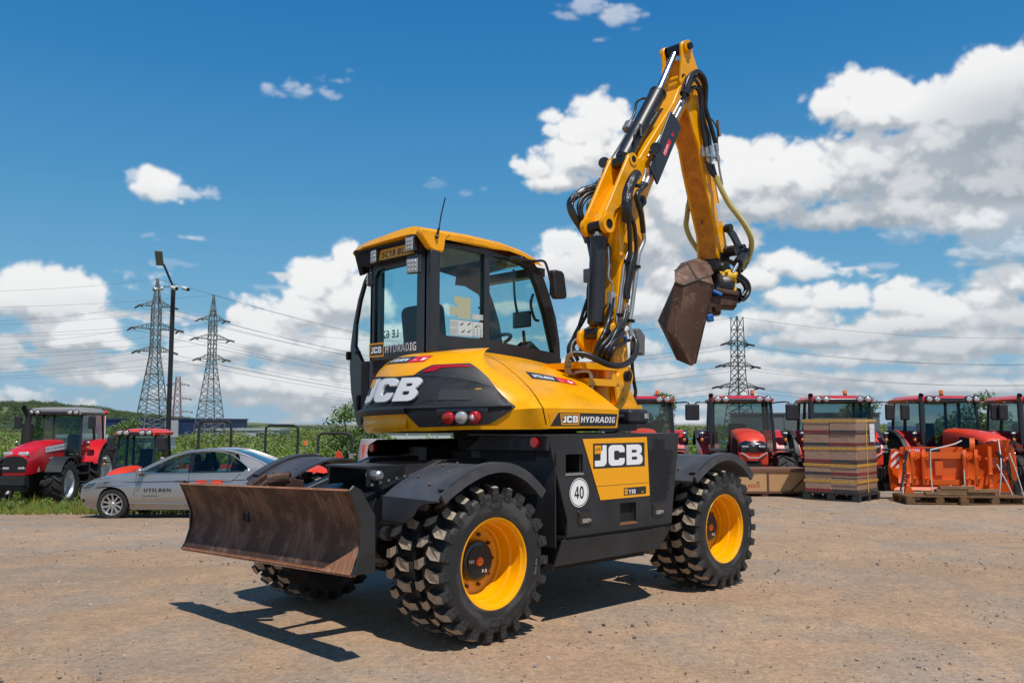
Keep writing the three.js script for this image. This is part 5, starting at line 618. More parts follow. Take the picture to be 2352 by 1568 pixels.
  run('hydraulic_hose', [[2.43, 3.0, 0.53], [2.383, 2.9, 0.535], [2.342, 2.77, 0.535], [2.31, 2.66, 0.535], [2.315, 2.575, 0.535]], 0.022); run('hydraulic_hose', [[2.44, 2.92, 0.53], [2.41, 2.8, 0.53], [2.37, 2.68, 0.53], [2.36, 2.58, 0.53]], 0.013);
  M('boom_trunking', metres(B(0.035, 0.2, 0.03, 2.365, 2.86, 0.525, 0, 0, -0.16)), BLACK.dark, ex);
  for (const [x, y] of [[2.315, 2.53], [2.36, 2.52]]) M('coupling', [0, 1, 2, 3, 4].map((k) => CY([x - k * 0.004, y - k * 0.024, 0.535], [x - k * 0.004 - 0.003, y - k * 0.024 - 0.018, 0.535], 0.015, 0.015, 10)), ZINC, ex);
  for (const [x, y] of [[2.36, 2.93], [2.5, 2.9], [2.25, 2.42], [2.4, 2.38]]) M('pipe_clamp', [B(0.08, 0.03, 0.03, x, y, 0.52), CY([x, y, 0.53], [x, y, 0.55], 0.01)], PIN, ex);
  run('hydraulic_hose', [[2.412, 2.224, 0.54], [2.397, 2.156, 0.58], [2.275, 2.04, 0.65], [2.098, 1.962, 0.7], [1.947, 1.932, 0.72], [1.799, 1.94, 0.72], [1.694, 1.982, 0.68], [1.623, 2.02, 0.62], [1.555, 2.028, 0.55]], 0.027);
  const elbow = M('hose_elbow', TB([[1.56, 2.028, 0.555], [1.537, 2.014, 0.52], [1.537, 1.976, 0.5], [1.55, 1.93, 0.49]], 0.021, 10), std({ color: lin(0.3, 0.22, 0.13), metalness: 0.6, roughness: 0.4 }), ex); M('elbow_nut', [CY([1.545, 1.96, 0.495], [1.552, 1.925, 0.49], 0.033, 0.033, 6), CY([1.552, 1.92, 0.49], [1.565, 1.86, 0.48], 0.035, 0.035, 6), CY([1.565, 1.87, 0.48], [1.63, 1.86, 0.48], 0.024)], std({ color: lin(0.26, 0.2, 0.13), metalness: 0.6, roughness: 0.45 }), elbow);
  run('hood_pipe', [[1.64, 1.87, 0.48], [1.7, 1.885, 0.5], [1.77, 1.89, 0.52], [1.8, 1.86, 0.53], [1.81, 1.78, 0.53], [1.81, 1.7, 0.53]], 0.02, ZINC);
  [[[2.289, 2.46, 0.54], [2.229, 2.365, 0.56], [2.11, 2.279, 0.58], [1.949, 2.166, 0.6], [1.87, 2.088, 0.58], [1.9, 2.02, 0.52], [2.004, 1.99, 0.45]], [[2.322, 2.445, 0.54], [2.225, 2.341, 0.57], [2.085, 2.258, 0.6], [1.993, 2.14, 0.6], [1.919, 2.069, 0.58], [1.96, 1.998, 0.5]], [[2.208, 2.244, 0.56], [2.074, 2.174, 0.6], [1.993, 2.112, 0.6], [1.972, 2.05, 0.58], [2.04, 1.985, 0.5]], [[2.294, 2.186, 0.55], [2.172, 2.142, 0.58], [2.03, 2.1, 0.62], [2.0, 2.026, 0.6], [2.062, 1.978, 0.52]], [[2.204, 2.58, 0.46], [2.174, 2.458, 0.46], [2.123, 2.347, 0.47], [2.025, 2.236, 0.5], [1.967, 2.113, 0.48], [2.0, 2.02, 0.4]], [[2.2, 2.39, 0.46], [2.17, 2.36, 0.46], [2.068, 2.271, 0.5], [1.962, 2.18, 0.52], [1.93, 2.078, 0.48]], [[2.3, 2.3, 0.54], [2.18, 2.26, 0.57], [2.06, 2.2, 0.58], [1.96, 2.1, 0.56], [1.98, 2.0, 0.48]]].forEach((p, i) => run('hydraulic_hose', p, [0.019, 0.022, 0.03, 0.018, 0.024, 0.018, 0.02][i]));
  M('hose_collar', CY([2.23, 2.26, 0.555], [2.3, 2.3, 0.54], 0.032, 0.03, 12), std({ color: lin(0.6, 0.58, 0.54), roughness: 0.5 }), ex); M('blue_cap', CY([2.24, 2.2, 0.57], [2.27, 2.215, 0.56], 0.018), std({ color: lin(0.02, 0.12, 0.4), roughness: 0.4 }), ex); run('boom_pipe', [[2.3, 2.3, 0.54], [2.36, 2.28, 0.53], [2.38, 2.22, 0.53], [2.32, 2.19, 0.55]], 0.016, ZINC);
  // left hand hose loops
  const film = phy({ color: lin(0.015, 0.015, 0.017), roughness: 0.22, clearcoat: 0.6, clearcoatRoughness: 0.12, bumpMap: roughVar, bumpScale: 0.03 });
  M('hose_sleeve', TB([[2.396, 3.77, 0.19], [2.3, 3.69, 0.18], [2.182, 3.639, 0.14], [2.075, 3.552, 0.1], [2.035, 3.476, 0.1], [2.056, 3.386, 0.12], [2.13, 3.295, 0.14], [2.18, 3.22, 0.16], [2.2, 3.14, 0.18]], 0.037, 12, 60), film, ex);
  [[[2.357, 3.667, 0.2], [2.212, 3.608, 0.17], [2.133, 3.535, 0.15], [2.095, 3.461, 0.15], [2.108, 3.374, 0.17], [2.157, 3.312, 0.185]], [[2.337, 3.632, 0.2], [2.219, 3.576, 0.18], [2.146, 3.509, 0.17], [2.118, 3.431, 0.17], [2.133, 3.358, 0.18]], [[2.308, 3.595, 0.2], [2.216, 3.537, 0.19], [2.178, 3.468, 0.19], [2.183, 3.382, 0.195]], [[2.2, 3.16, 0.18], [2.22, 3.05, 0.19], [2.24, 2.9, 0.2], [2.22, 2.75, 0.2]], [[2.194, 2.754, 0.19], [2.201, 2.667, 0.17], [2.191, 2.456, 0.16], [2.118, 2.333, 0.12], [2.108, 2.287, 0.12], [2.091, 2.194, 0.14], [2.095, 2.1, 0.18]], [[2.204, 2.6, 0.16], [2.169, 2.411, 0.11], [2.154, 2.291, 0.08], [2.14, 2.242, 0.1], [2.126, 2.154, 0.13], [2.118, 2.04, 0.17]], [[2.156, 2.4, 0.15], [2.118, 2.266, 0.08], [2.115, 2.184, 0.05], [2.098, 2.109, 0.08], [2.08, 2.02, 0.14]], [[2.14, 2.3, 0.12], [2.106, 2.189, 0.04], [2.094, 2.13, 0.02], [2.071, 2.06, 0.06], [2.072, 1.97, 0.16]], [[2.12, 2.22, 0.1], [2.05, 2.16, 0.1], [1.99, 2.07, 0.14], [1.98, 1.98, 0.2]]].forEach((p, i) => run('hydraulic_hose', p, [0.02, 0.014, 0.012, 0.022, 0.015, 0.016, 0.02, 0.022, 0.03][i]));
  run('boom_pipe', [[2.42, 3.8, 0.2], [2.55, 3.95, 0.2], [2.75, 4.2, 0.19], [2.86, 4.38, 0.19]], 0.013, ZINC); run('boom_pipe', [[2.4, 3.82, 0.185], [2.52, 3.98, 0.185], [2.7, 4.2, 0.18], [2.82, 4.36, 0.18]], 0.009, BLACK.hose);
  M('valve_block', [RB(0.1, 0.13, 0.09, 0.02, 2.86, 4.42, 0.17, 0, 0, -0.6)], GREYBOX, ex); run('hydraulic_hose', [[2.88, 4.48, 0.18], [2.96, 4.6, 0.17], [3.0, 4.72, 0.17], [3.06, 4.76, 0.22], [3.05, 4.7, 0.28]], 0.013); M('pilot_box', [RB(0.05, 0.13, 0.08, 0.01, 2.2, 2.82, 0.17)], GREYBOX, ex);
  // hoses in front of the kingpost, junction box
  [[[2.5, 2.1, 0.45], [2.54, 1.95, 0.42], [2.56, 1.84, 0.42], [2.585, 1.72, 0.42], [2.545, 1.63, 0.4], [2.5, 1.6, 0.4]], [[2.52, 2.1, 0.43], [2.56, 1.93, 0.41], [2.58, 1.8, 0.41], [2.6, 1.71, 0.41], [2.57, 1.62, 0.38]]].forEach((p) => run('hydraulic_hose', p, 0.016)); run('boom_pipe', [[2.5, 2.0, 0.37], [2.54, 1.85, 0.38], [2.545, 1.73, 0.38]], 0.012, ZINC);
  M('front_plate', metres(EX([[2.5, 2.6], [2.54, 2.6], [2.6, 1.62], [2.5, 1.62]], 0.3, 0.34, 0.004)), BLACK.metal, ex);
  M('junction_box', [metres(EX(rounded([[2.5, 2.1], [2.51, 2.31], [2.56, 2.33], [2.645, 2.26], [2.635, 2.07]], 0.02), 0.42, 0.5, 0.008))], std({ color: lin(0.13, 0.13, 0.13), roughness: 0.6 }), ex);

  // ---- tiltrotator and ditching bucket, hanging with its long side upright
  const link = M('tipping_link', metres(EX(rounded([[4.06, 3.5], [4.12, 3.56], [4.26, 3.5], [4.4, 3.36], [4.37, 3.29], [4.28, 3.33], [4.18, 3.43]], 0.03), 0.5, 0.53, 0.006)), BLACK.metal, ex);
  M('link_pin', [CY([4.11, 3.52, 0.49], [4.11, 3.52, 0.56], 0.045, 0.045, 20), CY([4.36, 3.34, 0.49], [4.36, 3.34, 0.57], 0.038, 0.038, 20)], PIN, link); M('tipping_link', metres(EX(rounded([[4.06, 3.5], [4.12, 3.56], [4.26, 3.5], [4.4, 3.36], [4.37, 3.29], [4.28, 3.33], [4.18, 3.43]], 0.03), 0.17, 0.2, 0.006)), BLACK.metal, ex);
  const OILY = phy({ color: lin(0.03, 0.026, 0.024), roughness: 0.4, metalness: 0.3 });
  const tr = M('tiltrotator', [RB(0.22, 0.2, 0.26, 0.04, 4.1, 3.17, 0.36), RB(0.2, 0.24, 0.3, 0.05, 4.0, 3.02, 0.42, 0, 0.2, 0.3), CY([4.12, 3.27, 0.3], [4.12, 3.27, 0.62], 0.06), CY([3.86, 3.08, 0.46], [4.1, 3.04, 0.5], 0.07), LZ([[0.02, -0.08], [0.14, -0.08], [0.16, -0.04], [0.16, 0.05], [0.12, 0.09], [0.02, 0.09]], 28).rotateY(0.9).translate(3.98, 2.86, 0.52), RB(0.16, 0.16, 0.12, 0.03, 4.06, 2.78, 0.6)], OILY, ex);
  M('tilt_cylinder', [CY([4.3, 3.26, 0.6], [4.02, 3.1, 0.68], 0.05, 0.055, 18), RB(0.09, 0.1, 0.1, 0.03, 4.31, 3.27, 0.6)], OILY, tr); M('tilt_rod', CY([4.02, 3.1, 0.68], [3.955, 3.0, 0.66], 0.02), CHROME, tr);
  const yl = std({ color: lin(0.78, 0.45, 0.01), roughness: 0.5 }); M('tilt_arm', [TB([[3.93, 3.005, 0.52], [3.97, 3.02, 0.56], [4.05, 3.03, 0.59]], 0.03, 8), TB([[3.9, 2.985, 0.55], [3.95, 2.93, 0.6], [3.975, 2.87, 0.63], [3.985, 2.81, 0.65]], 0.034, 8), RING([3.965, 2.965, 0.6], [4.0, 2.95, 0.68], 0.062, 0.028)], yl, tr); M('tilt_arm', [TB([[4.42, 3.3, 0.56], [4.36, 3.18, 0.56], [4.22, 3.06, 0.6]], 0.025, 8)], yl, tr);
  for (const p of [[[4.06, 3.0, 0.66], [4.17, 2.92, 0.7], [4.2, 2.83, 0.7], [4.12, 2.74, 0.69], [4.04, 2.73, 0.68]], [[4.0, 2.96, 0.67], [4.1, 2.9, 0.7], [4.14, 2.83, 0.7], [4.08, 2.76, 0.69]], [[4.2, 3.14, 0.55], [4.14, 3.02, 0.6], [4.08, 2.92, 0.64]], [[4.0, 3.14, 0.6], [4.08, 3.08, 0.64], [4.14, 3.0, 0.62]], [[4.42, 3.18, 0.55], [4.3, 3.1, 0.58], [4.18, 3.08, 0.6]]]) run('rotator_hose', p, 0.024, H, tr);
  const qh = M('quick_hitch', [metres(RB(0.24, 0.05, 0.24, 0.012, 3.84, 2.76, 0.64, 0.1, 0.7, -0.15)), metres(RB(0.2, 0.13, 0.2, 0.02, 3.84, 2.68, 0.64, 0, 0.7, -0.1)), metres(RB(0.14, 0.2, 0.16, 0.02, 3.71, 2.64, 0.56, 0, 0.7, 0)), CY([3.72, 2.62, 0.48], [3.66, 2.6, 0.66], 0.035)], std({ map: rustMap, color: lin(0.62, 0.6, 0.6), roughness: 0.6, metalness: 0.3 }), ex);
  const blue = std({ color: lin(0.015, 0.16, 0.55), roughness: 0.45 }); M('bucket_lug', metres(RB(0.13, 0.03, 0.1, 0.01, 3.7, 2.75, 0.62, 0.3, 0.75, -0.25)), blue, qh); M('bucket_lug', [metres(RB(0.09, 0.08, 0.07, 0.015, 3.66, 2.51, 0.56, 0, 0.7, 0.2))], blue, qh);
  // bucket: welded plates
  const pts = { a: [3.345, 2.985, 0.357], b: [3.476, 3.069, 0.429], c: [3.389, 2.868, 0.599], d: [3.252, 2.805, 0.525], e: [3.228, 2.843, 0.435], f: [3.66, 3.125, 0.22], g: [3.97, 3.225, 0.24], h: [4.07, 3.115, 0.455], i: [3.76, 2.967, 0.52], j: [3.64, 2.84, 0.625], k: [3.557, 2.043, 0.444], l: [3.527, 2.018, 0.412], m: [3.458, 2.085, 0.281], n: [3.448, 2.478, 0.111], o: [3.202, 2.37, 0.348], p: [3.2, 2.276, 0.475], q: [3.34, 2.49, 0.14], r: [3.66, 2.83, 0.612], s: [3.58, 2.08, 0.43], r2: [3.62, 2.93, 0.42], s2: [3.46, 2.2, 0.36], t2: [3.74, 3.02, 0.26], u2: [3.5, 2.4, 0.2] };
  const V3 = Object.fromEntries(Object.entries(pts).map(([k, v]) => [k, v3(v)]));
  const face = (...ks) => { const g = new THREE.BufferGeometry(), p = []; for (let i = 1; i < ks.length - 1; i++) for (const k of [ks[0], ks[i], ks[i + 1]]) p.push(V3[k].x, V3[k].y, V3[k].z); g.setAttribute('position', new THREE.Float32BufferAttribute(p, 3)); g.computeVertexNormals(); return metres(norm(g), 0.9); };
  const bucket = M('bucket', metres(toCreasedNormals(merge([face('e', 'd', 'o', 'q'), face('d', 'c', 'p', 'o'), face('c', 'j', 'k', 'l', 'p'), face('o', 'p', 'l', 'm'), face('q', 'o', 'm', 'n'), face('e', 'q', 'n'), face('j', 'r', 's', 'k'), face('n', 'm', 'l', 's')]), 0.75), 0.9), BUCKET, ex);
  M('end_plate', [face('a', 'b', 'c', 'd', 'e')], BUCKET, bucket); M('end_plate', [face('b', 'f', 'g', 'h', 'i', 'c'), face('c', 'i', 'j'), face('a', 'f', 'b')], BUCKET, bucket);
  // the hollow behind the cheek plate
  M('inner_face', [face('i', 'r2', 's2', 'j'), face('j', 's2', 'k'), face('r2', 't2', 'u2', 's2'), face('h', 'g', 't2', 'r2', 'i'), face('g', 'f', 'n', 'u2', 't2'), face('f', 'a', 'e', 'n'), face('s2', 'u2', 'n', 'l')], BUCKET, bucket);
  M('weld_seam', [['a', 'b'], ['b', 'c'], ['c', 'd'], ['d', 'e'], ['c', 'i'], ['c', 'j']].map(([x, y]) => CY(V3[x], V3[y], 0.009, 0.009, 6)), std({ color: lin(0.05, 0.036, 0.03), roughness: 0.6 }), bucket);
  M('bucket_rib', [CY(V3.d.clone().lerp(V3.c, 0.55), V3.o.clone().lerp(V3.p, 0.6), 0.006, 0.006, 6), CY(V3.j, V3.k, 0.008, 0.008, 6)], std({ color: lin(0.035, 0.025, 0.02), roughness: 0.7 }), bucket); M('lift_eye', SP(0.02, 3.6, 2.25, 0.44), blue, bucket);
}
// ---------------------------------------------------------------- farm tractors. Local frame: X forward, Z to the tractor's right, origin on the ground under the rear axle
const redPaint = (r, g, b) => phy({ color: lin(r, g, b), roughness: 0.42, clearcoat: 0.35, clearcoatRoughness: 0.15 });
const RED = redPaint(0.62, 0.016, 0.006), ORED = redPaint(0.78, 0.05, 0.012), MFRED = redPaint(0.66, 0.006, 0.016);
const tyreBlack = std({ color: lin(0.022, 0.021, 0.02), roughness: 0.75 });
function lugWheel(R, w, n, rimR, dish = 0.08) { // tractor wheel about Z, outer face towards +Z: { tyre, rim }
  const h = w / 2, t = LZ([[rimR, -h * 0.82], [rimR * 1.1, -h * 0.98], [R * 0.84, -h], [R * 0.93, -h * 0.86], [R * 0.945, 0], [R * 0.93, h * 0.86], [R * 0.84, h], [rimR * 1.1, h * 0.98], [rimR, h * 0.82]], 40, 0.4), l = [];
  const at = (s, z, r, a, m) => { const k = a + s / R; return [Math.sin(k) * r, Math.cos(k) * r, m * z]; };
  for (let k = 0; k < n; k++) for (const m of [1, -1]) { const a = (k + (m > 0 ? 0 : 0.5)) / n * 6.28319, q = R * 0.055, o = [[-q, h * 1.01], [q, h * 1.01], [q * 3.2, h * 0.45], [q * 5.2, -h * 0.06], [q * 3.4, -h * 0.06], [q * 1.4, h * 0.4]]; const lo = o.map(([s, z]) => at(s, z, z > h * 0.9 ? R * 0.86 : R * 0.93, a, m)), hi = o.map(([s, z]) => at(s, z, z > h * 0.9 ? R * 0.975 : R, a, m)); if (m < 0) { lo.reverse(); hi.reverse(); } l.push(loft([lo, hi], { crease: 0.1 })); }
  const rim = LZ([[rimR, -h * 0.8], [rimR * 1.03, h * 0.8], [rimR * 1.03, h * 0.86], [rimR * 0.94, h * 0.84], [rimR * 0.9, h * 0.5], [rimR * 0.84, h * 0.1], [rimR * 0.5, h * dish * 3], [rimR * 0.3, h * 0.5], [0, h * 0.52]], 32, 0.5);
  return { tyre: merge([t, ...l]), rim };
}
function putWheel(t, w, x, R, z, rimMat) { const m = M('tyre', w.tyre, tyreBlack, t, [x, R, z]); if (z < 0) m.rotation.y = Math.PI; M('rim', w.rim, rimMat, m); return m; }
const quad = (a, b, c, d) => { const g = new THREE.BufferGeometry(), p = []; for (const q of [a, b, c, a, c, d]) { const k = v3(q); p.push(k.x, k.y, k.z); } g.setAttribute('position', new THREE.Float32BufferAttribute(p, 3)); g.setAttribute('uv', new THREE.Float32BufferAttribute([0, 0, 1, 0, 1, 1, 0, 0, 1, 1, 0, 1], 2)); g.computeVertexNormals(); return g; };
const flip = (p, s) => p.map(([x, y, z]) => [x, y, z * s]);
const ring = (x, hw, y0, y1, crown = 0.06, n = 6) => { const r = [[x, y0, -hw * 0.96], [x, lerp(y0, y1, 0.5), -hw]]; for (let k = 0; k <= n; k++) { const a = Math.PI * k / n; r.push([x, y1 - crown + crown * Math.sin(a) * 1.0, -hw * Math.cos(a) * 0.95]); } r.push([x, lerp(y0, y1, 0.5), hw], [x, y0, hw * 0.96]); return r; };
// cab of posts, panes, roof, lamps, mirrors
function cabin(t, o) {
  const { x0, x1, w, y0, y1, roofMat, roofTop, lampPairs = true, postMat = BLACK.gloss, mirrors = true } = o, wb = w, wt = w * 0.93, f0 = [x1 + 0.18, y0], f1 = [x1 - 0.08, y1], b0 = [x0, y0 + 0.15], b1 = [x0 + 0.1, y1], m0 = [lerp(x0, x1, 0.42), y0 - 0.05], m1 = [lerp(x0, x1, 0.47), y1];
  for (const s of [-1, 1]) {
    const P = (p, ww) => [p[0], p[1], s * ww / 2];
    M('front_post', CY(P(f0, wb), P(f1, wt), 0.045, 0.04, 8), postMat, t); M('middle_post', CY(P(m0, wb * 1.02), P(m1, wt), 0.045, 0.04, 8), postMat, t); M('rear_post', CY(P(b0, wb), P(b1, wt), 0.04, 0.04, 8), postMat, t);
    M('door_glass', quad(P(m0, wb), P(f0, wb), P(f1, wt), P(m1, wt)), glassDark, t); M('side_glass', quad(P(b0, wb), P(m0, wb), P(m1, wt), P(b1, wt)), glassDark, t);
  }
  M('windscreen', quad([...f0, -wb / 2], [...f0, wb / 2], [...f1, wt / 2], [...f1, -wt / 2]), glassDark, t); M('rear_window', quad([...b0, -wb / 2], [...b0, wb / 2], [...b1, wt / 2], [...b1, -wt / 2]), glassDark, t);
  M('wiper', [CY([x1 + 0.17, y0 + 0.12, -0.05], [x1 + 0.12, y0 + 0.3, 0.45], 0.012, 0.008, 6)], BLACK.gloss, t);
  const rl = (x, k, y) => [[x, y1 - 0.02, -wt / 2 * k - 0.05], [x, y1 + 0.06, -wt / 2 * k - 0.1], [x, y - 0.03, -wt / 2 * k * 0.92], [x, y, -wt * 0.3], [x, y, wt * 0.3], [x, y - 0.03, wt / 2 * k * 0.92], [x, y1 + 0.06, wt / 2 * k + 0.1], [x, y1 - 0.02, wt / 2 * k + 0.05]];
  const roof = M('roof', loft([rl(x0 - 0.16, 0.92, roofTop - 0.08), rl(x0 + 0.05, 1, roofTop - 0.01), rl(lerp(x0, x1, 0.5), 1.02, roofTop), rl(x1 - 0.05, 1, roofTop - 0.03), rl(x1 + 0.12, 0.96, roofTop - 0.1)], { crease: 0.5 }), roofMat, t);
  M('roof_visor', [RB(0.16, 0.12, wt * 0.98, 0.04, x1 + 0.1, y1 + 0.02, 0), B(x1 - x0, 0.04, wt, (x0 + x1) / 2, y1 - 0.01, 0)], BLACK.gloss, roof);
  if (lampPairs) for (const s of [-1, 1]) for (const k of [0, 1]) { const z = s * (wt / 2 - 0.1 - k * 0.2), l = M('roof_lamp', CY([x1 + 0.1, y1 + 0.06, z], [x1 + 0.2, y1 + 0.055, z], 0.085, 0.09, 18).scale(1, 1, 1), BLACK.gloss, t); M('lamp_glass', SP(0.08, x1 + 0.195, y1 + 0.055, z, 0.35, 0.85, 1, 14), CLEARLENS, l); }
  if (o.beacon) { const b = M('beacon', [CY([x0 + 0.5, roofTop - 0.02, o.beacon], [x0 + 0.5, roofTop + 0.05, o.beacon], 0.05)], BLACK.gloss, t); M('beacon_lens', [CY([x0 + 0.5, roofTop + 0.05, o.beacon], [x0 + 0.5, roofTop + 0.13, o.beacon], 0.06, 0.055), SP(0.055, x0 + 0.5, roofTop + 0.13, o.beacon, 1, 0.6, 1)], AMBER, b); }
  if (mirrors) for (const s of [-1, 1]) { const z = s * (w / 2 + (o.mirrorOut ?? 0.42)), arm = M('mirror_arm', [TB([[x1 - 0.05, y1 - 0.05, s * wt / 2], [x1, y1 - 0.02, s * (wt / 2 + 0.2)], [x1 + 0.02, y1 - 0.03, z - s * 0.04], [x1 + 0.02, y1 - 0.2, z]], 0.018, 6)], BLACK.gloss, t); M('mirror_housing', RB(0.09, 0.42, 0.24, 0.05, x1 + 0.02, y1 - 0.27, z), BLACK.plastic, arm); M('mirror_face', RB(0.006, 0.36, 0.19, 0.003, x1 - 0.027, y1 - 0.27, z), MIRROR, arm); }
  M('seat', [RB(0.14, 0.6, 0.48, 0.06, x0 + 0.35, y0 + 0.42, 0, 0, 0, 0.12), RB(0.46, 0.14, 0.48, 0.05, x0 + 0.6, y0 + 0.12, 0)], o.seatMat ?? BLACK.rubber, t);
  M('steering_wheel', [new THREE.TorusGeometry(0.2, 0.018, 6, 24).rotateX(Math.PI / 2).rotateZ(0.6).translate(x1 - 0.25, y0 + 0.34, 0), CY([x1 - 0.25, y0 + 0.34, 0], [x1 - 0.02, y0, 0], 0.03)], BLACK.gloss, t);
  M('cab_floor', [B(x1 - x0 + 0.1, 0.12, w * 0.9, (x0 + x1) / 2, y0 - 0.06, 0), B(0.3, 0.3, w * 0.5, x1 + 0.05, y0 + 0.05, 0)], BLACK.dark, t);
  for (const s of [-1, 1]) { const l = M('turn_lamp', [CY([x1 + 0.1, y0 + 0.35, s * w / 2], [x1 + 0.14, y0 + 0.36, s * (w / 2 + 0.22)], 0.015, 0.015, 6), RB(0.06, 0.16, 0.09, 0.03, x1 + 0.15, y0 + 0.34, s * (w / 2 + 0.26))], BLACK.gloss, t); M('amber_lens', SP(0.05, x1 + 0.17, y0 + 0.3, s * (w / 2 + 0.26), 0.6, 1, 0.9), AMBER, l); M('clear_lens', SP(0.06, x1 + 0.16, y0 + 0.47, s * (w / 2 + 0.26), 0.7, 0.6, 1.1), CLEARLENS, l); }
}
function arch(t, name, x, R, z0, z1, mat, a0, a1, s, th = 0.04) { const rings = []; for (let k = 0; k <= 16; k++) { const a = lerp(a0, a1, k / 16), c = Math.cos(a), n = Math.sin(a); rings.push([[R + th, z0], [R + th, z1], [R, z1], [R, z0]].map(([r, z]) => [x + c * r, 0.0 + n * r, s * z])); } return loft(s < 0 ? rings.reverse() : rings, { crease: 0.5 }); }
// red cab tractor with a dark mask and pale V below it
const HXR = lugWheel(0.83, 0.46, 18, 0.45), HXF = lugWheel(0.63, 0.4, 16, 0.33), RIMRED = std({ color: lin(0.5, 0.5, 0.5), roughness: 0.5, metalness: 0.4 });
function buildRedTractor(t) {
  for (const s of [1, -1]) { putWheel(t, HXR, 0, 0.83, s * 0.82, RIMRED); putWheel(t, HXF, 2.35, 0.63, s * 0.78, RIMRED); }
  M('transmission', [RB(2.9, 0.5, 0.5, 0.08, 1.1, 0.85, 0), CY([0, 0.83, -0.7], [0, 0.83, 0.7], 0.16), CY([2.35, 0.63, -0.7], [2.35, 0.63, 0.7], 0.11)], BLACK.dark, t);
  const hr = (x, hw, y0, y1, c) => ring(x, hw, y0, y1, c);
  const hood = M('bonnet', loft([hr(1.15, 0.34, 1.02, 1.82, 0.1), hr(1.8, 0.35, 1.0, 1.8, 0.1), hr(2.5, 0.35, 0.98, 1.74, 0.12), hr(2.85, 0.33, 0.95, 1.66, 0.14), hr(3.02, 0.28, 0.93, 1.52, 0.16), hr(3.06, 0.2, 0.96, 1.42, 0.14)], { crease: 0.7 }), ORED, t);
  M('front_mask', loft([hr(2.78, 0.352, 1.28, 1.6, 0.12), hr(2.96, 0.318, 1.27, 1.56, 0.12), hr(3.045, 0.28, 1.26, 1.5, 0.1), hr(3.085, 0.2, 1.28, 1.44, 0.08)], { crease: 0.6 }), BLACK.gloss, hood);
  for (const s of [-1, 1]) { M('side_grille', s > 0 ? quad([1.75, 1.2, 0.362], [2.72, 1.16, 0.364], [2.72, 1.55, 0.352], [1.95, 1.62, 0.356]) : quad([1.95, 1.62, -0.356], [2.72, 1.55, -0.352], [2.72, 1.16, -0.364], [1.75, 1.2, -0.362]), BLACK.dark, hood); M('headlamp', RB(0.05, 0.05, 0.16, 0.02, 3.06, 1.4, s * 0.19, 0, s * -0.35, 0), CLEARLENS, hood); M('chin', loft([hr(2.95, 0.12, 0.95, 1.3, 0.04), hr(3.09, 0.1, 1.0, 1.24, 0.04)].map((r) => r.map(([x, y, z]) => [x, y, z + s * 0.22])), { crease: 0.6 }), ORED, hood); M('trim_bar', CY([3.1, 1.26, s * 0.29], [3.13, 1.14, s * 0.1], 0.018, 0.018, 6), CLEARLENS, hood); }
  M('trim_bar', CY([3.13, 1.14, -0.1], [3.13, 1.14, 0.1], 0.018, 0.018, 6), CLEARLENS, hood); M('nose_badge', new THREE.TorusGeometry(0.04, 0.012, 8, 20).rotateY(Math.PI / 2).translate(3.085, 1.46, 0), CLEARLENS, hood); M('lower_intake', RB(0.06, 0.16, 0.36, 0.05, 3.07, 1.0, 0), BLACK.dark, hood);
  for (let k = 0; k < 9; k++) M('front_weight', [RB(0.22, 0.2, 0.05, 0.02, 3.2, 0.84, (k - 4) * 0.066)], BLACK.gloss, t);
  M('weight_bracket', B(0.5, 0.18, 0.5, 2.95, 0.76, 0), BLACK.dark, t);
  for (const s of [1, -1]) {
    M('rear_fender', merge([arch(t, '', 0, 0.9, 0.58, 1.05, RED, 0.25, 2.5, s).translate(0, 0.83, 0)]), RED, t); M('fender_edge', arch(t, '', 0, 0.88, 1.02, 1.16, BLACK.gloss, 0.15, 2.5, s, 0.05).translate(0, 0.83, 0), BLACK.plastic, t);
    M('front_fender', RB(0.66, 0.04, 0.36, 0.02, 2.35, 1.31, s * 0.8), BLACK.plastic, t); M('step', [B(0.34, 0.04, 0.3, 1.05, 0.55, s * 0.78), B(0.34, 0.04, 0.3, 1.08, 0.85, s * 0.76), B(0.03, 0.5, 0.26, 0.88, 0.7, s * 0.78)], BLACK.plastic, t);
  }
  M('exhaust', [CY([1.08, 1.4, 0.8], [1.02, 2.5, 0.78], 0.075, 0.075), TB([[1.02, 2.5, 0.78], [1.0, 2.62, 0.78], [1.04, 2.68, 0.78]], 0.06)], BLACK.gloss, t);
  cabin(t, { x0: -0.62, x1: 0.95, w: 1.55, y0: 1.22, y1: 2.5, roofMat: RED, roofTop: 2.68, beacon: -0.4 });
}
const redSpots = [
  [3.3, 22.3, 'red cab tractor mostly hidden behind the excavator boom base, only its cab showing'],
  [5.62, 22, 'red cab tractor facing the camera behind the long wooden crate', -0.14],
  [7.95, 22, 'red cab tractor behind the wrapped pallet of boxes', -0.09],
  [10.4, 22, 'red cab tractor behind the orange snow plough, bonnet pointing right', 0.06],
  [12.8, 22, 'red cab tractor cut off by the right edge of the picture', 0.02],
];
const redTractor = thing('farm_tractor', redSpots[0][2], 'tractor', yard(redSpots[0][0], redSpots[0][1]), TOWARD, 'red cab tractors parked in a row');
buildRedTractor(redTractor); redTractor.rotation.y = TOWARD - 0.14; redTractor.scale.setScalar(0.93);
redSpots.slice(1).forEach(([u, d, label, turn]) => { const c = redTractor.clone(); c.name = numbered('farm_tractor'); c.position.set(...yard(u, d)); c.rotation.set(0, TOWARD + turn, 0); c.userData = { label, category: 'tractor', group: 'red cab tractors parked in a row' }; scene.add(c); });

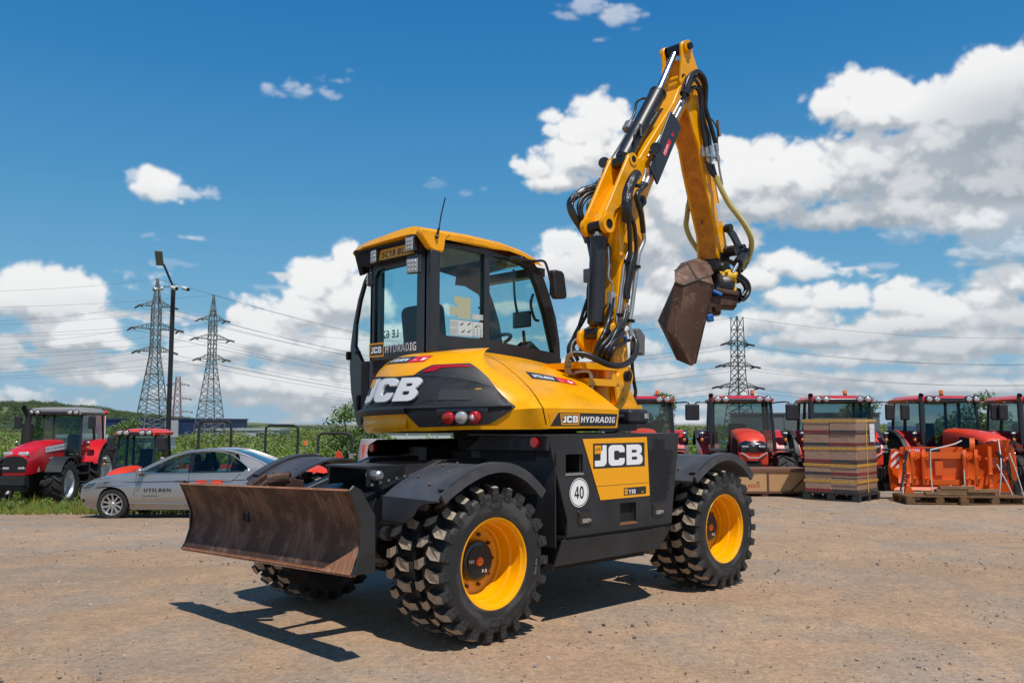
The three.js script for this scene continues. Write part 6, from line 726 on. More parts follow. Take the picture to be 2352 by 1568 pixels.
// big red tractor at the left edge, with grey roof
{
  const [px, py, pz] = yard(-14.55, 29.2), t = thing('large_tractor', 'large red tractor with grey roof and white bonnet stripe behind the car', 'tractor', [px, py, pz], TOWARD + 0.1); t.scale.setScalar(0.95);
  const WR = lugWheel(0.98, 0.6, 20, 0.55), WF = lugWheel(0.76, 0.5, 18, 0.42), SIL = std({ color: lin(0.62, 0.63, 0.66), roughness: 0.4, metalness: 0.35 });
  for (const s of [1, -1]) { putWheel(t, WR, 0, 0.98, s * 0.98, SIL); putWheel(t, WF, 3.0, 0.76, s * 0.95, SIL); M('rear_fender', arch(t, '', 0, 1.06, 0.62, 1.2, MFRED, 0.35, 2.6, s, 0.06).translate(0, 0.98, 0), MFRED, t); M('fender_flare', arch(t, '', 0, 1.04, 1.18, 1.3, BLACK.plastic, 0.3, 2.5, s, 0.07).translate(0, 0.98, 0), MFRED, t); M('front_fender', arch(t, '', 3.0, 0.82, 0.72, 1.2, BLACK.plastic, 0.5, 2.5, s, 0.03).translate(0, 0.76, 0), BLACK.plastic, t); M('steps', [0, 1, 2, 3].map((k) => B(0.42, 0.05, 0.34, 1.35 - k * 0.03, 0.45 + k * 0.28, s * (0.98 - k * 0.03))), BLACK.plastic, t); M('step_side', [B(0.03, 1.0, 0.3, 1.12, 0.85, s * 0.96)], BLACK.plastic, t); }
  M('transmission', [RB(3.8, 0.62, 0.6, 0.08, 1.5, 1.0, 0), CY([0, 0.98, -0.9], [0, 0.98, 0.9], 0.2), CY([3.0, 0.76, -0.9], [3.0, 0.76, 0.9], 0.13), RB(0.9, 0.5, 0.5, 0.1, 1.2, 0.9, -0.6)], BLACK.dark, t);
  const hood = M('bonnet', loft([ring(1.5, 0.4, 1.25, 2.12, 0.1), ring(2.4, 0.41, 1.2, 2.1, 0.1), ring(3.2, 0.41, 1.15, 2.0, 0.12), ring(3.9, 0.39, 1.1, 1.86, 0.14), ring(4.15, 0.33, 1.1, 1.72, 0.15)], { crease: 0.7 }), MFRED, t);
  M('bonnet_front', loft([ring(4.0, 0.36, 1.2, 1.7, 0.1), ring(4.18, 0.33, 1.2, 1.66, 0.1)], { crease: 0.5 }), BLACK.dark, hood);
  const stripe = canvasTex(512, 64, (g, w, h) => { g.fillStyle = '#e8e8ea'; g.fillRect(0, 0, w, h); g.fillStyle = '#23284a'; g.font = 'bold 36px sans-serif'; g.fillText('7726', 20, 44); g.font = 'bold 56px sans-serif'; g.fillText('S', 140, 52); g.font = 'bold 34px sans-serif'; g.fillText('MASSEY FERGUSON', 205, 44, 300); });
  for (const s of [-1, 1]) { M('name_stripe', s < 0 ? quad([3.0, 1.74, -0.42], [1.55, 1.8, -0.418], [1.55, 1.98, -0.412], [3.0, 1.9, -0.413]) : quad([1.55, 1.8, 0.418], [3.0, 1.74, 0.42], [3.0, 1.9, 0.413], [1.55, 1.98, 0.412]), print(stripe), hood); M('headlamp', RB(0.12, 0.14, 0.3, 0.05, 4.06, 1.72, s * 0.22, 0, s * -0.3, 0), CLEARLENS, hood); M('lower_lamp', RB(0.1, 0.1, 0.22, 0.04, 4.14, 1.3, s * 0.22), CLEARLENS, hood); }
  M('dealer_sticker', quad([2.75, 1.5, -0.418], [2.2, 1.52, -0.418], [2.2, 1.62, -0.418], [2.75, 1.6, -0.418]), print(canvasTex(256, 48, (g, w, h) => { g.fillStyle = '#a90512'; g.fillRect(0, 0, w, h); g.fillStyle = '#fff'; g.font = 'bold 40px sans-serif'; g.fillText('UTILBEN', 12, 40, 232); })), hood);
  M('warning_sticker', quad([3.5, 1.16, -0.402], [3.3, 1.16, -0.404], [3.4, 1.34, -0.404], [3.4, 1.34, -0.404]), std({ color: lin(0.7, 0.68, 0.55) }), hood);
  M('front_linkage', [RB(0.5, 0.4, 0.7, 0.05, 4.1, 0.85, 0), B(0.3, 0.25, 0.9, 4.35, 0.95, 0)], BLACK.plastic, t);
  M('exhaust', [CY([1.72, 1.7, 0.72], [1.66, 2.62, 0.72], 0.17, 0.17, 18), TB([[1.66, 2.6, 0.72], [1.65, 2.85, 0.72], [1.72, 3.02, 0.76], [1.84, 3.16, 0.8]], 0.085, 12)], BLACK.rubber, t);
  cabin(t, { x0: -0.75, x1: 1.3, w: 1.75, y0: 1.55, y1: 2.95, roofMat: std({ color: lin(0.27, 0.26, 0.245), roughness: 0.5 }), roofTop: 3.2, seatMat: std({ color: lin(0.45, 0.42, 0.34), roughness: 0.8 }), mirrorOut: 0.3 });
  M('hazard_lamp', SP(0.1, -0.75, 3.02, -0.88, 0.8, 1, 1), REDLENS, t);
}
// compact tractors: cab version behind the car, three with roll bars
const CWR = lugWheel(0.55, 0.32, 16, 0.3), CWF = lugWheel(0.36, 0.22, 14, 0.19), CRIM = std({ color: lin(0.6, 0.6, 0.58), roughness: 0.5 });
function compact(t, open, H = 2.4) {
  for (const s of [1, -1]) { putWheel(t, CWR, 0, 0.55, s * 0.52, CRIM); putWheel(t, CWF, 1.6, 0.36, s * 0.5, CRIM); M('rear_fender', arch(t, '', 0, 0.6, 0.36, 0.74, ORED, 0.3, 2.3, s, 0.03).translate(0, 0.55, 0), ORED, t); }
  M('frame', [RB(2.0, 0.34, 0.36, 0.05, 0.8, 0.6, 0), CY([0, 0.55, -0.45], [0, 0.55, 0.45], 0.1), CY([1.6, 0.36, -0.45], [1.6, 0.36, 0.45], 0.07)], BLACK.dark, t);
  const h = M('bonnet', loft([ring(0.75, 0.27, 0.7, 1.22, 0.08), ring(1.4, 0.28, 0.68, 1.2, 0.08), ring(1.9, 0.27, 0.66, 1.12, 0.1), ring(2.08, 0.22, 0.66, 1.0, 0.1)], { crease: 0.7 }), ORED, t);
  M('grille', [RB(0.06, 0.22, 0.2, 0.03, 2.08, 0.82, 0)], BLACK.gloss, h); for (const s of [-1, 1]) M('headlamp', RB(0.12, 0.2, 0.13, 0.04, 2.02, 0.9, s * 0.17, 0, s * -0.4, 0), CLEARLENS, h);
  if (open) {
    M('roll_bar', TB([[-0.15, 0.85, -0.5], [-0.17, 1.4, -0.52], [-0.2, H - 0.16, -0.52], [-0.2, H - 0.04, -0.46], [-0.2, H, -0.34], [-0.2, H, 0.34], [-0.2, H - 0.04, 0.46], [-0.2, H - 0.16, 0.52], [-0.17, 1.4, 0.52], [-0.15, 0.85, 0.5]], 0.042, 8, 70), BLACK.metal, t); for (const s of [-1, 1]) M('bar_hinge', [B(0.12, 0.16, 0.12, -0.18, 1.42, s * 0.52), CY([-0.18, 1.46, s * 0.6], [-0.18, 1.46, s * 0.68], 0.02)], ZINC, t);
    M('steering_wheel', [new THREE.TorusGeometry(0.19, 0.02, 6, 26).rotateX(Math.PI / 2).rotateZ(0.55).translate(0.5, 1.28, 0), CY([0.5, 1.28, 0], [0.72, 1.0, 0], 0.03), CY([0.36, 1.19, 0], [0.64, 1.37, 0], 0.014, 0.014, 6)], BLACK.gloss, t); M('seat', [RB(0.12, 0.36, 0.46, 0.05, -0.05, 1.12, 0, 0, 0, 0.1), RB(0.4, 0.12, 0.46, 0.05, 0.15, 0.95, 0)], BLACK.rubber, t);
  } else cabin(t, { x0: -0.55, x1: 0.62, w: 1.14, y0: 0.95, y1: 2.1, roofMat: ORED, roofTop: 2.28, mirrorOut: 0.16 });
}
{
  const c = thing('compact_tractor', 'orange-red compact tractor with a glazed cab right behind the silver car', 'tractor', yard(-10.42, 25.2), TOWARD); compact(c, false); c.scale.setScalar(0.95);
  const r = thing('compact_tractor', 'open compact tractor whose roll bar stands tallest, left of the other two', 'tractor', yard(-9.65, 28.6), TOWARD, 'open compact tractors with roll bars'); compact(r, true, 2.55);
  const r2 = r.clone(), beaconParent = r2; r2.name = numbered('compact_tractor'); r2.position.set(...yard(-7.48, 28.6)); r2.position.y -= 0.11; r2.scale.y = 0.99; r2.userData = { label: 'open compact tractor with an orange beacon beside its roll bar', category: 'tractor', group: 'open compact tractors with roll bars' }; scene.add(r2);
  const b = M('beacon', [CY([-0.2, 1.7, -0.56], [-0.2, 1.72, -0.78], 0.012), CY([-0.2, 1.7, -0.78], [-0.2, 1.9, -0.78], 0.02)], ZINC, beaconParent); M('beacon_lens', CY([-0.2, 1.9, -0.78], [-0.2, 2.06, -0.78], 0.08, 0.07), AMBER, b); M('bar_mirror', RB(0.06, 0.3, 0.2, 0.04, -0.1, 1.35, -0.56), BLACK.plastic, beaconParent);
  const r3 = thing('compact_tractor', 'small open compact tractor with a low roll bar nearest the excavator', 'tractor', yard(-5.55, 27.6), TOWARD, 'open compact tractors with roll bars'); compact(r3, true, 2.12); M('slow_sign', metres(EX([[-0.2, 0], [0.2, 0], [0.05, 0.32], [-0.05, 0.32]], -0.01, 0.01, 0.002)).rotateY(Math.PI / 2).translate(-0.35, 1.25, -0.1), std({ color: lin(0.8, 0.06, 0.02), roughness: 0.5 }), r3);
}
// ---------------------------------------------------------------- silver saloon car. X forward, origin on the ground under the middle of the car
{
  const t = thing('saloon_car', 'silver saloon car with UTILBEN lettering parked behind the dozer blade', 'car', yard(-6.98, 19.6), CARWAY);
  const SILVER = phy({ color: lin(0.4, 0.395, 0.39), metalness: 0.75, roughness: 0.36, clearcoat: 0.9, clearcoatRoughness: 0.06 });
  const archPts = (cx, r, n = 12) => [...Array(n + 1)].map((_, k) => { const a = Math.PI * k / n; return [cx + r * Math.cos(a), Math.max(0.2, 0.33 + r * Math.sin(a) * 1.0)]; });
  const low = [[2.36, 0.36], [2.4, 0.5], [2.37, 0.62], [2.3, 0.72], [2.1, 0.8], [1.7, 0.87], [1.2, 0.925], [0.95, 0.95], [0.4, 0.955], [-0.4, 0.965], [-1.2, 0.985], [-1.5, 1.0], [-1.9, 1.04], [-2.25, 1.03], [-2.34, 0.96], [-2.37, 0.75], [-2.38, 0.5], [-2.3, 0.33], [-1.75, 0.27], ...archPts(-1.38, 0.365).reverse().map((p) => p), [-1.0, 0.22], [1.02, 0.22], ...archPts(1.41, 0.365).reverse(), [1.8, 0.22], [2.2, 0.24]].map(([x, y]) => [x > 1.62 ? 1.62 + (x - 1.62) * 0.74 : x, y]);
  const wid = (x, y) => { const nose = 1 - 0.3 * sstep(x > 0 ? 1.4 : 1.55, x > 0 ? 2.25 : 2.45, Math.abs(x)) ** 1.4; const side = y < 0.62 ? lerp(0.86, 0.915, sstep(0.2, 0.5, y)) : lerp(0.915, 0.855, sstep(0.62, 1.02, y)); return side * nose + 0.006 * Math.sin(clamp((y - 0.66) / 0.08) * Math.PI) - (y < 0.34 ? 0.012 : 0); };
  const body = M('body', [...[1, -1].map((s) => sheet(low, (x, y) => [x, y, s * wid(x, y)], 3, 0.6)),
    patch((u, v) => { const pts = low.slice(1, 15), k = u * (pts.length - 1), i = Math.min(Math.floor(k), pts.length - 2), x = lerp(pts[i][0], pts[i + 1][0], k - i), y = lerp(pts[i][1], pts[i + 1][1], k - i), w = wid(x, y), z = lerp(-w, w, v); return [x + (x > 2.0 ? 0.14 * (1 - (z / w) ** 2) * sstep(2.0, 2.4, x) : 0), y + 0.05 * (1 - (z / w) ** 4) * (Math.abs(x) < 2.25 ? 1 : 0.2), z]; }, 80, 14, 0.7),
    patch((u, v) => { const pts = low.slice(14, 19), k = u * (pts.length - 1), i = Math.min(Math.floor(k), pts.length - 2), x = lerp(pts[i][0], pts[i + 1][0], k - i), y = lerp(pts[i][1], pts[i + 1][1], k - i), w = wid(x, y); return [x, y, lerp(-w, w, v)]; }, 16, 10, 0.7), metres(B(3.4, 0.06, 1.6, -0.1, 0.27, 0))], SILVER, t);
  const tum = (y) => 0.84 - 0.235 * sstep(0.93, 1.47, y);
  const roofC = [[0.98, 0.955], [0.6, 1.17], [0.15, 1.37], [-0.2, 1.44], [-0.65, 1.465], [-1.05, 1.42], [-1.5, 1.27], [-1.95, 1.07]];
  const rc = new THREE.CatmullRomCurve3(roofC.map(([x, y]) => V(x, y, 0)));
  M('roof', [patch((u, v) => { const p = rc.getPoint(lerp(0.315, 0.70, u)), w = tum(p.y) - 0.03, z = lerp(-w, w, v); return [p.x, p.y + 0.03 * (1 - (z / w) ** 2), z]; }, 24, 12, 0.9), ...[1, -1].map((s) => TB([0.0, 0.15, 0.3, 0.45, 0.6, 0.72, 0.85, 1.0].map((k) => { const p = rc.getPoint(k); return [p.x, p.y - 0.01, s * (tum(p.y) - 0.02)]; }), 0.035, 8, 40)), ...[1, -1].map((s) => sheet([[-1.28, 0.98], [-1.95, 1.05], [-1.5, 1.26], [-1.15, 1.37], [-1.2, 1.25], [-1.42, 1.1]], (x, y) => [x, y, s * (tum(y) + 0.004)], 2))], SILVER, t);
  M('windscreen', patch((u, v) => { const p = rc.getPoint(lerp(0.01, 0.315, u)), w = tum(p.y) - 0.04, z = lerp(-w, w, v); return [p.x + 0.06 * (1 - (z / w) ** 2), p.y + 0.03 * (1 - (z / w) ** 2), z]; }, 10, 8), glassDark, t);
  M('rear_screen', patch((u, v) => { const p = rc.getPoint(lerp(0.70, 0.96, u)), w = tum(p.y) - 0.08, z = lerp(-w, w, v); return [p.x, p.y + 0.025 * (1 - (z / w) ** 2), z]; }, 10, 8), phy({ color: lin(0.02, 0.03, 0.04), roughness: 0.05, clearcoat: 1 }), t);
  for (const s of [-1, 1]) {
    const g = (n, o) => M(n, sheet(o, (x, y) => [x, y, s * (tum(y) - 0.006)], 1), glassDark, t);
    g('front_window', [[0.82, 0.985], [0.58, 1.13], [0.18, 1.33], [-0.12, 1.385], [-0.14, 0.985]]); g('rear_window', [[-0.24, 0.99], [-0.22, 1.395], [-0.65, 1.41], [-0.93, 1.36], [-0.95, 1.0]]); g('quarter_window', [[-0.99, 1.0], [-0.97, 1.345], [-1.2, 1.22], [-1.36, 1.08], [-1.3, 1.01]]);
    M('door_post', sheet([[-0.14, 0.98], [-0.12, 1.39], [-0.22, 1.4], [-0.24, 0.98]], (x, y) => [x, y, s * (tum(y) - 0.002)], 1), BLACK.gloss, t); M('door_post', sheet([[-0.95, 0.99], [-0.93, 1.37], [-0.97, 1.36], [-0.99, 0.99]], (x, y) => [x, y, s * (tum(y) - 0.002)], 1), BLACK.gloss, t);
    M('window_trim', [TB([[0.88, 0.97], [0.4, 0.972], [-0.3, 0.978], [-1.3, 0.995], [-1.42, 1.06], [-1.2, 1.235], [-0.95, 1.375], [-0.6, 1.428], [-0.1, 1.405], [0.2, 1.345], [0.6, 1.14], [0.86, 0.99]].map(([x, y]) => [x, y, s * (tum(y) + 0.004)]), 0.009, 6, 80)], CHROME, t);
    for (const x of [0.93, -0.18, -1.1]) M('door_gap', TB([[x + (x < -1 ? -0.16 : 0.0), 0.97], [x, 0.8], [x + 0.02, 0.55], [x + (x < -1 ? 0.2 : 0.05), 0.3]].map(([a, b]) => [a, b, s * (wid(a, b) - 0.001)]), 0.005, 5), BLACK.dark, t);
    M('crease_line', TB([[1.6, 0.78], [0.8, 0.8], [-0.4, 0.82], [-1.6, 0.85]].map(([a, b]) => [a, b, s * (wid(a, b) + 0.002)]), 0.007, 5), BLACK.dark, t); M('sill_trim', TB([[0.98, 0.36], [0, 0.35], [-0.98, 0.36]].map(([a, b]) => [a, b, s * (wid(a, b) + 0.004)]), 0.012, 6), CHROME, t);
    for (const x of [0.0, -0.98]) { M('door_handle', [RB(0.2, 0.03, 0.03, 0.012, x, 0.84, s * (wid(x, 0.84) + 0.018))], CHROME, t); }
    const mi = M('wing_mirror', [RB(0.12, 0.13, 0.2, 0.05, 0.8, 1.02, s * 0.98)], SILVER, t); M('mirror_base', RB(0.1, 0.06, 0.14, 0.02, 0.8, 0.96, s * 0.9), BLACK.gloss, mi);
    M('headlamp', sheet([[2.14, 0.66], [2.0, 0.75], [1.8, 0.785], [1.88, 0.7], [2.05, 0.62]], (x, y) => [x, y, s * (wid(x, y) + 0.006)], 2), phy({ color: lin(0.1, 0.11, 0.13), roughness: 0.08, metalness: 0.5, clearcoat: 1 }), t); M('tail_lamp', sheet([[-2.34, 0.9], [-2.0, 0.95], [-2.05, 0.82], [-2.34, 0.78]], (x, y) => [x, y, s * (wid(x, y) + 0.006)], 2), REDLENS, t);
    M('lower_grille', RB(0.1, 0.08, 0.3, 0.03, 2.1, 0.4, s * 0.52), BLACK.dark, t);
  }
  M('front_grille', RB(0.06, 0.14, 0.9, 0.03, 2.27, 0.66, 0), BLACK.gloss, t); M('underbody', B(3.5, 0.08, 1.5, -0.1, 0.24, 0), BLACK.dark, t); M('wheel_housing', [1.41, -1.38].map((x) => B(0.72, 0.45, 1.45, x, 0.47, 0)), BLACK.dark, t);
  for (const x of [0.25, -0.65]) for (const z of [-0.36, 0.36]) M('seat', [RB(0.14, 0.6, 0.5, 0.06, x - 0.35, 0.92, z, 0, 0, 0.2), RB(0.1, 0.18, 0.26, 0.05, x - 0.42, 1.27, z)], BLACK.rubber, t);
  M('dashboard', [RB(0.4, 0.2, 1.3, 0.08, 0.75, 0.88, 0)], BLACK.rubber, t); M('sun_shade', quad([0.62, 1.0, -0.62], [0.34, 1.25, -0.55], [0.36, 1.28, 0.0], [0.7, 0.98, 0.0]), std({ color: lin(0.5, 0.52, 0.5), roughness: 0.8, side: THREE.DoubleSide }), t);
  const tyre = LZ([[0.215, -0.09], [0.23, -0.105], [0.29, -0.108], [0.322, -0.09], [0.332, -0.05], [0.332, 0.05], [0.322, 0.09], [0.29, 0.108], [0.23, 0.105], [0.215, 0.09]], 40, 0.5), rimP = [LZ([[0.215, -0.09], [0.22, 0.09], [0.225, 0.1], [0.21, 0.1], [0.2, 0.085], [0.19, 0.0], [0.19, -0.06]], 40)]; for (let k = 0; k < 5; k++) for (const e of [-0.16, 0.16]) { const a = k / 5 * 6.2832 + e * 1.2; rimP.push(loft([[0.03, 0.02, 0.075], [0.12, 0.018, 0.07], [0.205, 0.02, 0.088]].map(([r, w, z]) => { const c = Math.cos(a), n = Math.sin(a), b = Math.cos(a + e), d = Math.sin(a + e), X = lerp(c, b, r / 0.2) * r, Y = lerp(n, d, r / 0.2) * r; return [[X - n * w, Y + c * w, z], [X + n * w, Y - c * w, z], [X + n * w, Y - c * w, z - 0.03], [X - n * w, Y + c * w, z - 0.03]]; }), { crease: 0.3 })); } rimP.push(LZ([[0, 0.085], [0.035, 0.083], [0.05, 0.07], [0.05, 0.04]], 20));
  const alloy = std({ color: lin(0.5, 0.5, 0.5), metalness: 0.7, roughness: 0.35 });
  for (const x of [1.41, -1.38]) for (const s of [-1, 1]) { const w = M('tyre', tyre, tyreBlack, t, [x, 0.332, s * 0.79]); if (s < 0) w.rotation.y = Math.PI; M('rim', rimP, alloy, w); M('brake_disc', LZ([[0.05, -0.02], [0.15, -0.02], [0.15, 0.0], [0.05, 0.0]], 24), BLACK.dark, w); }
  const al = (txt, w, h, sub) => { const c = canvasTex(512, 128, (g) => { g.fillStyle = '#000'; g.fillRect(0, 0, 512, 128); g.fillStyle = '#fff'; g.font = `bold ${sub ? 90 : 110}px sans-serif`; g.fillText(txt, 8, 105, 496); }); c.colorSpace = THREE.NoColorSpace; return c; };
  const onSide = (x0, x1, y0, y1, off = 0.004) => patch((u, v) => { const x = lerp(x0, x1, u), y = lerp(y0, y1, v); return [x, y, -(wid(x, y) + off)]; }, 12, 4);
  M('side_lettering', onSide(0.76, 0.1, 0.575, 0.69), std({ color: lin(0.02, 0.02, 0.022), alphaMap: al('UTILBEN'), transparent: true, roughness: 0.5 }), t); M('side_lettering', onSide(0.76, 0.42, 0.49, 0.545), std({ color: lin(0.05, 0.05, 0.055), alphaMap: al('Da, rezolvăm.', 0, 0, 1), transparent: true, roughness: 0.5 }), t);
  const mk = canvasTex(128, 128, (g) => { g.fillStyle = '#000'; g.fillRect(0, 0, 128, 128); g.fillStyle = '#fff'; g.beginPath(); g.moveTo(4, 20); g.lineTo(52, 20); g.lineTo(64, 44); g.lineTo(84, 18); g.lineTo(124, 18); g.lineTo(124, 90); g.lineTo(88, 90); g.lineTo(88, 60); g.lineTo(60, 90); g.lineTo(44, 70); g.lineTo(36, 90); g.closePath(); g.fill(); }); mk.colorSpace = THREE.NoColorSpace;
  M('dealer_mark', onSide(-0.3, -0.92, 0.5, 0.9), std({ color: lin(0.78, 0.07, 0.02), alphaMap: mk, transparent: true, roughness: 0.5 }), t);
}
// ---------------------------------------------------------------- goods on the yard
const woodMap = tex(512, 512, (u, v) => { const a = pnoise(u * 5, v * 90, 90, 2), b = pfbm(u, v, 8, 4, 5), k = 0.8 + 0.3 * a + 0.2 * (b - 0.5); return [150 * k, 116 * k, 82 * k]; });
const WOOD = std({ map: woodMap, roughness: 0.85 }), OLDWOOD = std({ map: woodMap, color: lin(0.62, 0.58, 0.52), roughness: 0.9 });
const CARD = std({ roughness: 0.8, map: tex(256, 256, (u, v) => { const k = 0.94 + 0.1 * pfbm(u, v, 12, 4, 3); return [196 * k, 152 * k, 106 * k]; }) });
const BRAND = std({ color: lin(0.13, 0.055, 0.03), roughness: 0.7 });
function pallet(t, name, w, d, x, y, z, mat, ry = 0) { // slatted wooden pallet, each board a piece
  const g = new THREE.Group(), put = (n, geo) => { if (ry) geo.rotateY(ry); geo.translate(x, y, z); return M(n, metres(geo), mat, t); };
  for (let k = 0; k < 7; k++) put('top_board', B(w, 0.022, d / 7 - 0.03, 0, 0.129, (k - 3) * d / 7));
  for (const e of [-1, 0, 1]) { put('cross_board', B(0.1, 0.02, d, e * (w / 2 - 0.05), 0.107, 0)); put('bottom_board', B(w, 0.02, 0.1, 0, 0.01, e * (d / 2 - 0.05))); for (const f of [-1, 0, 1]) put('block', B(0.14, 0.078, 0.1, e * (w / 2 - 0.07), 0.059, f * (d / 2 - 0.05))); }
}
{ // long crate with cardboard panels in a brown frame
  const t = thing('shipping_crate', 'long cardboard and timber crate marked KIOTI beside the front wheel', 'crate', yard(5.02, 18.15), ALONG), w = 1.9, d = 0.95, h = 0.46, y0 = 0.06;
  M('crate_core', B(w - 0.06, h - 0.04, d - 0.06, 0, y0 + h / 2, 0), CARD, t);
  M('lid', [metres(B(w, 0.035, d, 0, y0 + h + 0.005, 0)), metres(B(w + 0.01, 0.05, 0.03, 0, y0 + h - 0.01, d / 2))], std({ color: lin(0.2, 0.09, 0.05), roughness: 0.75 }), t);
  const kio = canvasTex(512, 320, (g, W, H) => { g.fillStyle = '#c49a6c'; g.fillRect(0, 0, W, H); g.fillStyle = '#a8232a'; g.font = 'bold 74px sans-serif'; g.save(); g.transform(1, 0, -0.15, 1, 180, 250); g.fillText('KIOTI', 10, 0); g.restore(); g.beginPath(); g.moveTo(330, 170); g.lineTo(360, 150); g.lineTo(395, 158); g.lineTo(372, 172); g.lineTo(366, 190); g.lineTo(352, 178); g.fill(); g.fillStyle = 'rgba(70,55,40,.6)'; g.font = '30px sans-serif'; g.fillText('ZL MH-1-TT200-1-1', 90, 48); g.fillText('(3×48)', 200, 100); });
  M('front_panel', B(0.66, h - 0.06, 0.012, -0.27, y0 + h / 2 - 0.01, d / 2 - 0.012), [CARD, CARD, CARD, CARD, print(kio, { roughness: 0.8 }), CARD][0], t); M('panel_print', new THREE.PlaneGeometry(0.64, h - 0.08).translate(-0.27, y0 + h / 2 - 0.01, d / 2 - 0.004), print(kio, { roughness: 0.8 }), t); M('front_panel', B(0.9, h - 0.06, 0.012, 0.47, y0 + h / 2 - 0.01, d / 2 - 0.012), CARD, t); M('front_panel', B(0.3, h - 0.06, 0.012, -0.76, y0 + h / 2 - 0.01, d / 2 - 0.012), CARD, t);
  for (const x of [-0.93, -0.605, 0.06, 0.935]) M('upright', metres(B(0.035, h - 0.02, 0.03, x, y0 + h / 2 - 0.01, d / 2 - 0.004)), BRAND, t);
  M('bottom_rail', metres(B(w, 0.045, 0.035, 0, y0 + 0.02, d / 2 - 0.004)), BRAND, t); const dg = Math.atan2(h - 0.06, 0.42); M('brace', metres(B(Math.hypot(0.42, h - 0.06), 0.03, 0.016, 0, 0, 0, 0, 0, dg)).translate(0.7, y0 + h / 2 - 0.01, d / 2 - 0.002), BRAND, t);
  for (const x of [-0.75, 0, 0.75]) M('runner', metres(B(0.12, 0.06, d, x, 0.03, 0)), BRAND, t);
}
{ // stack of cartons under cling film
  const yaw = -0.74, p = yard(6.33, 17.13), t = thing('carton_stack', 'tall film-wrapped stack of cartons on a pallet with yellow strap', 'pallet load', p, ALONG + yaw), w = 1.02, d = 0.98;
  pallet(t, '', w + 0.06, d + 0.06, 0, 0, 0, std({ color: lin(0.035, 0.033, 0.03), roughness: 0.85 }));
  const FILM = phy({ color: lin(0.6, 0.41, 0.31), roughness: 0.3, clearcoat: 0.7, clearcoatRoughness: 0.18, bumpMap: tex(512, 512, (u, v) => 255 * (0.5 * pnoise(u * 6, v * 120, 120, 3) + 0.5 * pnoise(u * 20, v * 300, 300, 5)), false), bumpScale: 0.012, map: tex(256, 512, (u, v) => { const k = 0.85 + 0.3 * pnoise(u * 8, v * 100, 100, 2); return [225 * k, 215 * k, 205 * k]; }) });
  const tints = { red: FILM.clone(), dark: FILM.clone() }; tints.red.color = lin(0.34, 0.03, 0.04); tints.dark.color = lin(0.06, 0.06, 0.08);
  const tape = canvasTex(1024, 48, (g, W, H) => { g.fillStyle = '#d9a94a'; g.fillRect(0, 0, W, H); for (let k = 0; k < 9; k++) { g.fillStyle = '#2f5a34'; g.beginPath(); g.arc(50 + k * 114, 24, 11, 0, 7); g.fill(); g.fillStyle = '#b23a2a'; g.font = 'bold 26px sans-serif'; g.fillText('GR', 72 + k * 114, 32); g.fillStyle = '#c08a30'; g.fillRect(112 + k * 114, 18, 40, 8); } });
  let y = 0.142; const rows = [0.28, 0.27, 0.28, 0.27, 0.28];
  rows.forEach((h, i) => { for (const [sx, sz] of [[-1, -1], [1, -1], [-1, 1], [1, 1]]) { const j = rr(-0.008, 0.008); const c = M('carton', RB(w / 2 - 0.004, h - 0.004, d / 2 - 0.004, 0.012, sx * w / 4 + j, y + h / 2, sz * d / 4 + j), FILM, t); M('printed_band', RB(w / 2 + 0.004, h * 0.2, d / 2 + 0.004, 0.004, sx * w / 4 + j, y + h * (i % 2 ? 0.3 : 0.16), sz * d / 4 + j), (i + (sx > 0 ? 1 : 0)) % 2 ? tints.dark : tints.red, c); } y += h; });
  const top = y; for (const ty of [0.36, 0.66, 0.97, 1.49]) { const l = []; const pl = (a, b, g) => l.push(new THREE.PlaneGeometry(1, 1).scale(1, 0.048, 1)); M('tape_band', [new THREE.PlaneGeometry(w + 0.026, 0.046).rotateZ(rr(-0.02, 0.02)).translate(0, ty, d / 2 + 0.0085), new THREE.PlaneGeometry(d + 0.026, 0.046).rotateZ(rr(-0.02, 0.02)).rotateY(Math.PI / 2).translate(w / 2 + 0.0085, ty, 0), new THREE.PlaneGeometry(w + 0.026, 0.046).rotateY(Math.PI).translate(0, ty, -d / 2 - 0.0085), new THREE.PlaneGeometry(d + 0.026, 0.046).rotateY(-Math.PI / 2).translate(-w / 2 - 0.0085, ty, 0)], print(tape, { roughness: 0.35 }), t); }
  M('strap', [B(0.004, top - 0.06, 0.022, w / 2 + 0.014, top / 2 + 0.05, 0.02), B(w + 0.03, 0.004, 0.022, 0, top + 0.014, 0.02)], std({ color: lin(0.7, 0.55, 0.05), roughness: 0.5 }), t);
  M('paper_note', new THREE.PlaneGeometry(0.24, 0.34).rotateY(Math.PI / 2).translate(w / 2 + 0.018, 1.26, -0.26), print(canvasTex(128, 180, (g, W, H) => { g.fillStyle = '#e9ebee'; g.fillRect(0, 0, W, H); g.fillStyle = '#566'; g.font = '20px sans-serif'; g.fillText('Eduard', 20, 60); g.fillText('Trailere', 20, 100); g.fillText('Cluj', 40, 140); }), { roughness: 0.4 }), t);
}
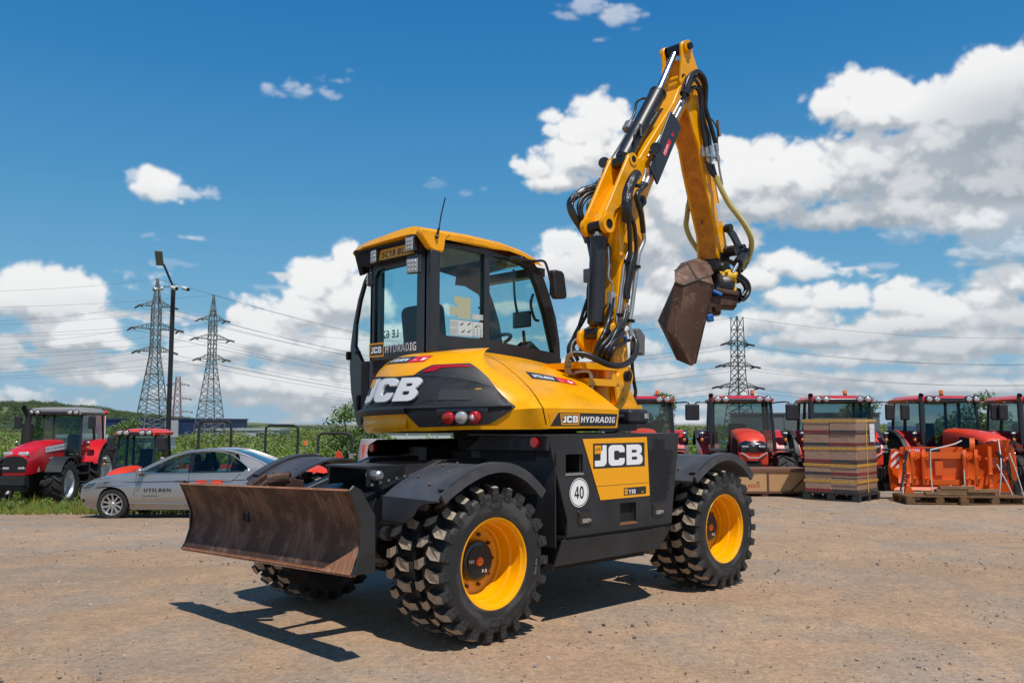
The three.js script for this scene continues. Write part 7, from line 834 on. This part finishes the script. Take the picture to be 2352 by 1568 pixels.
{ // orange snow plough standing on pallets, its mounting side facing the camera
  const ORG = phy({ color: lin(0.76, 0.11, 0.004), roughness: 0.42, clearcoat: 0.3, clearcoatRoughness: 0.2 }), t = thing('snow_plough', 'bright orange snow plough strapped upright on wooden pallets', 'snow plough', yard(8.22, 16.75, groundAt(8.22, 16.75) + 0.146), ALONG - 0.1);
  const bladeCurve = (s) => [0.18 * Math.sin(s * 2.6) - 0.1, 0.02 + 0.78 * s];
  const blade = M('mouldboard', patch((u, v) => { const x = lerp(-0.9, 0.42, u), [z, y] = bladeCurve(v); return [x, y, -0.42 + z * -1]; }, 20, 14), ORG, t); blade.material = ORG.clone(); blade.material.side = THREE.DoubleSide;
  M('wing', patch((u, v) => { const [z, y] = bladeCurve(v), a = u * 0.8; return [0.42 + u * 0.62, y * (1 + 0.24 * u), -0.42 - z + u * u * 0.5]; }, 14, 14), blade.material, t);
  M('wing_edge', metres(EX([[0.0, 0.0], [0.06, 0.3], [0.04, 0.6], [-0.06, 0.82], [-0.16, 0.96], [0.06, 0.98], [0.12, 0.8], [0.16, 0.4], [0.1, 0.0]], -0.02, 0.02, 0.006)).rotateY(-0.6).translate(1.05, 0.02, 0.02), ORG, t);
  M('wing_edge', metres(EX(rounded([[-0.05, 0.0], [-0.1, 0.5], [-0.02, 0.92], [0.12, 0.9], [0.1, 0.1]], 0.05), -0.02, 0.02, 0.006)).scale(1, 0.88, 1).rotateY(0.3).translate(-0.9, 0.0, -0.35), ORG, t);
  M('mount_frame', [metres(B(1.1, 0.1, 0.1, -0.14, 0.2, 0.06)), metres(B(1.1, 0.12, 0.1, -0.14, 0.7, 0.06)), metres(B(0.9, 0.45, 0.04, -0.14, 0.45, 0.02))], ORG, t); M('latch_panel', RB(0.16, 0.3, 0.04, 0.02, -0.2, 0.46, 0.07), ORG, t);
  for (const x of [-0.68, -0.48, 0.26, 0.46]) { const m = M('coupling_plate', metres(EX(rounded([[-0.08, 0.12], [-0.1, 0.7], [0.0, 0.82], [0.12, 0.78], [0.12, 0.16]], 0.05), -0.025, 0.025, 0.006)).rotateY(Math.PI / 2 - 0.5).translate(x, 0, 0.12), ORG, t); M('plate_bush', [RING([x - 0.02, 0.66, 0.14], [x + 0.03, 0.66, 0.2], 0.045, 0.022), RING([x - 0.02, 0.26, 0.14], [x + 0.03, 0.26, 0.2], 0.045, 0.022)], ORG, m); }
  M('cam_plate', CY([0.42, 0.86, -0.05], [0.5, 0.86, -0.02], 0.16, 0.16, 24), ORG, t);
  for (const x of [-0.8, 0.68]) { const l = M('stand_leg', [metres(B(0.06, 0.9, 0.06, x, 0.42, 0.16)), RB(0.09, 0.03, 0.12, 0.01, x, 0.36, 0.16), metres(EX([[-0.08, 0], [0.1, 0], [0.02, 0.16], [-0.04, 0.16]], -0.05, 0.05, 0.006)).translate(x, -0.01, 0.16)], ORG, t); const sp = []; for (let k = 0; k <= 70; k++) sp.push([x + 0.22 * (x > 0 ? 1 : -0.3) + 0.035 * Math.cos(k * 0.9), 0.56 - k * 0.005, 0.2 + 0.035 * Math.sin(k * 0.9)]); M('spring', TB(sp, 0.007, 5, 210), BLACK.gloss, l); M('gas_strut', [CY([x + (x > 0 ? 0.16 : -0.02), 0.7, 0.18], [x + (x > 0 ? 0.42 : -0.18), 0.06, 0.3], 0.016), CY([x + (x > 0 ? 0.12 : 0), 0.78, 0.18], [x + (x > 0 ? 0.2 : -0.05), 0.62, 0.2], 0.035)], BLACK.gloss, l); }
  M('hydraulic_ram', [CY([0.66, 0.62, 0.02], [0.95, 0.6, 0.16], 0.04), RB(0.2, 0.18, 0.16, 0.02, 0.82, 0.56, 0.05)], ORG, t);
  M('hazard_board', quad([-0.98, 0.45, -0.2], [-0.84, 0.45, -0.18], [-0.82, 0.76, -0.18], [-0.96, 0.76, -0.2]), print(canvasTex(64, 128, (g, W, H) => { g.fillStyle = '#f0f0f0'; g.fillRect(0, 0, W, H); g.fillStyle = '#d6331f'; for (let k = -1; k < 3; k++) { g.beginPath(); g.moveTo(0, k * 64 + 64); g.lineTo(64, k * 64); g.lineTo(64, k * 64 + 32); g.lineTo(0, k * 64 + 96); g.fill(); } })), t);
  M('dealer_sticker', quad([-0.78, 0.74, -0.1], [-0.1, 0.74, -0.1], [-0.1, 0.83, -0.1], [-0.78, 0.83, -0.1]), print(canvasTex(512, 64, (g, W, H) => { g.fillStyle = '#d0202f'; g.fillRect(0, 0, W * 0.6, H); g.fillStyle = '#33343c'; g.fillRect(W * 0.6, 0, W * 0.4, H); g.fillStyle = '#fff'; g.font = 'bold 52px sans-serif'; g.fillText('UTILBEN', 16, 50, 280); })), t); M('sticker_plate', [B(1.14, 0.13, 0.02, -0.26, 0.785, -0.115)], ORG, t);
  const STRAP = std({ color: lin(0.62, 0.62, 0.6), roughness: 0.7 });
  for (const p of [[[-0.7, 0.85, -0.1], [-0.85, 0.45, 0.1], [-0.92, -0.1, 0.24]], [[-0.36, 0.8, 0.13], [-0.37, 0.3, 0.13], [-0.36, -0.12, 0.2]], [[0.22, 0.78, 0.14], [0.2, 0.3, 0.2], [0.19, -0.12, 0.24]], [[0.95, 1.0, -0.06], [0.82, 0.5, 0.3], [0.74, -0.12, 0.32]], [[1.05, 0.75, 0.12], [1.14, 0.4, 0.16], [1.26, -0.05, 0.14]], [[-0.36, 0.8, 0.13], [0.1, 0.9, 0.0], [0.3, 0.97, -0.1]], [[0.75, 0.55, 0.28], [0.9, 0.2, 0.32], [1.0, -0.08, 0.34]]]) M('lashing_strap', TB(p, 0.013, 4, 14), STRAP, t);
  M('rubber_edge', [metres(B(0.1, 0.3, 0.05, 1.16, 0.08, 0.12)), metres(B(0.1, 0.06, 0.05, 1.14, 0.94, 0.1))], BLACK.rubber, t);
  reseed(9);
  const spots = [[7.72, 16.4, 1.2, 0.0], [8.62, 16.25, 1.25, 0.03], [9.22, 16.9, 1.1, -0.02]], names = ['wooden pallet under the left half of the orange plough', 'wooden pallet under the right half of the orange plough', 'wooden pallet sticking out behind the plough on the right'];
  spots.forEach(([u, d, w, r], i) => { const q = thing('wooden_pallet', names[i], 'pallet', yard(u, d), ALONG - 0.1 + r, 'pallets under the plough'); pallet(q, '', w * 0.96, 0.8, 0, 0, 0, OLDWOOD); });
  const bl = thing('timber_blocks', 'loose timber boards stacked under the middle of the plough', 'timber', yard(8.2, 16.15, groundAt(8.2, 16.2) + 0.146), ALONG - 0.08); for (const [w, x, y, z] of [[1.2, -0.1, 0.03, 0], [0.62, -0.2, 0.085, 0], [0.6, -0.15, 0.14, 0.01], [0.55, 0.3, 0.085, 0.02]]) M('board', metres(B(w, 0.05, 0.12, x, y, z)), WOOD, bl);
}
{ // implement under white film behind the excavator
  const t = thing('wrapped_implement', 'red implement under creased white plastic film behind the excavator', 'implement', yard(-3.35, 21.6), ALONG); t.scale.set(0.62, 0.98, 0.8);
  M('implement_frame', [B(1.0, 0.5, 0.6, 0.1, 1.35, 0), B(0.8, 0.9, 0.5, 0, 0.6, 0), B(0.1, 1.5, 0.1, -0.45, 0.75, 0)], ORED, t);
  const rings = []; for (let k = 0; k <= 9; k++) { const y = 0.02 + k * 0.19, s = 1 - 0.25 * (k / 9) ** 2; rings.push([...Array(28)].map((_, j) => { const a = j / 28 * 6.2832, r = (0.72 + 0.07 * noise3(j * 0.9, k * 0.35, 3) + 0.05 * noise3(j * 2.1, k * 0.2, 8)) * s; return [Math.cos(a) * r * 1.0, y, Math.sin(a) * r * 0.62]; })); }
  M('plastic_film', loft(rings, { crease: 0.9 }), phy({ color: lin(0.72, 0.66, 0.68), roughness: 0.4, transmission: 0.45, thickness: 0 }), t);
}
// ---------------------------------------------------------------- lamp post, pylons, wires, buildings, fence
const STEEL = std({ color: lin(0.2, 0.205, 0.2), roughness: 0.6, metalness: 0.4 }), DARKSTEEL = std({ color: lin(0.075, 0.07, 0.06), roughness: 0.7, metalness: 0.3 });
{
  const t = thing('lamp_post', 'tall black lamp post with white cameras near the pylons', 'lamp post', yard(-15.6, 40.2), ALONG), y0 = -0.3, H = 9.15;
  M('pole', CY([0, y0, 0], [0, H, 0], 0.115, 0.1, 14), std({ color: lin(0.018, 0.017, 0.018), roughness: 0.5 }), t); M('lamp_arm', CY([0, H - 0.1, 0], [-0.3, H + 0.9, 0.5], 0.05), BLACK.gloss, t);
  const h = M('lamp_head', RB(0.34, 0.09, 0.75, 0.04, 0, 0, 0), GREYBOX, t, [-0.4, H + 1.12, 0.75]); h.rotation.set(-0.95, 0.1, 0.05); M('lamp_glass', B(0.26, 0.01, 0.55, 0, -0.05, 0.02), std({ color: lin(0.2, 0.2, 0.19), roughness: 0.3 }), h);
  const white = std({ color: lin(0.7, 0.7, 0.7), roughness: 0.5 }); for (const [x, z, a] of [[-0.45, 0.1, 0.3], [0.5, 0.1, -0.4], [0.05, 0.3, 0]]) { const c = M('security_camera', [CY([x, H - 0.15, z], [x + Math.sign(x) * 0.3, H - 0.25, z + 0.25], 0.09, 0.09), CY([0, H - 0.05, 0], [x, H - 0.1, z], 0.03)], white, t); M('camera_lens', CY([x + Math.sign(x) * 0.3, H - 0.25, z + 0.25], [x + Math.sign(x) * 0.34, H - 0.265, z + 0.28], 0.07), BLACK.gloss, c); }
  M('security_camera', [RB(0.3, 0.16, 0.16, 0.05, -0.35, 1.6, 0.1), CY([0, 1.7, 0], [-0.3, 1.75, 0.1], 0.03), SP(0.13, -0.2, 2.05, 0.05)], white, t);
}
function bars(list, r) { return list.map(([a, b]) => CY(a, b, r, r, 4)); }
function pylon(name, label, u, d, y0, H, mat, o) {
  const t = thing(name, label, 'pylon', yard(u, d, y0), ALONG + (o.turn ?? 0)), leg = [], br = [], W = o.width, r = o.r, N = o.panels;
  const lev = [...Array(N + 1)].map((_, k) => H * (1 - (1 - k / N) ** 0.82)), hw = (y) => W(y / H) / 2, c = (y, i) => [(i === 0 || i === 3 ? -1 : 1) * hw(y), y, (i < 2 ? -1 : 1) * hw(y)];
  for (let k = 0; k < N; k++) for (let i = 0; i < 4; i++) { const j = (i + 1) % 4; leg.push([c(lev[k], i), c(lev[k + 1], i)]); br.push([c(lev[k], i), c(lev[k + 1], j)], [c(lev[k], j), c(lev[k + 1], i)]); if (k % 3 === 0) br.push([c(lev[k], i), c(lev[k], j)]); }
  M('tower_legs', bars(leg, r), mat, t); M('tower_bracing', bars(br, r * 0.55), mat, t);
  for (const [fy, L] of o.arms) for (const s of [-1, 1]) { const y = fy * H, w = hw(y), tip = [s * L, y, 0], l = []; for (const z of [-1, 1]) { l.push([[s * w, y, z * w], tip], [[s * w, y + H * 0.035, z * w], tip]); for (let q = 1; q < 4; q++) { const f = q / 4; l.push([[lerp(s * w, tip[0], f), y, z * w * (1 - f)], [lerp(s * w, tip[0], f), y + H * 0.035 * (1 - f), z * w * (1 - f)]]); } } for (let q = 0; q < 4; q++) { const f = q / 4, g = (q + 1) / 4; l.push([[lerp(s * w, tip[0], f), y, -w * (1 - f)], [lerp(s * w, tip[0], g), y, w * (1 - g)]]); } const a = M('cross_arm', bars(l, r * 0.6), mat, t); for (const e of [-1, 1]) M('insulator', CY(tip, [tip[0] + 0.2 * s, y - H * 0.012, e * H * 0.055], r * 1.5, r * 1.5, 6), DARKSTEEL, a); }
  M('peak', bars([[[-0.5, H, 0], [0.5, H, 0]]], r * 0.6), mat, t); t.updateMatrixWorld(true); t.tips = o.arms.flatMap(([fy, L]) => [-1, 1].map((s) => V(s * L, fy * H - H * 0.012, 0).applyMatrix4(t.matrixWorld))).concat([V(0, H, 0).applyMatrix4(t.matrixWorld)]); return t;
}
const lowW = (f) => lerp(7, 1.7, clamp(f / 0.56)) * (f < 0.56 ? 1 : 1) * (f > 0.82 ? lerp(1, 0.12, (f - 0.82) / 0.18) : 1);
const pyA = pylon('power_pylon', 'taller grey lattice pylon just left of the lamp post', -82.9, 204, -4, 39.2, STEEL, { width: lowW, r: 0.15, panels: 18, arms: [[0.565, 4.2], [0.7, 5.4], [0.835, 3.9]], turn: 0.75 });
const pyB = pylon('power_pylon', 'shorter grey lattice pylon right of the lamp post', -84, 246, -4, 41.6, STEEL, { width: lowW, r: 0.15, panels: 18, arms: [[0.565, 4.2], [0.7, 5.2], [0.83, 3.8]], turn: 0.8 });
const pyC = pylon('power_pylon', 'dark lattice pylon rising behind the red tractors below the bucket', 74, 288, -4, 40.5, DARKSTEEL, { width: (f) => lerp(8, 3.4, clamp(f / 0.5)) * (f > 0.5 ? lerp(1, 0.8, (f - 0.5) * 2) : 1), r: 0.2, panels: 16, arms: [[0.43, 9], [0.6, 7.4], [0.78, 5]], turn: 0.5 });
const pyD = pylon('power_pylon', 'small distant red and white pylon between the two grey ones', -216, 570, -6, 38, std({ color: lin(0.3, 0.16, 0.15), roughness: 0.7 }), { width: (f) => lerp(6, 2.4, f), r: 0.22, panels: 10, arms: [[0.4, 9], [0.62, 8], [0.86, 6.5]], turn: 0.2 });
{ // wires
  const W = std({ color: lin(0.13, 0.14, 0.15), roughness: 0.6 });
  const wire = (a, b, sag, r = 0.024) => { const pts = []; for (let k = 0; k <= 10; k++) { const f = k / 10, p = a.clone().lerp(b, f); p.y -= 4 * sag * f * (1 - f); pts.push(p); } return TB(pts, r, 4, 24); };
  const far = (u, d, y) => v3(yard(u, d, y));
  const level = ['lowest', 'lowest', 'middle', 'middle', 'upper', 'upper', 'topmost'];
  const hang = (py, what, runs) => py.tips.forEach((p, i) => runs.forEach(([u, d, drop, sag, r, way]) => one('overhead_wire', wire(p, far(u + (i % 2) * 8, d, p.y - drop), sag, r), W, `${level[i]} ${i === 6 ? 'single wire' : 'wires'} running ${way} from the ${what}`, 'wire', `${level[i]} wires running ${way} from the ${what}`)));
  hang(pyA, 'taller grey pylon', [[-158, 168, 5.5, 3, 0.024, 'left'], [64, 420, 6.5, 7, 0.036, 'right']]); hang(pyB, 'shorter grey pylon', [[-204, 210, 6, 3, 0.03, 'left'], [60, 460, 6, 7, 0.036, 'right']]); hang(pyC, 'dark pylon', [[260, 330, -2, 6, 0.045, 'right'], [-78, 340, 1, 5, 0.045, 'left']]);
}
// warehouses
function hall(name, label, u, d, w, dep, h, wallMat, o = {}) {
  const t = thing(name, label, 'building', yard(u, d, o.y ?? -4), ALONG + (o.turn ?? 0));
  M('wall', metres(B(w, h, dep, 0, h / 2, 0)), wallMat, t); M('roof', B(w + 0.6, 0.5, dep + 0.6, 0, h + 0.2, 0), o.roofMat ?? wallMat, t);
  const n = Math.round(w / 5); for (let k = 1; k < n; k++) M('wall_rib', B(0.25, h, 0.2, -w / 2 + k * w / n, h / 2, dep / 2 + 0.1), o.ribMat ?? wallMat, t);
  for (const [x, y, ww, hh] of o.windows ?? []) M('window', B(ww, hh, 0.2, x, y, dep / 2 + 0.1), glassWall, t);
  for (const [x, y, ww, hh, m] of o.panels ?? []) M('wall_panel', B(ww, hh, 0.3, x, y, dep / 2 + 0.15), m, t);
  return t;
}
const glassWall = phy({ color: lin(0.03, 0.04, 0.05), roughness: 0.1, clearcoat: 1 }), NAVY = std({ color: lin(0.012, 0.035, 0.115), roughness: 0.5 }), PALE = std({ color: lin(0.42, 0.44, 0.46), roughness: 0.6 }), MIDGREY = std({ color: lin(0.16, 0.175, 0.19), roughness: 0.6 });
hall('warehouse', 'dark blue warehouse behind the compact cab tractor', -113, 300, 37, 26, 7.8, NAVY, { y: -5, panels: [[5, 3.9, 4.6, 7.6, PALE]], ribMat: NAVY, turn: -0.15 });
hall('warehouse', 'pale grey warehouse with small windows behind the roll bars', -79, 262, 23, 20, 5.9, PALE, { y: -6.2, windows: [0, 1, 2, 3, 4, 5].map((k) => [4.6 + k * 1.1, 3.2, 0.8, 0.6]), panels: [[8, 5.2, 4, 0.6, std({ color: lin(0.3, 0.42, 0.5) })]], turn: 0.1 });
hall('warehouse', 'long grey shed showing between the two middle red tractors', 86, 262, 40, 26, 10.2, MIDGREY, { y: -6, windows: [0, 1, 2].map((k) => [-10 + k * 8, 4.5, 5, 1.2]), roofMat: std({ color: lin(0.12, 0.13, 0.14) }), turn: -0.3 });
hall('small_building', 'low white building beyond the scrub right of the roll bars', -24, 210, 20, 14, 4.6, std({ color: lin(0.6, 0.6, 0.58), roughness: 0.7 }), { y: -5 });
hall('small_building', 'low pale building left of the flag beyond the big tractor', -62, 140, 14, 10, 3.4, std({ color: lin(0.62, 0.64, 0.66), roughness: 0.7 }), { y: -4 });
{ // chimney-like tank at the far right
  const t = thing('storage_tank', 'small white and blue tank roof far behind the right tractors', 'tank', yard(66, 150, -3), 0); M('shell', CY([0, 0, 0], [0, 4.8, 0], 2.2, 2.2, 24), std({ color: lin(0.6, 0.62, 0.64), roughness: 0.6 }), t); M('blue_band', CY([0, 3.4, 0], [0, 4.1, 0], 2.23, 2.23, 24), std({ color: lin(0.05, 0.16, 0.4), roughness: 0.6 }), t);
}
{ // feather flag
  const t = thing('banner_flag', 'small red triangular banner on a white pole behind the big tractor', 'flag', yard(-21.6, 47, groundAt(-21.6, 47)), ALONG); M('flag_pole', CY([0, 0, 0], [0, 3.4, 0], 0.03), std({ color: lin(0.7, 0.7, 0.7) }), t); M('banner', metres(EX([[0, 3.4], [-0.72, 3.3], [-0.1, 1.6], [0, 1.6]], -0.01, 0.01, 0)), std({ color: lin(0.62, 0.05, 0.08), roughness: 0.8 }), t);
}
{ // orange fence stakes with a blue rope
  const stakes = [[-17.8, 33], [-12.3, 33], [-9.9, 33], [-7.6, 33], [-5.2, 33], [4.2, 32], [6.8, 32], [9.0, 32.5], [11.6, 33], [14.4, 33.5]], mat = std({ color: lin(0.55, 0.1, 0.04), roughness: 0.8 });
  stakes.forEach(([u, d], i) => one('fence_stake', [CY([0, -0.2, 0], [0.02, 1.55, 0.01], 0.06, 0.05, 8)], mat, `${['leftmost', 'second', 'middle', 'fourth', 'rightmost'][i % 5]} of the orange stakes ${u < 0 ? 'left of the excavator' : 'behind the red tractors'}`, 'stake', u < 0 ? 'orange stakes on the left' : 'orange stakes on the right', yard(u, d)));
  const rope = std({ color: lin(0.08, 0.36, 0.5), roughness: 0.7 }), pts = (l) => l.flatMap(([u, d], i) => { const a = yard(u, d), o = [[a[0], a[1] + 1.3, a[2]]]; if (i < l.length - 1) { const b = yard((u + l[i + 1][0]) / 2, (d + l[i + 1][1]) / 2); o.push([b[0], b[1] + 1.12, b[2]]); } return o; });
  one('fence_rope', TB(pts(stakes.slice(0, 5)), 0.022, 5, 80), rope, 'blue rope sagging between the stakes left of the excavator', 'rope'); one('fence_rope', TB(pts(stakes.slice(5)), 0.022, 5, 80), rope, 'blue rope sagging between the stakes behind the red tractors', 'rope');
}
// ---------------------------------------------------------------- hills
const ridge = (u) => 0.5 + 23 * Math.exp(-(((u + 570) / 170) ** 2)) + 1.2 * noise3(u * 0.012, 2, 3) + 5 * Math.exp(-(((u - 620) / 160) ** 2));
const hillY = (u, d, b) => { const f = sstep(0, 0.42, b); return -8 + f * (ridge(u) + 5) + 3 * f * noise3(u * 0.02, 1, d * 0.02); };
{
  const g = patch((a, b) => { const u = lerp(-900, 900, a), d = lerp(420, 1500, b); return yard(u * (0.6 + 0.6 * b), d, hillY(u, d, b)); }, 140, 26, 1.5);
  const hm = std({ roughness: 0.95, map: tex(512, 512, (u, v) => { const a = pfbm(u, v, 6, 5, 3), b = pnoise(u * 90, v * 90, 90, 4), f = sstep(0.42, 0.55, a); return mix3(mix3([92, 108, 56], [120, 122, 74], b), [44, 66, 34], f).map((x) => x * (0.8 + 0.4 * b)); }) }); hm.map.repeat.set(10, 6); setting('hills', g, hm);
}
// ---------------------------------------------------------------- vegetation
const leafMat = (r, g, b) => phy({ color: lin(r, g, b), roughness: 0.75, transmission: 0.3, thickness: 0, side: THREE.DoubleSide });
function leafClump(n, w, h, s, sd, ground = true) { // leaf-sized faces spread through a mound
  reseed(sd); const pos = [], nor = []; const a = V(0, 0, 0), b = V(0, 0, 0);
  for (let k = 0; k < n; k++) { let x, y, z, q; do { x = rr(-1, 1); y = rr(0, 1); z = rr(-1, 1); q = x * x + z * z + (ground ? y * y : (2 * y - 1) ** 2); } while (q > 1 || q < 0.12); const lump = 0.8 + 0.35 * noise3(x * 2.2 + sd, y * 2.2, z * 2.2); const c = V(x * w * lump, y * h * lump, z * w * lump), e = new THREE.Euler(rr(-1.2, 1.2), rr(0, 6.3), rr(-1.2, 1.2)), L = s * rr(0.6, 1.4); a.set(L, 0, 0).applyEuler(e); b.set(0, 0, L * 0.55).applyEuler(e); for (const v of [c.clone().sub(a), c.clone().add(b), c.clone().add(a), c.clone().sub(a), c.clone().add(a), c.clone().sub(b)]) pos.push(v.x, v.y, v.z); }
  const g = new THREE.BufferGeometry(); g.setAttribute('position', new THREE.Float32BufferAttribute(pos, 3)); g.computeVertexNormals(); return g;
}
{
  const m = new THREE.Matrix4(), q = new THREE.Quaternion(), c = new THREE.Color();
  const field = (name, label, geo, mat, N, place) => { const im = new THREE.InstancedMesh(geo, mat, N); for (let i = 0; i < N; i++) { const [p, s, col, e] = place(i); q.setFromEuler(e ?? new THREE.Euler(0, rr(0, 6.3), 0)); m.compose(v3(p), q, v3(s)); im.setMatrixAt(i, m); im.setColorAt(i, c.setRGB(...col)); } im.name = name; im.castShadow = im.receiveShadow = true; im.userData = { kind: 'stuff', label, category: name }; scene.add(im); };
  const bush = leafClump(420, 1, 1, 0.085, 31), bush2 = leafClump(420, 1, 1, 0.07, 57);
  const tone = () => { const k = rr(0.75, 1.3), w = rnd(); return [lerp(0.85, 1.25, w) * k, 1 * k, lerp(0.8, 1, 1 - w) * k]; };
  reseed(41); field('scrub', 'dense green scrub and bushes along the far edge of the yard', bush, leafMat(0.2, 0.3, 0.035), 900, () => { const d = 33.5 + 34 * rnd() ** 1.4, u = rr(-0.72, 0.75) * d, hgt = rr(0.8, 1.5) * (1 + 0.5 * noise3(u * 0.2, 3, d * 0.2)) + 0.014 * (d - 33), p = yard(u, d); p[1] -= 0.1; return [p, [rr(0.9, 1.6), hgt + 0.3, rr(0.9, 1.6)], tone()]; });
  reseed(42); field('far_scrub', 'far green thicket below the warehouses', bush2, leafMat(0.16, 0.24, 0.04), 1500, () => { const d = 70 + 300 * rnd() ** 1.3, u = rr(-0.75, 0.78) * d, p = yard(u, d); const s = rr(1.6, 3.2) * (0.8 + d / 260); p[1] -= 0.4; return [p, [s, s * rr(0.7, 1.0), s], tone()]; });
  reseed(46); field('hill_wood', 'woods covering the far hills', bush2, leafMat(0.075, 0.125, 0.035), 2600, () => { const u = -rr(330, 900), d = rr(500, 930), bb = (d - 420) / 1080, p = yard(u * (0.6 + 0.6 * bb), d, 0); p[1] = hillY(u, d, bb) - 2; const s = rr(4, 8); return [p, [s, s * rr(0.8, 1.1), s], tone()]; });
  // grass blades along the edge of the yard
  const tuft = (() => { reseed(8); const pos = []; for (let k = 0; k < 16; k++) { const a = rr(0, 6.3), r = rr(0, 0.06), l = rr(0.5, 1), bx = Math.cos(a) * r, bz = Math.sin(a) * r, tx = bx + Math.cos(a) * rr(0.05, 0.3), tz = bz + Math.sin(a) * rr(0.05, 0.3), w = 0.02; pos.push(bx - w * Math.sin(a), 0, bz + w * Math.cos(a), bx + w * Math.sin(a), 0, bz - w * Math.cos(a), tx, l, tz); } const g = new THREE.BufferGeometry(); g.setAttribute('position', new THREE.Float32BufferAttribute(pos, 3)); g.computeVertexNormals(); return g; })();
  reseed(43); field('grass', 'rough green grass along the far edge of the yard', tuft, leafMat(0.24, 0.32, 0.05), 16000, () => { const left = rnd() < 0.6, u = left ? rr(-20, -2.5) : rr(-2.5, 19), d = (left ? 20.3 : 21.4) + 11 * rnd() ** 1.5 + rr(-0.3, 0.3), s = rr(0.08, 0.2) * (rnd() < 0.05 ? 2 : 1), k = rr(0.7, 1.35); return [yard(u, d), [s * 1.3, s, s * 1.3], [k * rr(0.9, 1.5), k, k * rr(0.6, 1)]]; });
  reseed(48); field('weeds', 'leafy weeds growing round the parked tractors', leafClump(120, 0.5, 1, 0.09, 12), leafMat(0.17, 0.26, 0.045), 200, () => { const u = rr(-19, -7.5), d = 21 + 6 * rnd() ** 1.6, s = rr(0.12, 0.34); return [yard(u, d), [s, s * 1.1, s], tone()]; });
}
function tree(label, u, d, H, w, sd, y) {
  const p = yard(u, d, y ?? groundAt(u, d)), t = thing('tree', label, 'tree', p); reseed(sd);
  const limbs = [CY([0, -0.3, 0], [0.05 * H * rr(-1, 1), H * 0.5, 0], 0.03 * H, 0.016 * H, 8)]; for (let k = 0; k < 7; k++) { const a = rr(0, 6.3), y0 = H * rr(0.25, 0.5); limbs.push(CY([0, y0, 0], [Math.cos(a) * w * rr(0.4, 0.8), y0 + H * rr(0.15, 0.4), Math.sin(a) * w * rr(0.4, 0.8)], 0.012 * H, 0.004 * H, 6)); }
  M('trunk', limbs, std({ color: lin(0.1, 0.075, 0.05), roughness: 0.9 }), t); const cl = []; for (let k = 0; k < 15; k++) { const a = rr(0, 6.3), r = w * Math.sqrt(rnd()) * 0.75, yy = H * rr(0.25, 0.88), f = 1 - 0.55 * Math.abs(yy / H - 0.5); cl.push([Math.cos(a) * r * f, yy, Math.sin(a) * r * f, w * rr(0.3, 0.5)]); }
  M('crown', cl.map(([x, yy, z, s], i) => leafClump(240, s, s * 1.3, 0.075 * Math.sqrt(H / 4), sd * 7 + i, false).translate(x, yy - s * 0.5, z)), leafMat(0.14, 0.22, 0.045), t);
}
tree('bushy green tree left of the excavator cab door', -7.6, 41, 3.9, 2.0, 3); tree('slim green tree between the boom foot and the red tractors', 5.9, 36, 3.3, 1.0, 5); tree('green tree rising behind the tractor nearest the plough', 19.0, 36.5, 3.3, 1.5, 7); tree('low bushy tree behind the third red tractor', 14.2, 37, 3.0, 1.3, 9); tree('round green tree behind the compact cab tractor', -25.4, 57, 3.7, 2.0, 11);
renderer.render(scene, camera);
